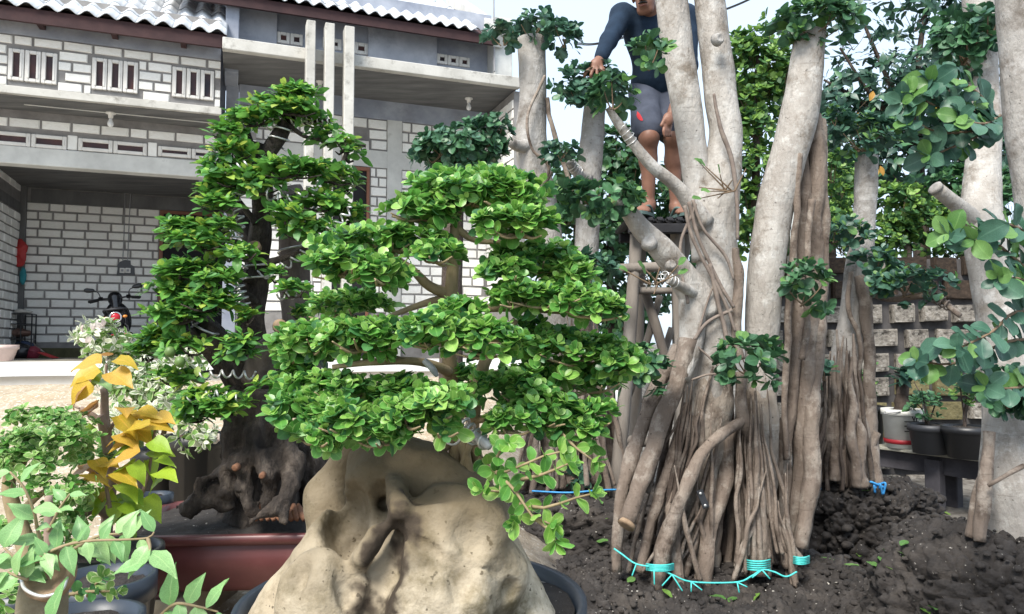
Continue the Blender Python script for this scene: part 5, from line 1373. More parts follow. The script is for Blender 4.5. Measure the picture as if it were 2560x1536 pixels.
# ================================================================== trestle and the man on it
m_log = pmat('weathered_pole', [(0.3, (.10, .085, .075)), (0.55, (.22, .195, .17)), (0.8, (.36, .33, .30))], 6, 8, .9, .7, 26, .008, stretch=(1, 1, .2))
m_tar = pmat('blackened_plank', [(0.3, (.012, .012, .014)), (0.7, (.035, .035, .04))], 6, 6, .8, .4, 30)
zT = P(1650, 551, 4.2)[2]
tr = thing('trestle', P(1640, 900, 4.35) * np.array([1, 1, 0]) + np.array([0, 0, .2]), 'tall rough pole trestle with blackened plank top that the man stands on', 'trestle')
def pole(name, a_, b_, ra, rb, mat=None, seg=10):
    m = MB(); pa, pb = P(*a_), P(*b_); m.tube([pa, pa * .5 + pb * .5 + np.array([.008, 0, 0]), pb], [M(ra, a_[2]), M((ra + rb) / 2, a_[2]), M(rb, b_[2])], seg, .12, 9, step=.04, seed=int(a_[0])); m.build(name, mat or m_log, tr)
for k in range(7):
    x = P(1568 + k * 24, 560, 4.2)[0]; m = MB(); m.box((x, 4.30, zT - .018), (.053, .46, .034), None, .012); m.build('plank', m_tar, tr, True)
for d in (4.10, 4.46):
    m = MB(); a_ = P(1578, 572, 4.2); m.box((P(1643, 572, 4.2)[0], d, zT - .065), (.36, .05, .055), None, .006); m.build('beam', m_tar, tr, False)
pole('post', (1592, 570, 4.2), (1538, 1250, 4.0), 15, 18); pole('post', (1692, 572, 4.2), (1714, 1260, 4.1), 18, 20)
pole('post', (1604, 575, 4.46), (1574, 1340, 4.7), 13, 15); pole('post', (1688, 575, 4.46), (1702, 1350, 4.7), 14, 16)
pole('rail', (1548, 672, 4.15), (1720, 664, 4.15), 13, 13); pole('rail', (1575, 727, 4.2), (1720, 727, 4.2), 10, 9); pole('rail', (1545, 1100, 4.05), (1730, 1115, 4.05), 13, 13)
pole('brace', (1600, 690, 4.3), (1690, 1000, 4.25), 12, 12); pole('brace', (1650, 740, 4.35), (1570, 990, 4.3), 9, 10); pole('brace', (1725, 560, 4.3), (1690, 700, 4.4), 14, 14); pole('brace', (1680, 820, 4.5), (1610, 1010, 4.5), 9, 9)

m_skin = pmat('tanned_skin', [(0.3, (.165, .080, .055)), (0.7, (.25, .130, .090))], 9, 5, .5, .15, 70, .002)
m_shirt = pmat('navy_shirt', [(0.3, (.005, .014, .030)), (0.7, (.012, .028, .054))], 12, 6, .9, .35, 50, .006)
m_short = pmat('slate_shorts', [(0.3, (.035, .042, .062)), (0.7, (.065, .075, .105))], 10, 6, .85, .35, 40, .006)
m_redp = flatmat('red_panel', (.45, .02, .03), .8)
m_hair = pmat('black_hair', [(0.3, (.006, .005, .005)), (0.7, (.02, .017, .015))], 40, 4, .6, .5, 90, .004)
m_sole = flatmat('grey_green_sandal', (.10, .16, .15), .6)
m_lip = flatmat('lip', (.20, .07, .055), .5)
man = thing('person', np.array([P(1650, 548, 4.2)[0], 4.25, zT]), 'man in navy long-sleeved shirt, slate shorts and sandals leaning down from the trestle', 'person')
J = lambda x, y, d: P(x, y, d)
def cap(a_, b_, ra, rb, k=.025, op='+'): return dict(a=a_, b=b_, ra=ra, rb=rb, k=k, op=op)
def ell(c, r, k=.025, R=None, op='+'):
    q = dict(c=c, r=r, k=k, op=op)
    if R is not None: q['R'] = R
    return q
hipR, kneR, ankR = J(1614, 238, 4.34), J(1622, 345, 4.14), J(1622, 508, 4.22)
hipL, kneL, ankL = J(1668, 238, 4.38), J(1684, 345, 4.20), J(1690, 508, 4.28)
pel, wai, che, nkb = J(1641, 228, 4.38), J(1641, 180, 4.34), J(1637, 95, 4.22), J(1628, 35, 4.14)
hd = J(1615, -14, 4.04)
shR, elR, wrR = J(1556, 40, 4.14), J(1522, 102, 4.02), J(1496, 155, 3.93)
shL, elL, wrL = J(1716, 42, 4.20), J(1722, 165, 4.14), J(1680, 280, 4.08)
ankR[2] = ankL[2] = zT + .095
body = [ell(pel, (.15, .11, .12)), cap(wai, che, .115, .125, .05), ell(che, (.16, .11, .12), .05), cap(nkb, hd - [0, -.02, .03], .055, .05),
        cap(che + [.0, 0, .03], shR, .07, .055, .04), cap(che + [0, 0, .03], shL, .07, .055, .04),
        cap(shR, elR, .050, .038), cap(elR, wrR, .038, .026), cap(shL, elL, .050, .038), cap(elL, wrL, .038, .026)]
for h_, kn, an in ((hipR, kneR, ankR), (hipL, kneL, ankL)):
    calf = kn * .68 + an * .32 + np.array([0, .022, 0])
    body += [cap(h_, kn, .080, .055), cap(kn, calf, .050, .052), cap(calf, an, .046, .032), ell(kn + [0, -.012, 0], (.046, .046, .05))]
# feet: heel, ball and toes
for an, dx in ((ankR, -.07), (ankL, .015)):
    ball = np.array([an[0] + dx * .8, an[1] - .12, zT + .040]); heel = np.array([an[0], an[1] + .03, zT + .045])
    body += [cap(an - [0, 0, .015], ball, .036, .026, .02), cap(an, heel, .034, .026, .02), ell(ball, (.045, .04, .022), .015)]
    for q in range(5):
        f = (q - 2) / 2; tt_ = ball + np.array([f * .036 + dx * .25, -.048 + abs(f + .5) * .012, -.010])
        body.append(cap(ball + [f * .03, -.01, -.006], tt_, .011, .013 if q == (4 if dx < 0 else 0) else .0095, .004))
# head: looking down to the left
fwd_ = unit(np.array([-.35, -.75, -.35])); upd = unit(np.array([-.10, -.25, 1.0]) - fwd_ * np.dot(fwd_, np.array([-.10, -.25, 1.0]))); lat = np.cross(fwd_, upd)
Rh = np.stack([lat, fwd_, upd], -1)
hp_ = lambda a_, b_, c_: hd + Rh @ np.array([a_, b_, c_])
body += [ell(hp_(0, -.012, .03), (.074, .094, .09), .02, Rh), ell(hp_(0, .035, -.045), (.052, .052, .062), .02, Rh), cap(hp_(-.025, .05, -.085), hp_(.025, .05, -.085), .022, .022, .015),
         cap(hp_(0, .082, .015), hp_(0, .100, -.020), .010, .015, .008), ell(hp_(-.012, .090, -.026), (.010, .010, .008), .005, Rh), ell(hp_(.012, .090, -.026), (.010, .010, .008), .005, Rh),
         cap(hp_(-.045, .073, .028), hp_(.045, .073, .028), .013, .013, .012), ell(hp_(-.075, -.005, -.005), (.010, .022, .032), .006, Rh), ell(hp_(.075, -.005, -.005), (.010, .022, .032), .006, Rh),
         cap(hp_(-.016, .086, -.052), hp_(.016, .086, -.052), .008, .008, .006), cap(hp_(-.014, .084, -.064), hp_(.014, .084, -.064), .008, .008, .006),
         ell(hp_(-.030, .084, .012), (.014, .010, .009), .004, Rh, '-'), ell(hp_(.030, .084, .012), (.014, .010, .009), .004, Rh, '-'), ell(hp_(-.030, .070, .012), (.012, .012, .012), .003, Rh), ell(hp_(.030, .070, .012), (.012, .012, .012), .003, Rh)]
# working hand: palm, four fingers curling down into the leaves, thumb from the side of the palm
kn_ = J(1485, 172, 3.90)
body += [ell((wrR * .45 + kn_ * .55), (.036, .026, .040), .018)]
for q, (dx, dy, L) in enumerate(((-22, 24, 1.0), (-12, 29, 1.05), (-2, 30, 1.0), (8, 26, .85))):
    k0 = J(1473 + q * 10, 172, 3.895); k1 = J(1473 + q * 10 + dx * .5, 172 + dy * .55, 3.885); k2 = J(1473 + q * 10 + dx * .55, 172 + dy * L, 3.905)
    body += [cap(k0, k1, .0105, .0092, .006), cap(k1, k2, .0092, .0075, .004)]
body += [cap(J(1500, 162, 3.91), J(1510, 176, 3.895), .012, .0105, .008), cap(J(1510, 176, 3.895), J(1508, 188, 3.885), .0105, .0085, .004)]
# other hand, hanging beside the knee
body += [ell(J(1670, 300, 4.06), (.030, .024, .042), .016)]
for q in range(4):
    k0 = J(1662 + q * 5, 314, 4.05 + .012 * q); k1 = J(1659 + q * 5, 328, 4.04 + .012 * q); k2 = J(1661 + q * 5, 341, 4.045 + .012 * q)
    body += [cap(k0, k1, .0100, .0090, .005), cap(k1, k2, .0090, .0075, .004)]
body += [cap(J(1663, 296, 4.05), J(1653, 314, 4.04), .0115, .009, .006)]
lo = np.array([J(1440, 0, 3.9)[0], 3.82, zT - .01]); hi = np.array([J(1760, 0, 4.2)[0], 4.60, hd[2] + .16])
V, Qd = sdf_mesh(body, lo, hi, .0070)
add('body', V, [Qd], m_skin, man)
wr_ = lambda p: -.008 * fbm(p * np.array([14, 14, 9]), 3, 4)
shirt = [cap(wai - [0, 0, .05], che, .135, .138, .05), ell(wai - [0, 0, .06], (.150, .125, .07), .04), ell(che, (.175, .125, .13), .05), cap(che + [0, 0, .03], shR, .080, .066, .05), cap(che + [0, 0, .03], shL, .080, .066, .05),
         cap(shR, elR, .064, .050, .03), cap(elR, elR * .2 + wrR * .8, .050, .038, .02), cap(shL, elL, .064, .050, .03), cap(elL, elL * .3 + wrL * .7, .050, .038, .02), ell(nkb, (.075, .06, .035), .03)]
V, Qd = sdf_mesh(shirt, lo, hi, .010, wr_); add('shirt', V, [Qd], m_shirt, man)
shorts = [ell(pel, (.168, .128, .125), .03), cap(hipR + [-.006, 0, 0], hipR * .15 + kneR * .85 + [-.004, 0, 0], .095, .090, .03), cap(hipL, hipL * .15 + kneL * .85, .095, .090, .03),
          ell(hipR * -.12 + kneR * 1.12, (.13, .13, .045), .012, None, '-'), ell(hipL * -.12 + kneL * 1.12, (.13, .13, .045), .012, None, '-')]
V, Qd = sdf_mesh(shorts, lo, hi, .009, wr_); sh_ = add('shorts', V, [Qd], m_short, man)
m = MB(); m.put(np.array([P(1574, 258, 4.14), P(1592, 276, 4.12), P(1609, 304, 4.11), P(1598, 300, 4.10), P(1582, 290, 4.12), P(1575, 284, 4.14)]) + np.array([0, -.02, 0]), [(0, 1, 4, 5), (1, 2, 3, 4)])
mm = m.build('red_panel', m_redp, sh_)
sm = mm.modifiers.new('w', 'SHRINKWRAP'); sm.target = sh_; sm.offset = .003; ss = mm.modifiers.new('s', 'SUBSURF'); ss.levels = ss.render_levels = 3; mm.modifiers.move(1, 0)
# hair and moustache
V, Qd = sdf_mesh([ell(hp_(0, -.022, .045), (.082, .100, .092), .02, Rh), ell(hp_(0, .06, -.02), (.09, .085, .085), .01, Rh, '-')], hd - .16, hd + .18, .008, lambda p: -.004 * fbm(p * 60, 2, 2)); add('hair', V, [Qd], m_hair, man)
m = MB(); m.tube([hp_(-.026, .090, -.046), hp_(0, .1005, -.040), hp_(.026, .090, -.046)], [.003, .0065, .003], 8, .2, 80); m.build('moustache', m_hair, man)
m = MB(); m.tube([hp_(-.020, .090, -.058), hp_(0, .0955, -.057), hp_(.020, .090, -.058)], [.002, .005, .002], 8); m.build('lips', m_lip, man)
for sx_ in (-1, 1):
    m = MB(); m.tube([hp_(sx_ * .048, .080, .030), hp_(sx_ * .03, .090, .034), hp_(sx_ * .012, .088, .030)], [.003, .005, .003], 6); m.build('eyebrow', m_hair, man)
    m = MB(); m.lathe(hp_(sx_ * .030, .0745, .012), [(.002, .0105), (.008, .006), (.0105, 0), (.008, -.006), (.002, -.0105)], 12); m.build('eye', m_hair, man)
# sandals
for an, dx in ((ankR, -.07), (ankL, .015)):
    sd_ = MB(); c = np.array([an[0] + dx * .5, an[1] - .07, zT + .008]); ang = math.atan2(-dx, .15)
    Rz = np.array(Matrix.Rotation(-ang, 3, 'Z')); t_ = np.arange(26) * 2 * math.pi / 26
    ol = np.stack([.046 * np.cos(t_) * (1 + .12 * -np.sin(t_)), .135 * np.sin(t_), 0 * t_], -1) @ Rz.T + c
    nn = len(ol); sd_.put(np.vstack([ol, ol + [0, 0, .018]]), [tuple(range(nn))[::-1], tuple(range(nn, 2 * nn))] + [(i, (i + 1) % nn, nn + (i + 1) % nn, nn + i) for i in range(nn)])
    so = sd_.build('sandal', m_sole, man, False)
    for sg in (-1, 1):
        m = MB(); q0 = np.array([an[0] + dx * .95, an[1] - .145, zT + .045]); m.tube([q0, np.array([an[0] + dx * .7 + sg * .035, an[1] - .10, zT + .066]), np.array([an[0] + dx * .35 + sg * .047, an[1] - .03, zT + .020])], [.006, .008, .007], 7); m.build('strap', m_sole, so)
# ================================================================== foreground materials
l_bon = leafmat('bonsai_leaf', [(.060, .190, .038), (.10, .285, .052), (.155, .38, .078)], .34, .36, edge=((.36, .56, .20), .80))
l_bony = leafmat('bonsai_leaf_young', [(.15, .34, .055), (.22, .44, .08), (.32, .52, .13)], .36, .35, edge=((.55, .66, .28), .82))
l_bond = leafmat('bonsai_leaf_deep', [(.036, .125, .044), (.060, .185, .060), (.088, .245, .074)], .34, .32)  # deeper green mixed in at random among the leaves
l_ser = leafmat('oval_leaf', [(.070, .205, .040), (.11, .29, .055), (.16, .37, .075)], .42, .35)
l_sery = leafmat('oval_leaf_young', [(.16, .36, .05), (.25, .45, .07), (.42, .50, .10)], .42, .4)
l_serd = leafmat('oval_leaf_mature', [(.040, .135, .042), (.065, .185, .056), (.095, .24, .07)], .42, .3)
l_var = leafmat('variegated_leaf', [(.10, .22, .05), (.16, .31, .07), (.24, .40, .11)], .5, .35, edge=((.62, .70, .38), .72))
l_varw = leafmat('white_variegated_leaf', [(.16, .24, .11), (.34, .40, .24), (.62, .64, .48)], .5, .35, edge=((.82, .82, .72), .45))
l_pink = leafmat('pinkish_leaf', [(.62, .52, .48), (.74, .66, .60), (.80, .76, .70)], .5, .35)
l_yel = leafmat('yellow_leaf', [(.46, .34, .035), (.60, .42, .05), (.55, .33, .07)], .45, .4)
l_copper = leafmat('copper_leaf', [(.42, .20, .08), (.50, .28, .10), (.48, .30, .14)], .45, .35)
l_lime = leafmat('lime_leaf', [(.26, .42, .03), (.36, .50, .045), (.20, .36, .04)], .42, .4)
l_mint = leafmat('soft_green_leaf', [(.15, .32, .11), (.21, .40, .15), (.29, .46, .19)], .42, .3)
m_dbark = pmat('dark_bonsai_bark', [(0.30, (.012, .010, .009)), (0.52, (.055, .044, .037)), (0.74, (.17, .14, .115))], 22, 10, .85, 1.0, 40, .030, stretch=(1, 1, .5), dirt=((.17, .13, .10), .60, .75), dscale=9)
m_dbark2 = pmat('grey_bonsai_bark', [(0.28, (.05, .042, .036)), (0.55, (.12, .10, .088)), (0.8, (.22, .195, .17))], 14, 9, .85, .9, 34, .010, stretch=(1, 1, .35))
m_tan = pmat('tan_bonsai_bark', [(0.28, (.17, .125, .07)), (0.55, (.28, .22, .13)), (0.8, (.38, .31, .20))], 16, 8, .8, .5, 60, .004, stretch=(1, 1, .6), dirt=((.13, .12, .05), .55, .75), dscale=12)
m_fresh = pmat('orange_heartwood', [(0.3, (.12, .055, .032)), (0.7, (.27, .14, .085))], 18, 6, .85, .6, 40, .006)
m_rock = pmat('tan_limestone', [(0.22, (.24, .19, .125)), (0.45, (.38, .32, .23)), (0.66, (.50, .44, .34)), (0.88, (.62, .57, .48))], 5, 8, .9, .6, 38, .010, dirt=((.14, .115, .065), .49, .66), dscale=7, speck=((.12, .10, .07), .66), spscale=70)
m_maroon = pmat('maroon_glaze', [(0.3, (.075, .022, .024)), (0.6, (.125, .040, .040)), (0.85, (.19, .085, .078))], 5, 7, .38, .12, 30, .003, spec=.5, dirt=((.16, .11, .10), .62, .8), dscale=4)
m_pink = flatmat('pink_pot', (.55, .42, .37), .7)
m_blk = flatmat('dark_blue_pot', (.026, .036, .052), .4)

# ------------------------------------------------------------------ rock
zR = P(1030, 1500, 1.42)[2]
prk = np.array([P(1010, 1500, 1.42)[0], 1.42, zR - .03])
q = lambda x, y, d: P(x, y, d)
rp = [cap(q(1000, 1200, 1.44), q(1000, 1620, 1.44), .075, .235, .05), cap(q(800, 1430, 1.40), q(700, 1620, 1.40), .060, .085, .05), cap(q(1170, 1280, 1.40), q(1300, 1600, 1.40), .062, .085, .05),
      cap(q(925, 1165, 1.44), q(1055, 1185, 1.42), .050, .052, .04), cap(q(1055, 1185, 1.42), q(1190, 1285, 1.40), .052, .058, .04), cap(q(940, 1190, 1.40), q(800, 1400, 1.36), .042, .050, .03),
      ell(q(1130, 1350, 1.30), (.105, .065, .095), .035), ell(q(1070, 1500, 1.26), (.11, .06, .10), .04), ell(q(800, 1520, 1.28), (.075, .055, .10), .04), ell(q(1240, 1440, 1.32), (.06, .05, .07), .03),
      cap(q(880, 1125, 1.56), q(818, 1250, 1.55), .030, .042, .03), cap(q(818, 1250, 1.55), q(840, 1420, 1.52), .042, .06, .03), cap(q(1230, 1330, 1.46), q(1300, 1420, 1.46), .018, .014, .012), cap(q(1300, 1420, 1.46), q(1280, 1480, 1.44), .014, .016, .012),
      cap(q(985, 1215, 1.34), q(1000, 1300, 1.28), .020, .022, .02), cap(q(960, 1330, 1.28), q(900, 1400, 1.27), .016, .020, .02)]
sf = lambda x, y, off: surf_pt(rp0, x, y, 1.0, 1.7, off)
rp0 = list(rp)
rp += [ell(sf(858, 1290, .012), (.046, .060, .062), .022, None, '-'), ell(sf(880, 1362, .02), (.032, .06, .030), .016, None, '-'), cap(sf(962, 1262, -.02), sf(962, 1258, .10), .015, .012, .010, '-'), ell(sf(958, 1258, -.004), (.026, .024, .034), .014, None, '-'),
       cap(sf(998, 1300, .0), sf(990, 1350, .004), .008, .014, .008, '-'), cap(sf(990, 1350, .004), sf(962, 1440, .010), .016, .028, .010, '-'), cap(sf(962, 1440, .010), sf(935, 1500, .006), .028, .020, .010, '-'), cap(sf(935, 1500, .006), sf(915, 1580, .006), .020, .022, .010, '-'),
       cap(sf(992, 1340, .030), sf(965, 1430, .042), .013, .024, .008, '-'), cap(sf(965, 1430, .042), sf(938, 1500, .036), .024, .018, .008, '-'), ell(sf(862, 1310, .045), (.032, .045, .046), .012, None, '-'), ell(sf(884, 1368, .05), (.022, .04, .022), .010, None, '-'),
       cap(sf(1012, 1335, -.003), sf(1090, 1388, -.001), .005, .010, .005, '-'), cap(sf(1090, 1388, -.001), sf(1180, 1412, -.003), .006, .004, .004, '-'), cap(sf(1180, 1412, -.003), sf(1250, 1435, -.003), .004, .003, .004, '-'), ell(sf(1278, 1475, .0), (.014, .010, .017), .010, None, '-'),
       ell(sf(1055, 1232, -.006), (.055, .028, .022), .012, None, '-'), ell(sf(1110, 1222, -.006), (.045, .026, .020), .015, None, '-'), ell(sf(1080, 1420, -.002), (.028, .012, .010), .01, None, '-'), ell(sf(1160, 1440, .0), (.020, .016, .035), .02, None, '-'), ell(sf(860, 1450, .0), (.016, .014, .05), .02, None, '-'),
       cap(sf(935, 1330, -.004), sf(905, 1395, -.004), .012, .016, .016), cap(sf(985, 1215, -.004), sf(1000, 1275, -.004), .014, .016, .016), ell(sf(745, 1440, .0), (.02, .02, .03), .02, None, '-'), ell(sf(1190, 1340, .002), (.03, .014, .03), .02, None, '-')]
V, Qd = sdf_mesh(rp, (q(600, 0, 1.4)[0], 1.08, zR - .06), (q(1420, 0, 1.4)[0], 1.72, P(0, 1085, 1.45)[2]), .0052, lambda p: -.010 * fbm(p * 9, 3, 4) - .0030 * fbm(p * 42, 3, 6))
t = m_rock.node_tree; b = t.nodes['Principled BSDF']; src = b.inputs['Base Color'].links[0].from_socket      # brown algae film over the crown of the stone
tc = _n(t, 'ShaderNodeTexCoord'); sx = _n(t, 'ShaderNodeSeparateXYZ'); t.links.new(tc.outputs['Object'], sx.inputs[0])
n2 = _n(t, 'ShaderNodeTexNoise'); n2.inputs['Scale'].default_value = 9; n2.inputs['Detail'].default_value = 7; t.links.new(tc.outputs['Object'], n2.inputs['Vector'])
ma = _n(t, 'ShaderNodeMath', operation='MULTIPLY_ADD'); ma.inputs[1].default_value = .26; t.links.new(n2.outputs['Fac'], ma.inputs[0]); t.links.new(sx.outputs[2], ma.inputs[2])
mr = _n(t, 'ShaderNodeMapRange'); mr.inputs[1].default_value = .22; mr.inputs[2].default_value = .36; mr.inputs[4].default_value = .88; t.links.new(ma.outputs[0], mr.inputs[0])
mx = _n(t, 'ShaderNodeMixRGB'); mx.inputs[2].default_value = (.105, .080, .046, 1); t.links.new(mr.outputs[0], mx.inputs[0]); t.links.new(src, mx.inputs[1]); t.links.new(mx.outputs[0], b.inputs['Base Color'])
# dark brown tint painted along the long crevice, ragged at its edges
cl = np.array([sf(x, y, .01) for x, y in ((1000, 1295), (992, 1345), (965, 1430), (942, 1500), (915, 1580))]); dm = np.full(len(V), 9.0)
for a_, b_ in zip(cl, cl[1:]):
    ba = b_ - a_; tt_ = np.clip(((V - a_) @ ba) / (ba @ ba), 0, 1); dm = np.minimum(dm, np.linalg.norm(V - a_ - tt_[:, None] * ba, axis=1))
crevice_tint = np.clip(1 - (dm + .035 * fbm(V * 45, 3, 8)) / .075, 0, 1)
n6 = _n(t, 'ShaderNodeAttribute'); n6.attribute_name = 'crevice_tint'
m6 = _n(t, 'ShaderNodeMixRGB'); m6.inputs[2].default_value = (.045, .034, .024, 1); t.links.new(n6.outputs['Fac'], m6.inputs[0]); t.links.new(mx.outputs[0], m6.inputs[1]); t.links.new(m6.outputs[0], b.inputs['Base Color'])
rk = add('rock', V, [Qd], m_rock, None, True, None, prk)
at_ = rk.data.attributes.new('crevice_tint', 'FLOAT', 'POINT'); at_.data.foreach_set('value', sstep(crevice_tint, .30, .62).astype(np.float32))
tag(rk, 'tan hollowed limestone rock carrying the bright green bonsai in the foreground', 'rock')
cp = np.array([P(1035, 1500, 1.42)[0], 1.42, zR - .185])
pot('plant_pot', cp, .26, .315, .19, m_blk, 'wide dark blue pot under the tan rock at the bottom edge', rim=.010, seg=48)
m = MB(); zg = float(gz(cp[0], cp[1])); m.box((cp[0], cp[1], (zg - .06 + cp[2]) / 2), (.5, .45, cp[2] - zg + .06), None, .01)
tag(m.build('plinth_block', m_conc, None), 'pale concrete block below the pot of the rock bonsai', 'block')

# ------------------------------------------------------------------ bonsai on the rock
bz = thing('bonsai_tree', P(1150, 1120, 1.50), 'bright green round-leaved bonsai in layered pads growing over the tan rock', 'bonsai')
trunk(bz, [[(1150, 1150, 20, 1.50), (1132, 1050, 20, 1.48), (1125, 930, 19, 1.46), (1124, 850, 18, 1.44), (1126, 760, 18, 1.42), (1134, 640, 14, 1.42), (1138, 560, 12, 1.42), (1150, 500, 9, 1.42)],
           [(1180, 1200, 18, 1.48), (1180, 1080, 18, 1.44), (1190, 990, 17, 1.40), (1210, 910, 15, 1.38), (1235, 860, 12, 1.38), (1290, 800, 9, 1.38)]], 1.45, m_tan, seg=14, noise=.10, ns=30)
BR_ = [[(1120, 735, 15, 1.42), (1075, 715, 13, 1.40), (1030, 672, 11, 1.38), (970, 640, 8, 1.38), (880, 640, 5, 1.38)], [(1115, 745, 10, 1.42), (1060, 760, 8, 1.42), (980, 790, 6, 1.42), (900, 830, 4, 1.42)],
       [(1130, 560, 10, 1.42), (1190, 600, 8, 1.42), (1290, 605, 5, 1.42)], [(1135, 770, 10, 1.42), (1230, 770, 9, 1.42), (1340, 775, 7, 1.42), (1440, 785, 4, 1.42)], [(1122, 930, 12, 1.44), (1040, 905, 10, 1.36), (940, 905, 9, 1.32), (830, 918, 6, 1.30)],
       [(1020, 905, 7, 1.35), (945, 880, 5, 1.34), (870, 870, 4, 1.34), (820, 880, 3, 1.34)], [(1200, 960, 12, 1.40), (1300, 950, 9, 1.42), (1400, 930, 6, 1.42), (1500, 890, 4, 1.42)], [(1190, 1030, 10, 1.42), (1140, 1040, 8, 1.34), (1060, 1035, 6, 1.28)],
       [(1185, 1050, 11, 1.42), (1290, 1040, 7, 1.40), (1390, 1070, 5, 1.40)], [(1120, 860, 8, 1.42), (1180, 850, 7, 1.34), (1260, 850, 5, 1.30)], [(1130, 600, 7, 1.42), (1060, 560, 5, 1.42), (980, 540, 4, 1.42)], [(1290, 950, 6, 1.42), (1360, 870, 5, 1.42), (1420, 850, 4, 1.42)]]
roots(bz, BR_, 1.4, m_tan, 'branch', .14, 8)
roots(bz, [[(1150, 1080, 15, 1.46), (1135, 1150, 14, 1.44), (1120, 1220, 10, 1.42)], [(1160, 1090, 17, 1.44), (1172, 1170, 15, 1.41), (1185, 1240, 12, 1.385)], [(1130, 1100, 12, 1.45), (1090, 1150, 10, 1.44), (1065, 1170, 8, 1.42)], [(1190, 1110, 14, 1.45), (1215, 1190, 14, 1.43), (1225, 1270, 12, 1.41)], [(1175, 1110, 8, 1.42), (1150, 1180, 8, 1.40), (1160, 1260, 6, 1.37)]], 1.42, m_tan, 'root', .16, 9)
lv = Leaves()
PB = [(1195, 485, 165, 48, 120, 1.42), (1110, 465, 90, 34, 40, 1.46), (1270, 500, 80, 40, 44, 1.40), (1060, 530, 90, 34, 44, 1.40), (1285, 565, 105, 40, 70, 1.34), (1210, 450, 90, 25, 30, 1.5),
      (960, 605, 160, 38, 84, 1.40), (870, 665, 105, 42, 60, 1.34), (960, 690, 70, 30, 26, 1.32), (1090, 640, 55, 28, 16, 1.34), (1345, 655, 110, 45, 66, 1.42), (1420, 690, 70, 36, 34, 1.40), (1270, 680, 60, 36, 24, 1.36),
      (1370, 745, 130, 38, 70, 1.36), (1480, 775, 80, 32, 40, 1.34), (1300, 745, 60, 26, 20, 1.34), (870, 770, 110, 40, 44, 1.50), (800, 850, 100, 50, 60, 1.36), (910, 850, 110, 48, 66, 1.30), (740, 880, 60, 40, 24, 1.38),
      (1100, 835, 95, 48, 50, 1.24), (1220, 860, 90, 48, 50, 1.24), (1150, 790, 70, 34, 24, 1.28), (1440, 880, 120, 48, 70, 1.40), (1540, 910, 66, 36, 34, 1.38), (1350, 850, 80, 46, 40, 1.42), (1480, 960, 80, 40, 34, 1.42),
      (1010, 990, 70, 44, 34, 1.32), (840, 985, 120, 52, 70, 1.32), (760, 1040, 80, 50, 48, 1.28), (900, 1060, 110, 48, 56, 1.24), (1010, 1040, 80, 40, 36, 1.22), (1100, 1010, 80, 46, 34, 1.22), (740, 960, 60, 36, 22, 1.38), (800, 1090, 70, 30, 20, 1.24), (960, 1095, 70, 28, 20, 1.22), (1100, 1070, 50, 24, 8, 1.22),
      (1290, 980, 90, 50, 44, 1.34), (1360, 1030, 90, 46, 44, 1.32), (1440, 1085, 66, 40, 30, 1.32), (1280, 1060, 60, 36, 18, 1.28), (1490, 1040, 40, 36, 12, 1.34), (1340, 950, 90, 40, 36, 1.40), (1180, 950, 60, 40, 18, 1.48)]
for (x, y, hw, hh, n, d) in PB:
    c = P(x, y, d); pad(lv, c, (M(hw * .86, d), M((hw + hh) / 2 * .62, d), M(hh * .68, d)), int(n * 1.32), .0255, .55, 6, tilt=(0, 0), lower=.55, pyoung=.42, el=.38, nm=3, rough=.35)
twb = MB()
for (x, y, hw, hh, n, d) in PB:
    for _ in range(max(4, n // 7)):
        s0 = P(x + rnd.uniform(-.25, .25) * hw, y + hh * .55, d); e_ = P(x + rnd.uniform(-.95, .95) * hw, y + rnd.uniform(-.1, .7) * hh, d + rnd.uniform(-.06, .05))
        twb.tube([s0, (s0 + e_) / 2 + np.array([0, 0, -.006]), e_], [.0034, .0026, .0014], 5, .2, 60)
twb.build('twigs', m_tan, bz, True, 'stuff')
# hanging spray in front
def spray(lv, seqs, size, nm, gap, tree, mat, name='shoot', pyoung=.5):
    for seq in seqs:
        X = catmull(np.array([np.append(P(a_, b_, d), 1) for a_, b_, d in seq]), gap)[:, :3]
        m = MB(); m.tube(X, np.linspace(.0035, .0016, len(X)), 6, spline=False); m.build(name, mat, tree)
        for k in range(1, len(X)):
            T = unit(X[k] - X[k - 1]); a_ = unit(np.cross(T, [0.2, -1, .3])); b_ = np.cross(T, a_); ph = k * 1.57 + rnd.uniform(-.3, .3)
            for s_ in (0, math.pi):
                dd = a_ * math.cos(ph + s_) + b_ * math.sin(ph + s_)
                lv.put(X[k], dd + T * .5, unit(T * .8 - dd * .3 + np.array([0, -.6, .5])), size * rnd.uniform(.8, 1.15), nm - 1 if k > len(X) - 3 else (0 if rnd.random() > pyoung * .4 else nm - 1))
        rosette(lv, X[-1], X[-1] - X[-2], 5, size * .9, .6, .9, nm)
lv2 = Leaves()
spray(lv2, [[(1190, 1130, 1.34), (1240, 1180, 1.24), (1290, 1170, 1.20), (1360, 1140, 1.18), (1400, 1130, 1.17)], [(1240, 1180, 1.24), (1290, 1230, 1.18), (1330, 1290, 1.16), (1375, 1310, 1.15)], [(1250, 1180, 1.24), (1250, 1230, 1.2), (1210, 1225, 1.18)],
            [(1300, 1200, 1.2), (1360, 1185, 1.17), (1420, 1160, 1.16)], [(1330, 1290, 1.16), (1380, 1330, 1.15), (1387, 1352, 1.15)], [(1300, 1260, 1.18), (1360, 1270, 1.16), (1440, 1245, 1.15), (1480, 1235, 1.14)], [(1230, 1170, 1.25), (1255, 1120, 1.22), (1270, 1110, 1.2)], [(1270, 1210, 1.22), (1300, 1290, 1.19), (1290, 1300, 1.18)],
            [(1400, 1080, 1.3), (1440, 1120, 1.26), (1480, 1150, 1.25)]], .027, 3, .020, bz, m_tan)
l3 = [l_bon, l_bond, l_bony]
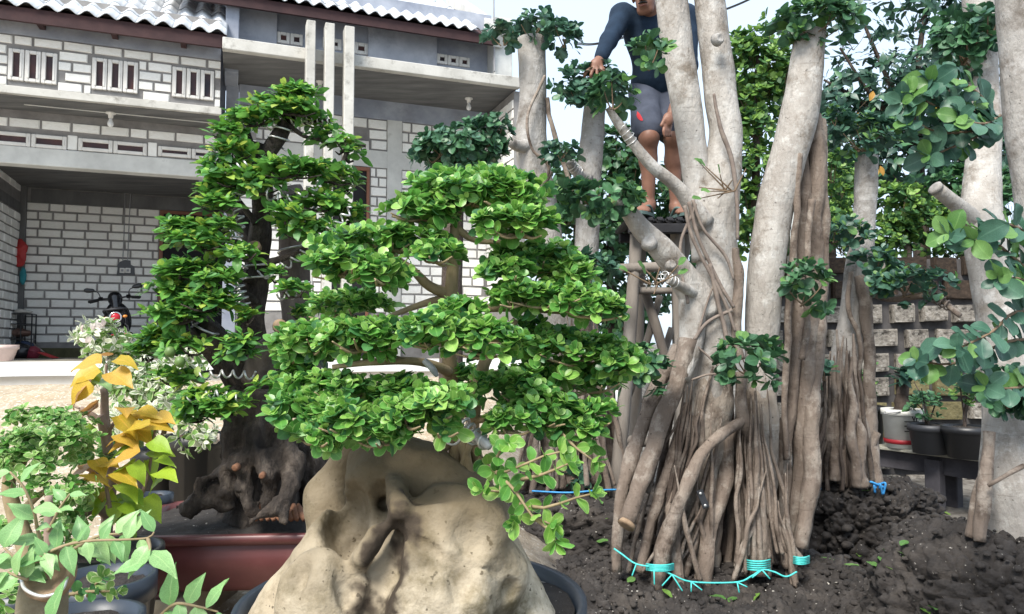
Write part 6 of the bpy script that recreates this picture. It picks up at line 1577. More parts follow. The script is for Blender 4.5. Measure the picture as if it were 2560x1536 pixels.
for k in range(len(lv.m)):
    if lv.m[k] == 0 and rnd.random() < .22: lv.m[k] = 1
build_leaves(bz, lv2, 'round', l3, 110)
build_leaves(bz, lv, 'round', l3, 190)
wirecoil(bz, [(1148, 1048, 12, 1.33), (1180, 1080, 13, 1.30), (1215, 1110, 12, 1.27)], 1.3, 4.5, 26)
wirecoil(bz, [(1110, 1098, 8, 1.36), (1150, 1102, 10, 1.34), (1190, 1095, 12, 1.33)], 1.3, 3.5, 60)
m_foil = flatmat('grey_tape', (.42, .43, .45), .4)
m = MB(); m.tube([P(1180, 1085, 1.29), P(1205, 1100, 1.275), P(1225, 1120, 1.265)], [.007, .009, .005], 9, .35, 90, step=.003); m.build('tape', m_foil, bz)
m = MB(); m.tube([P(1060, 900, 1.30), P(1080, 920, 1.30), P(1092, 940, 1.31)], [.005, .007, .004], 9, .35, 90, step=.003); m.build('tape', m_foil, bz)

# ------------------------------------------------------------------ dark-trunked bonsai in the maroon pot
zp = .718; pc = np.array([P(655, 1340, 2.27)[0], 2.27, .552])
mp_ = thing('bonsai_pot', pc, 'maroon glazed rectangular bonsai pot with rounded corners', 'pot')
def rrect(hx, hy, c_, n=6):
    out = []
    for (sx_, sy_, a0_) in ((1, 1, 0), (-1, 1, 90), (-1, -1, 180), (1, -1, 270)):
        for k in range(n + 1):
            a_ = math.radians(a0_ + 90 * k / n); out.append((sx_ * (hx - c_) + c_ * math.cos(a_), sy_ * (hy - c_) + c_ * math.sin(a_)))
    return np.array(out)
yaw = np.array(Matrix.Rotation(math.radians(4), 3, 'Z'))
def loft(m, c, rings, capb=True, capt=False):
    V = []
    for (hx, hy, c_, z) in rings:
        o_ = rrect(hx, hy, c_); V.append(np.column_stack([o_, np.full(len(o_), z)]) @ yaw.T + c)
    n = len(V[0]); F = []
    for k in range(len(V) - 1):
        F += [(k * n + i, k * n + (i + 1) % n, (k + 1) * n + (i + 1) % n, (k + 1) * n + i) for i in range(n)]
    if capb: F.append(tuple(range(n))[::-1])
    if capt: F.append(tuple(range((len(V) - 1) * n, len(V) * n)))
    return m.put(np.concatenate(V), F)
HX, HY = .365, .235
m = MB(); loft(m, pc, [(HX - .07, HY - .07, .04, .012), (HX - .055, HY - .055, .05, .014), (HX - .045, HY - .045, .05, .03), (HX - .012, HY - .012, .055, .085), (HX - .008, HY - .008, .055, .12), (HX - .02, HY - .02, .05, .145), (HX - .02, HY - .02, .05, .150), (HX, HY, .055, .153), (HX + .004, HY + .004, .055, .176), (HX - .008, HY - .008, .05, .180), (HX - .02, HY - .02, .045, .178), (HX - .026, HY - .026, .045, .14)]); m.build('body', m_maroon, mp_)
for sx_ in (-1, 1):
    for sy_ in (-1, 1):
        m = MB(); m.box(pc + yaw @ np.array([sx_ * (HX - .10), sy_ * (HY - .09), .003]), (.08, .06, .024), yaw, .006); m.build('foot', m_maroon, mp_)
n = 46; gxx, gyy = np.meshgrid(np.linspace(-1, 1, n), np.linspace(-1, 1, n), indexing='ij')
sv = np.stack([gxx * (HX - .025), gyy * (HY - .025), 0 * gxx], -1); rr = np.maximum(np.abs(gxx), np.abs(gyy))
sv[..., 2] = .160 + .035 * (1 - rr ** 2) + .006 * fbm(sv * 40, 3, 2) + .012 * fbm(sv * 9, 2, 4)
i = np.arange(n * n).reshape(n, n); qd = np.stack([i[:-1, :-1], i[1:, :-1], i[1:, 1:], i[:-1, 1:]], -1).reshape(-1, 4)
add('soil', sv.reshape(-1, 3) @ yaw.T + pc, [qd], m_soil, mp_)
m_wblock = pmat('pale_wood_block', [(0.3, (.34, .27, .18)), (0.7, (.50, .42, .30))], 8, 6, .9, .4, 30)
for k, xx in enumerate((-.2, .2)):
    c = pc + np.array([xx, 0, 0]); zg = float(gz(c[0], c[1])); m = MB(); m.box((c[0], c[1], (zg - .05 + pc[2] - .010) / 2), (.12, .40, pc[2] - .010 - zg + .05), None, .005)
    tag(m.build('wood_block', m_wblock, None), ('pale wooden block under the left end of the maroon pot', 'pale wooden block under the right end of the maroon pot')[k], 'block')
Lb = thing('bonsai_tree', P(660, 1290, 2.27), 'tall dark-trunked wired bonsai with small oval leaves in the maroon pot', 'bonsai')
trunk(Lb, [[(655, 1300, 105, 2.27), (655, 1230, 92, 2.27), (650, 1150, 80, 2.27), (648, 1050, 74, 2.27), (640, 960, 66, 2.27), (632, 890, 46, 2.27), (632, 800, 33, 2.26), (640, 700, 30, 2.25), (648, 600, 27, 2.24), (655, 520, 26, 2.24), (650, 450, 27, 2.23), (640, 400, 24, 2.23), (645, 360, 20, 2.23)],
           [(650, 420, 22, 2.23), (685, 360, 21, 2.22), (710, 320, 19, 2.21), (728, 288, 17, 2.21)], [(630, 400, 18, 2.24), (618, 350, 14, 2.24), (614, 325, 10, 2.24)],
           [(625, 960, 56, 2.24), (570, 900, 40, 2.2), (530, 850, 35, 2.18), (498, 806, 32, 2.16)], [(640, 620, 18, 2.26), (600, 540, 24, 2.28), (575, 500, 18, 2.3), (572, 440, 12, 2.3)]], 2.25, m_dbark, seg=22, noise=.30, ns=14, flute=.08)
trunk(Lb, [[(760, 1000, 50, 2.38), (748, 850, 42, 2.38), (738, 720, 38, 2.38), (735, 600, 36, 2.36), (738, 500, 32, 2.36), (730, 470, 26, 2.36)]], 2.37, m_dbark2, 'deadwood_stem', 18, .14, 16, .06)
trunk(Lb, [[(640, 950, 40, 2.2), (665, 880, 34, 2.16), (700, 850, 24, 2.14), (722, 848, 18, 2.13)]], 2.16, m_dbark2, 'stub', 14, .2, 22)
gr = []
def rootcap(seq, k=.020):
    for (x0, y0, r0, d0), (x1, y1, r1, d1) in zip(seq, seq[1:]): gr.append(cap(P(x0, y0, d0), P(x1, y1, d1), M(r0, d0), M(r1, d1), k))
for seq in ([(655, 1310, 92, 2.27), (650, 1180, 74, 2.27), (645, 1050, 66, 2.27), (640, 960, 58, 2.27), (634, 900, 44, 2.27)], [(600, 1000, 36, 2.20), (590, 1090, 34, 2.15), (575, 1180, 28, 2.11), (560, 1260, 26, 2.1)], [(690, 1000, 30, 2.20), (700, 1100, 30, 2.14), (735, 1160, 24, 2.1), (728, 1220, 17, 2.05), (680, 1272, 14, 2.01), (632, 1306, 10, 1.97)],
            [(650, 1000, 30, 2.16), (635, 1090, 28, 2.12), (655, 1150, 20, 2.08), (652, 1190, 13, 2.05)], [(640, 1090, 24, 2.13), (615, 1150, 22, 2.09), (612, 1210, 20, 2.07), (630, 1280, 16, 2.06)], [(690, 1110, 24, 2.13), (680, 1170, 20, 2.09), (670, 1250, 18, 2.08)], [(560, 1200, 22, 2.14), (512, 1255, 19, 2.09), (470, 1276, 15, 2.07), (446, 1262, 7, 2.1)],
            [(575, 1150, 16, 2.14), (540, 1190, 11, 2.11), (505, 1205, 10, 2.09), (492, 1240, 9, 2.08)], [(730, 1180, 14, 2.09), (722, 1235, 10, 2.05), (706, 1305, 6, 2.0)], [(770, 1150, 52, 2.34), (800, 1240, 46, 2.3), (810, 1320, 36, 2.26)], [(600, 1130, 18, 2.12), (588, 1160, 17, 2.08), (586, 1170, 14, 2.05)]): rootcap(seq)
for (x, y, d, r_) in ((665, 1100, 2.08, 14), (640, 1215, 2.04, 16), (600, 1195, 2.04, 12), (690, 1215, 2.04, 10)): gr.append(ell(P(x, y, d), (M(r_, d), .03, M(r_ * 1.6, d)), .015, None, '-'))
V, Qd = sdf_mesh(gr, P(420, 1340, 2.27) - [0, .42, .06], P(860, 880, 2.27) + [0, .16, .0], .0075, lambda p: -.014 * fbm(p * 18, 3, 4) - .010 * fbm(p * np.array([70, 70, 26]), 2, 6) + .006 * (worley(p * 30, 2)[0] - .5)); add('root_base', V, [Qd], m_dbark, Lb)
m = MB()
for k in range(9): m.tube([P(650 + k * 12, 1262, 2.12), P(640 + k * 14, 1285, 2.08), P(640 + k * 15, 1300, 2.06)], [.006, .012, .006], 7, .4, 60, step=.006)
m.build('torn_wood', m_fresh, Lb)
for (x, y, d, r_, nn_) in ((632, 617, 2.15, 18, (-.1, -.8, .6)), (712, 1010, 2.0, 1, (0, -1, 0)), (655, 1190, 2.03, 7, (0, -1, -.2)), (588, 1170, 2.035, 8, (-.3, -1, -.3)), (700, 815, 2.1, 16, (.4, -.9, .2))):
    if r_ < 3: continue
    m = MB(); m.lathe(P(x, y, d), [(M(r_ * 1.1, d), -.012), (M(r_ * 1.1, d), .0), (M(r_, d), .004), (M(r_ * .5, d), .004)], 14, R=np.array(Vector(nn_).to_track_quat('Z', 'Y').to_matrix())); m.build('pruning_cut', m_fresh if y > 1000 else m_cut, Lb)
LBR = [[(640, 700, 10), (570, 690, 8), (500, 680, 5), (440, 670, 4)], [(640, 620, 10), (560, 600, 7), (480, 585, 5), (430, 590, 3)], [(540, 860, 10), (470, 850, 6), (410, 860, 4)], [(640, 560, 9), (570, 470, 7), (530, 460, 4)], [(630, 420, 9), (570, 400, 6), (530, 380, 4)],
       [(725, 300, 10), (770, 300, 8), (825, 303, 6)], [(725, 300, 8), (660, 270, 7), (610, 290, 5)], [(720, 310, 6), (760, 340, 5), (800, 350, 4)], [(660, 520, 10), (740, 490, 8), (820, 470, 5)], [(660, 660, 9), (720, 640, 7), (780, 610, 5), (850, 560, 4)], [(640, 760, 10), (610, 730, 9), (598, 690, 8)], [(600, 940, 10), (540, 930, 7), (470, 940, 5)], [(610, 1000, 9), (560, 1000, 6), (500, 1010, 4)], [(660, 960, 10), (640, 970, 6), (610, 1010, 4)], [(840, 430, 5), (860, 400, 4), (875, 370, 3)], [(780, 450, 6), (840, 430, 4), (870, 370, 3)]]
roots(Lb, [[(a_, b_, r_, 2.2) for a_, b_, r_ in s_] for s_ in LBR], 2.2, m_dbark, 'branch', .15, 8)
lv = Leaves()
PL = [(735, 240, 56, 26, 40, 2.2), (735, 275, 66, 22, 40, 2.16), (640, 300, 80, 24, 40, 2.18), (665, 265, 40, 18, 16, 2.2), (570, 335, 46, 20, 22, 2.16), (590, 380, 60, 26, 30, 2.14), (560, 420, 55, 24, 24, 2.14), (590, 450, 80, 28, 40, 2.12), (820, 345, 46, 30, 18, 2.2), (790, 310, 40, 14, 10, 2.2), (860, 365, 28, 30, 9, 2.22), (880, 390, 26, 26, 6, 2.22),
      (730, 425, 95, 32, 56, 2.1), (820, 440, 66, 34, 36, 2.16), (870, 460, 40, 40, 22, 2.25), (650, 470, 70, 30, 28, 2.1), (540, 480, 50, 24, 20, 2.14), (545, 515, 60, 26, 26, 2.1), (470, 575, 66, 30, 34, 2.1), (500, 610, 80, 30, 44, 2.06), (440, 600, 40, 34, 20, 2.12), (590, 640, 70, 26, 24, 2.06), (800, 510, 80, 34, 40, 2.14), (860, 540, 60, 40, 34, 2.2), (770, 580, 80, 34, 40, 2.12), (840, 600, 60, 34, 26, 2.2), (720, 540, 50, 30, 18, 2.08),
      (470, 680, 76, 34, 44, 2.06), (540, 700, 60, 30, 30, 2.04), (430, 730, 60, 34, 34, 2.08), (520, 760, 80, 36, 50, 2.04), (440, 790, 80, 36, 50, 2.06), (400, 850, 60, 42, 36, 2.1), (460, 870, 70, 36, 36, 2.06), (370, 880, 40, 36, 18, 2.12), (600, 860, 45, 34, 16, 2.0), (590, 890, 40, 24, 9, 2.0), (450, 950, 70, 24, 26, 2.08), (510, 1000, 80, 34, 40, 2.04), (570, 1020, 70, 34, 34, 2.0), (480, 1040, 60, 30, 24, 2.06), (690, 970, 60, 22, 18, 2.0), (730, 960, 50, 24, 16, 2.05), (740, 730, 44, 26, 11, 2.04), (700, 690, 26, 24, 7, 2.1), (760, 790, 40, 30, 8, 2.2), (560, 570, 40, 24, 12, 2.08), (800, 660, 60, 30, 20, 2.25), (620, 800, 26, 22, 5, 2.05)]
for (x, y, hw, hh, n, d) in PL:
    c = P(x, y, d); pad(lv, c, (M(hw * .78, d), M((hw + hh) / 2 * .55, d), M(hh * .52, d)), int(n * .80 + 1), .040, .70, 6, lower=.5, pyoung=.28, el=.16, nm=3, rough=.4)
for k in range(len(lv.m)):
    if lv.m[k] == 0 and rnd.random() < .3: lv.m[k] = 1
twb = MB()
for (x, y, hw, hh, n, d) in PL:
    for _ in range(max(3, n // 8)):
        s0 = P(x + rnd.uniform(-.3, .3) * hw, y + hh * .5, d); e_ = P(x + rnd.uniform(-.95, .95) * hw, y + rnd.uniform(-.3, .5) * hh, d + rnd.uniform(-.05, .05))
        twb.tube([s0, (s0 + e_) / 2 + np.array([0, 0, -.008]), e_], [.004, .003, .0016], 5, .2, 60)
twb.build('twigs', m_dbark, Lb, True, 'stuff')
build_leaves(Lb, lv, 'oval', [l_ser, l_serd, l_sery], 300)
for s_, pitch in (([(728, 298, 12), (770, 300, 9), (830, 303, 7)], 13), ([(612, 770, 14, 2.1), (602, 735, 12, 2.1), (592, 690, 10, 2.1)], 15), ([(650, 690, 12), (720, 660, 9), (790, 610, 8)], 30), ([(560, 610, 10), (480, 585, 7), (440, 592, 6)], 26), ([(710, 320, 22), (690, 365, 24)], 26), ([(610, 660, 12, 2.12), (560, 690, 9, 2.1), (490, 680, 7, 2.1)], 28), ([(590, 600, 11, 2.12), (600, 560, 10, 2.12), (590, 500, 9, 2.12), (600, 480, 8, 2.12)], 22), ([(690, 300, 7), (650, 275, 6), (600, 288, 5)], 20), ([(640, 470, 12, 2.1), (720, 500, 10, 2.1), (800, 460, 7, 2.1)], 28), ([(760, 620, 8, 2.1), (830, 570, 7, 2.1), (880, 520, 6, 2.1)], 24), ([(560, 430, 7, 2.1), (620, 410, 7, 2.1)], 18), ([(690, 740, 8, 2.05), (740, 735, 7, 2.05), (770, 700, 6, 2.05)], 26), ([(640, 660, 32, 2.2), (638, 700, 33, 2.2)], 30), ([(740, 560, 40, 2.3), (738, 640, 40, 2.3)], 55), ([(500, 940, 7, 2.06), (560, 935, 7, 2.06), (640, 940, 8, 2.06)], 26), ([(470, 1000, 6, 2.0), (540, 985, 6, 2.0), (600, 1000, 7, 2.0)], 22), ([(520, 815, 32, 2.13), (508, 830, 34, 2.13)], 34)):
    wirecoil(Lb, s_, 2.2, 2.6, pitch)
m_fruit = flatmat('green_fruit', (.11, .19, .05), .5)
for (x, y) in ((425, 880), (450, 905)):
    m = MB(); m.lathe(P(x, y, 2.0), [(.002, .015), (.010, .012), (.015, 0), (.010, -.012), (.002, -.015)], 14); m.build('fruit', m_fruit, Lb)

# ------------------------------------------------------------------ plants and pots at the lower left
def gpot(px, py, D, r1, mat, label, h=None, seg=32, r0=None):
    c = P(px, py, D); zr = c[2]; zg = float(gz(c[0], c[1])) - .02; h = (zr - zg) if h is None else h
    c[2] = zr - h
    pot('plant_pot', c, (r0 or r1 * .78), r1, h, mat, label, 'dark pots of the left plants', seg=seg, rim=.008)
    return P(px, py, D)
gpot(262, 1440, 1.50, .088, m_blk, 'round dark blue pot of black soil left of the maroon pot')
gpot(205, 1545, 1.30, .092, m_blk, 'dark blue pot cut by the bottom border beside the sawn stump')
gpot(270, 1372, 1.85, .12, m_pot, 'low black bowl behind the round dark blue pot')
gpot(492, 1085, 2.75, .105, m_pot, 'tall black eight-sided pot behind the left bonsai', seg=8)
gpot(385, 1235, 2.45, .052, m_blk, 'small dark pot at the foot of the yellow-leaved plant')
gpot(395, 1120, 2.80, .085, m_pot, 'black pot partly covered by the white-leaved shrub')
gpot(60, 1470, 1.75, .07, m_blk, 'dark blue pot behind the sawn stump at the left border')
# white variegated shrub
def shrub(name, px, D, label, padl, size, mats, kind, per, ns, stems, pyoung=.3, bark=None, up=.3, el=.2, **k):
    b_ = P(px, 1200, D); b_[2] = float(gz(b_[0], b_[1])); t_ = thing(name, b_, label, 'plant'); lv = Leaves()
    for s_ in stems: ptube(s_, 'stem', bark or m_twig, t_, 8, .1)
    for (x, y, hw, hh, n, d) in padl:
        pad(lv, P(x, y, d), (M(hw, d), M((hw + hh) / 2 * .8, d), M(hh, d)), n, size, up, per, lower=.8, pyoung=pyoung, el=el, nm=len(mats), rough=.4)
    build_leaves(t_, lv, kind, mats, ns)
    return t_
shrub('variegated_shrub', 400, 2.75, 'white and pale green variegated shrub behind the left bonsai', [(255, 850, 50, 36, 44, 2.7), (215, 835, 26, 20, 12, 2.7), (300, 870, 36, 36, 24, 2.75), (330, 930, 60, 40, 44, 2.75), (400, 960, 70, 50, 60, 2.75), (440, 1000, 60, 50, 46, 2.7), (350, 990, 66, 40, 46, 2.7), (380, 1050, 80, 40, 50, 2.7), (490, 1090, 40, 36, 26, 2.6), (310, 1060, 50, 40, 30, 2.7), (460, 920, 50, 40, 30, 2.85), (290, 960, 40, 40, 24, 2.8)], .036, [l_var, l_varw], 'oval', 5, 200,
      [[(390, 1170, 2.75, 8), (380, 1080, 2.75, 7), (330, 960, 2.75, 5), (270, 870, 2.72, 3)], [(390, 1170, 2.75, 8), (420, 1040, 2.75, 6), (450, 950, 2.8, 3)], [(392, 1170, 2.75, 7), (440, 1100, 2.7, 5), (490, 1090, 2.62, 3)]], .75)
lv = Leaves(); vs = bpy.data.objects['variegated_shrub']
for (x, y) in ((245, 822), (255, 820), (236, 832), (205, 830), (215, 860), (525, 1105), (535, 1098)):
    for k in range(3): lv.put(P(x + rnd.uniform(-8, 8), y + rnd.uniform(-6, 6), 2.6), (rnd.uniform(-1, 1), -.3, rnd.uniform(0, 1)), (rnd.uniform(-.4, .4), -.7, .6), .03, 0)
build_leaves(vs, lv, 'oval', [l_pink], len(lv.p))
# clipped variegated bonsai on the left
shrub('clipped_shrub', 60, 1.8, 'small clipped shrub with cream-edged round leaves at the left border', [(90, 1050, 70, 24, 44, 1.85), (170, 1060, 50, 26, 30, 1.85), (120, 1100, 90, 34, 60, 1.75), (45, 1120, 55, 36, 40, 1.75), (190, 1110, 50, 24, 26, 1.8), (60, 1165, 70, 34, 44, 1.7), (140, 1215, 66, 22, 34, 1.7), (190, 1230, 36, 18, 14, 1.75), (170, 1290, 46, 40, 28, 1.75), (30, 1340, 40, 40, 20, 1.8), (220, 1150, 60, 22, 26, 1.95), (250, 1120, 50, 26, 20, 2.0), (150, 1345, 50, 30, 20, 1.8), (20, 1490, 40, 36, 18, 1.6), (210, 1390, 40, 26, 14, 1.7)], .021, [l_bon, l_var], 'round', 6, 240,
      [[(90, 1470, 1.75, 26), (70, 1380, 1.75, 22), (40, 1290, 1.75, 20), (22, 1220, 1.75, 16), (30, 1150, 1.75, 11)], [(40, 1290, 1.75, 12), (110, 1230, 1.75, 7), (160, 1215, 1.72, 4)], [(30, 1180, 1.75, 9), (110, 1110, 1.78, 5), (170, 1060, 1.85, 3)], [(80, 1400, 1.75, 10), (140, 1340, 1.75, 6), (170, 1290, 1.75, 4)]], .85, m_tan, .5)
# yellow-leaved sapling
yb = P(300, 1300, 1.95); yb[2] = float(gz(yb[0], yb[1])); ys = thing('sapling', yb, 'sapling with brown stem and large yellow and copper heart-shaped leaves', 'plant')
m_stem = pmat('brown_stem', [(0.3, (.17, .115, .09)), (0.7, (.30, .225, .18))], 18, 6, .8, .4, 60, .004)
for s_ in ([(262, 1430, 2.0, 15), (268, 1300, 1.97, 14), (278, 1200, 1.95, 13), (268, 1110, 1.95, 13), (258, 1060, 1.94, 12), (250, 1040, 1.93, 9)], [(268, 1090, 1.95, 11), (262, 1030, 1.95, 10), (262, 985, 1.94, 9), (258, 972, 1.94, 8)], [(255, 1055, 1.94, 9), (225, 1035, 1.93, 7), (200, 1022, 1.92, 7)], [(200, 1022, 1.92, 3), (175, 1012, 1.92, 2)], [(265, 972, 1.94, 4), (266, 910, 1.93, 3)], [(268, 1085, 1.94, 5), (285, 1058, 1.93, 4)], [(345, 1260, 1.9, 5), (370, 1190, 1.9, 4), (385, 1090, 1.9, 3), (395, 1050, 1.9, 2)], [(275, 1270, 1.85, 5), (262, 1210, 1.84, 4), (235, 1170, 1.83, 3)], [(200, 1290, 1.9, 12), (240, 1270, 1.93, 12), (270, 1290, 1.97, 12)]):
    ptube(s_, 'stem', m_stem, ys, 10, .12, 30)
lv = Leaves()
YL = [(255, 902, -1, .1, 'y'), (290, 898, 1, .1, 'y'), (245, 920, -.7, -.5, 'y'), (272, 890, -.2, .5, 'c'), (280, 930, .8, -.3, 'y'), (255, 930, -.5, -.6, 'l'), (215, 965, -.8, -.9, 'c'), (225, 955, -.6, -.9, 'y'), (235, 940, -.4, -.7, 'c'), (250, 950, .4, .2, 'g'), (295, 1040, .4, -.3, 'y'), (320, 1035, .9, .2, 'y'), (340, 1030, 1, .4, 'y'), (300, 1065, 1, 0, 'y'), (330, 1065, .9, .3, 'y'), (350, 1060, 1, .3, 'y'), (385, 1040, 1, .1, 'y'), (375, 1060, -.8, .1, 'y'), (240, 1070, -.5, -1, 'l'), (300, 1085, 1, -.1, 'y'), (390, 1100, .6, -.3, 'l'), (360, 1110, -.8, .2, 'l'), (380, 1125, .8, .2, 'l'), (350, 1125, -.8, -.2, 'y'), (370, 1150, .5, -.7, 'l'), (230, 1165, -1, -.3, 'c'), (260, 1160, .8, .5, 'y'), (245, 1175, -.5, -.3, 'c'), (235, 1195, -1, -.1, 'y'), (275, 1190, .9, .5, 'y'), (290, 1180, 1, .1, 'y'), (300, 1210, .9, -.2, 'l'), (250, 1235, -1, -.1, 'l'), (285, 1240, 1, .2, 'l'), (260, 1250, -.4, -.8, 'l'), (280, 1255, .4, -.8, 'l'), (235, 1245, -.9, -.4, 'l'), (300, 1265, .9, -.3, 'l'), (395, 1180, 1, .15, 'l'), (360, 1245, .6, -.6, 'l'), (300, 1280, .5, -.8, 'l'), (320, 1230, .9, 0, 'l'), (270, 1215, -.3, .9, 'y'), (330, 1160, .5, -.5, 'l'), (345, 1090, -.7, -.2, 'y'), (310, 1020, .3, .3, 'y'), (225, 1025, .3, .9, 'c'), (365, 1080, .4, -.6, 'l')]
YL = YL + [(x + rnd.uniform(-22, 22), y + rnd.uniform(-14, 14), rnd.uniform(-1, 1), rnd.uniform(-.4, .4), c_) for (x, y, dx, dz, c_) in YL if y > 1015 and rnd.random() < .6]
for (x, y, dx, dz, c_) in YL:
    d = 1.86 + rnd.uniform(-.06, .06)
    lv.put(P(x, y, d), (dx, -.15 + rnd.uniform(-.4, .2), dz * .6 - .15), (rnd.uniform(-.3, .3) - dz * .3, -.30 + rnd.uniform(-.25, .2), .9), .070 * rnd.uniform(.75, 1.15), dict(y=0, c=1, l=2, g=3)[c_])
build_leaves(ys, lv, 'heart', [l_yel, l_copper, l_lime, l_mint], len(lv.p))
# sawn stump with soft green shoots
sb = P(100, 1560, 1.05); sb[2] = float(gz(sb[0], sb[1])); sp = thing('stump_plant', sb, 'sawn-off stump with a wire loop and soft green shoots at the lower left', 'plant')
m_stump = pmat('stump_bark', [(0.3, (.12, .10, .07)), (0.55, (.22, .19, .13)), (0.8, (.32, .28, .21))], 16, 8, .85, .7, 50, .006, dirt=((.10, .09, .03), .55, .75), dscale=9)
ptube([(80, 2330, 1.05, 64), (85, 2050, 1.05, 62), (95, 1700, 1.05, 60), (102, 1560, 1.05, 58), (110, 1470, 1.05, 53), (116, 1432, 1.05, 51)], 'stem', m_stump, sp, 24, .07, 30, step=.008)
ct = P(116, 1432, 1.022); Rc = np.array(Vector((.05, -.86, .52)).to_track_quat('Z', 'Y').to_matrix())
m = MB(); m.lathe(ct, [(M(53, 1.05), -.022), (M(55, 1.05), -.002), (M(48, 1.05), .001), (M(40, 1.05), -.003), (M(26, 1.05), -.008), (M(10, 1.05), -.011)], 26, sx=1.0, sy=1.12, R=Rc); m.build('sawn_face', m_cut, sp)
m = MB(); m.tube([P(52, 1440, 1.01), P(60, 1470, .985), P(90, 1488, .975), P(120, 1490, .975), P(155, 1475, .985), P(168, 1445, 1.01)], .0022, 7); m.build('wire', m_wire, sp)
lv = Leaves()
def shoot(seq, n, size, m0=0):
    X = catmull(np.array([np.append(P(a_, b_, d), 1) for a_, b_, d in seq]), .004)[:, :3]
    m = MB(); m.tube(X, np.linspace(.0028, .0013, len(X)), 6, spline=False); m.build('shoot', m_tan, sp)
    for k in range(n):
        j = int((k + 1) / n * (len(X) - 1)); T = unit(X[j] - X[j - 1]); sg = -1 if k % 2 else 1
        side = unit(np.cross(T, [0, -1, .3])) * sg
        lv.put(X[j], side * 1.0 + T * rnd.uniform(.2, .8) + np.array([0, -.2, rnd.uniform(-.2, .25)]), unit(np.array([rnd.uniform(-.35, .35), -.55, .8])), size * rnd.uniform(.75, 1.2), m0)
for s_, n_, z_ in (([(60, 1440, 1.03), (90, 1400, 1.02), (160, 1365, 1.01), (230, 1352, 1.0), (300, 1350, 1.0), (370, 1345, 1.0), (385, 1330, 1.0)], 12, .036), ([(370, 1348, 1.0), (375, 1370, .99), (372, 1400, .985)], 3, .055), ([(120, 1400, 1.04), (110, 1370, 1.03), (95, 1330, 1.02), (85, 1280, 1.0), (60, 1220, .99), (25, 1180, .99)], 8, .036), ([(118, 1400, 1.02), (112, 1385, 1.0)], 3, .036),
                   ([(60, 1440, 1.02), (40, 1400, 1.0), (10, 1370, 1.0)], 5, .044), ([(70, 1450, 1.0), (40, 1440, .99), (20, 1430, .99)], 4, .042), ([(400, 1540, 1.1), (440, 1510, 1.08), (500, 1518, 1.06), (545, 1530, 1.05)], 7, .05), ([(120, 1330, 1.1), (150, 1270, 1.1), (175, 1235, 1.1)], 5, .03), ([(100, 1580, .95), (130, 1555, .94), (160, 1540, .94)], 3, .045), ([(180, 1375, 1.02), (250, 1340, 1.03), (330, 1335, 1.04)], 8, .04)):
    shoot(s_, n_, z_)
build_leaves(sp, lv, 'point', [l_mint], len(lv.p))
ptube([(122, 1400, 1.3, 11), (122, 1330, 1.3, 11), (122, 1240, 1.3, 9)], 'cut_twig', m_stem, sp, 10, .1, 40)
lv = Leaves()
for s_ in ([(160, 1490, 1.2), (210, 1480, 1.18), (290, 1478, 1.17)], [(220, 1490, 1.2), (240, 1460, 1.18), (255, 1445, 1.17)]):
    spray(lv, [s_], .020, 2, .014, sp, m_tan)
build_leaves(sp, lv, 'round', [l_bond, l_var], len(lv.p))

# ================================================================== things in the garage
def gp(px, py, w):
    u, z = hpx(px, py, w); return u, z
# motorbike, seen from behind, leaning on its stand
uB = hpx(297, 800, -1.2)[0]
mb_ = thing('motorbike', Hp(uB, -1.6, zF + .03), 'black scooter parked nose-in against the garage wall', 'motorbike')
roll = math.radians(-8); yaw2 = math.radians(-6)
def BK(p):   # local: x right, y backwards (towards us), z up
    p = np.atleast_2d(np.asarray(p, float)) * .85; x = p[:, 0] * math.cos(roll) + p[:, 2] * math.sin(roll); z = -p[:, 0] * math.sin(roll) + p[:, 2] * math.cos(roll); y = p[:, 1]
    x2 = x * math.cos(yaw2) - y * math.sin(yaw2); y2 = x * math.sin(yaw2) + y * math.cos(yaw2)
    return np.stack([Hp(uB + a_, -1.6 + b_, zF + .03 + c_) for a_, b_, c_ in zip(x2, y2, z)])
def bk(name, V, F, mat, par=None, smooth=True): return add(name, BK(V), F if isinstance(F, list) else [F], mat, par or mb_, smooth)
m_gloss = flatmat('gloss_black_paint', (.010, .010, .012), .18, spec=.6); m_tyre = flatmat('tyre_rubber', (.012, .012, .012), .8); m_chrome = flatmat('chrome', (.6, .6, .62), .2, metal=.9); m_tail = flatmat('tail_light_red', (.55, .015, .03), .2); m_amber = flatmat('amber_lens', (.75, .28, .05), .25)
def torus(c, R_, r_, n=28, k=10):
    V = []; F = []
    for i in range(n):
        a_ = i * 2 * math.pi / n
        for j in range(k):
            b_ = j * 2 * math.pi / k; V.append((c[0] + r_ * 1.1 * math.sin(b_), c[1] + (R_ + r_ * math.cos(b_)) * math.cos(a_), c[2] + (R_ + r_ * math.cos(b_)) * math.sin(a_)))
    for i in range(n):
        for j in range(k): F.append((i * k + j, ((i + 1) % n) * k + j, ((i + 1) % n) * k + (j + 1) % k, i * k + (j + 1) % k))
    return V, F
for yy in (.45, -.80):
    V, F = torus((0, yy, .27), .215, .052); wh = bk('wheel', V, F, m_tyre)
    m = MB(); m.lathe((0, 0, 0), [(.05, -.05), (.17, -.02), (.17, .02), (.05, .05)], 20); bk('rim', np.concatenate(m.V) @ np.array([[0, 0, 1], [0, 1, 0], [-1, 0, 0]]).T + [0, yy, .27], m.F, m_black, wh)
V, Qd = sdf_mesh([ell((0, .30, .60), (.125, .42, .12), .06), ell((0, .52, .56), (.11, .20, .14), .05), ell((0, -.1, .45), (.15, .45, .13), .06), ell((0, -.62, .62), (.20, .10, .30), .05), cap((0, -.68, .85), (0, -.8, .35), .07, .06, .04), ell((0, .45, .42), (.08, .25, .10), .04)], (-.3, -1.1, .15), (.3, .95, 1.1), .016); bk('body', V, [Qd], m_gloss)
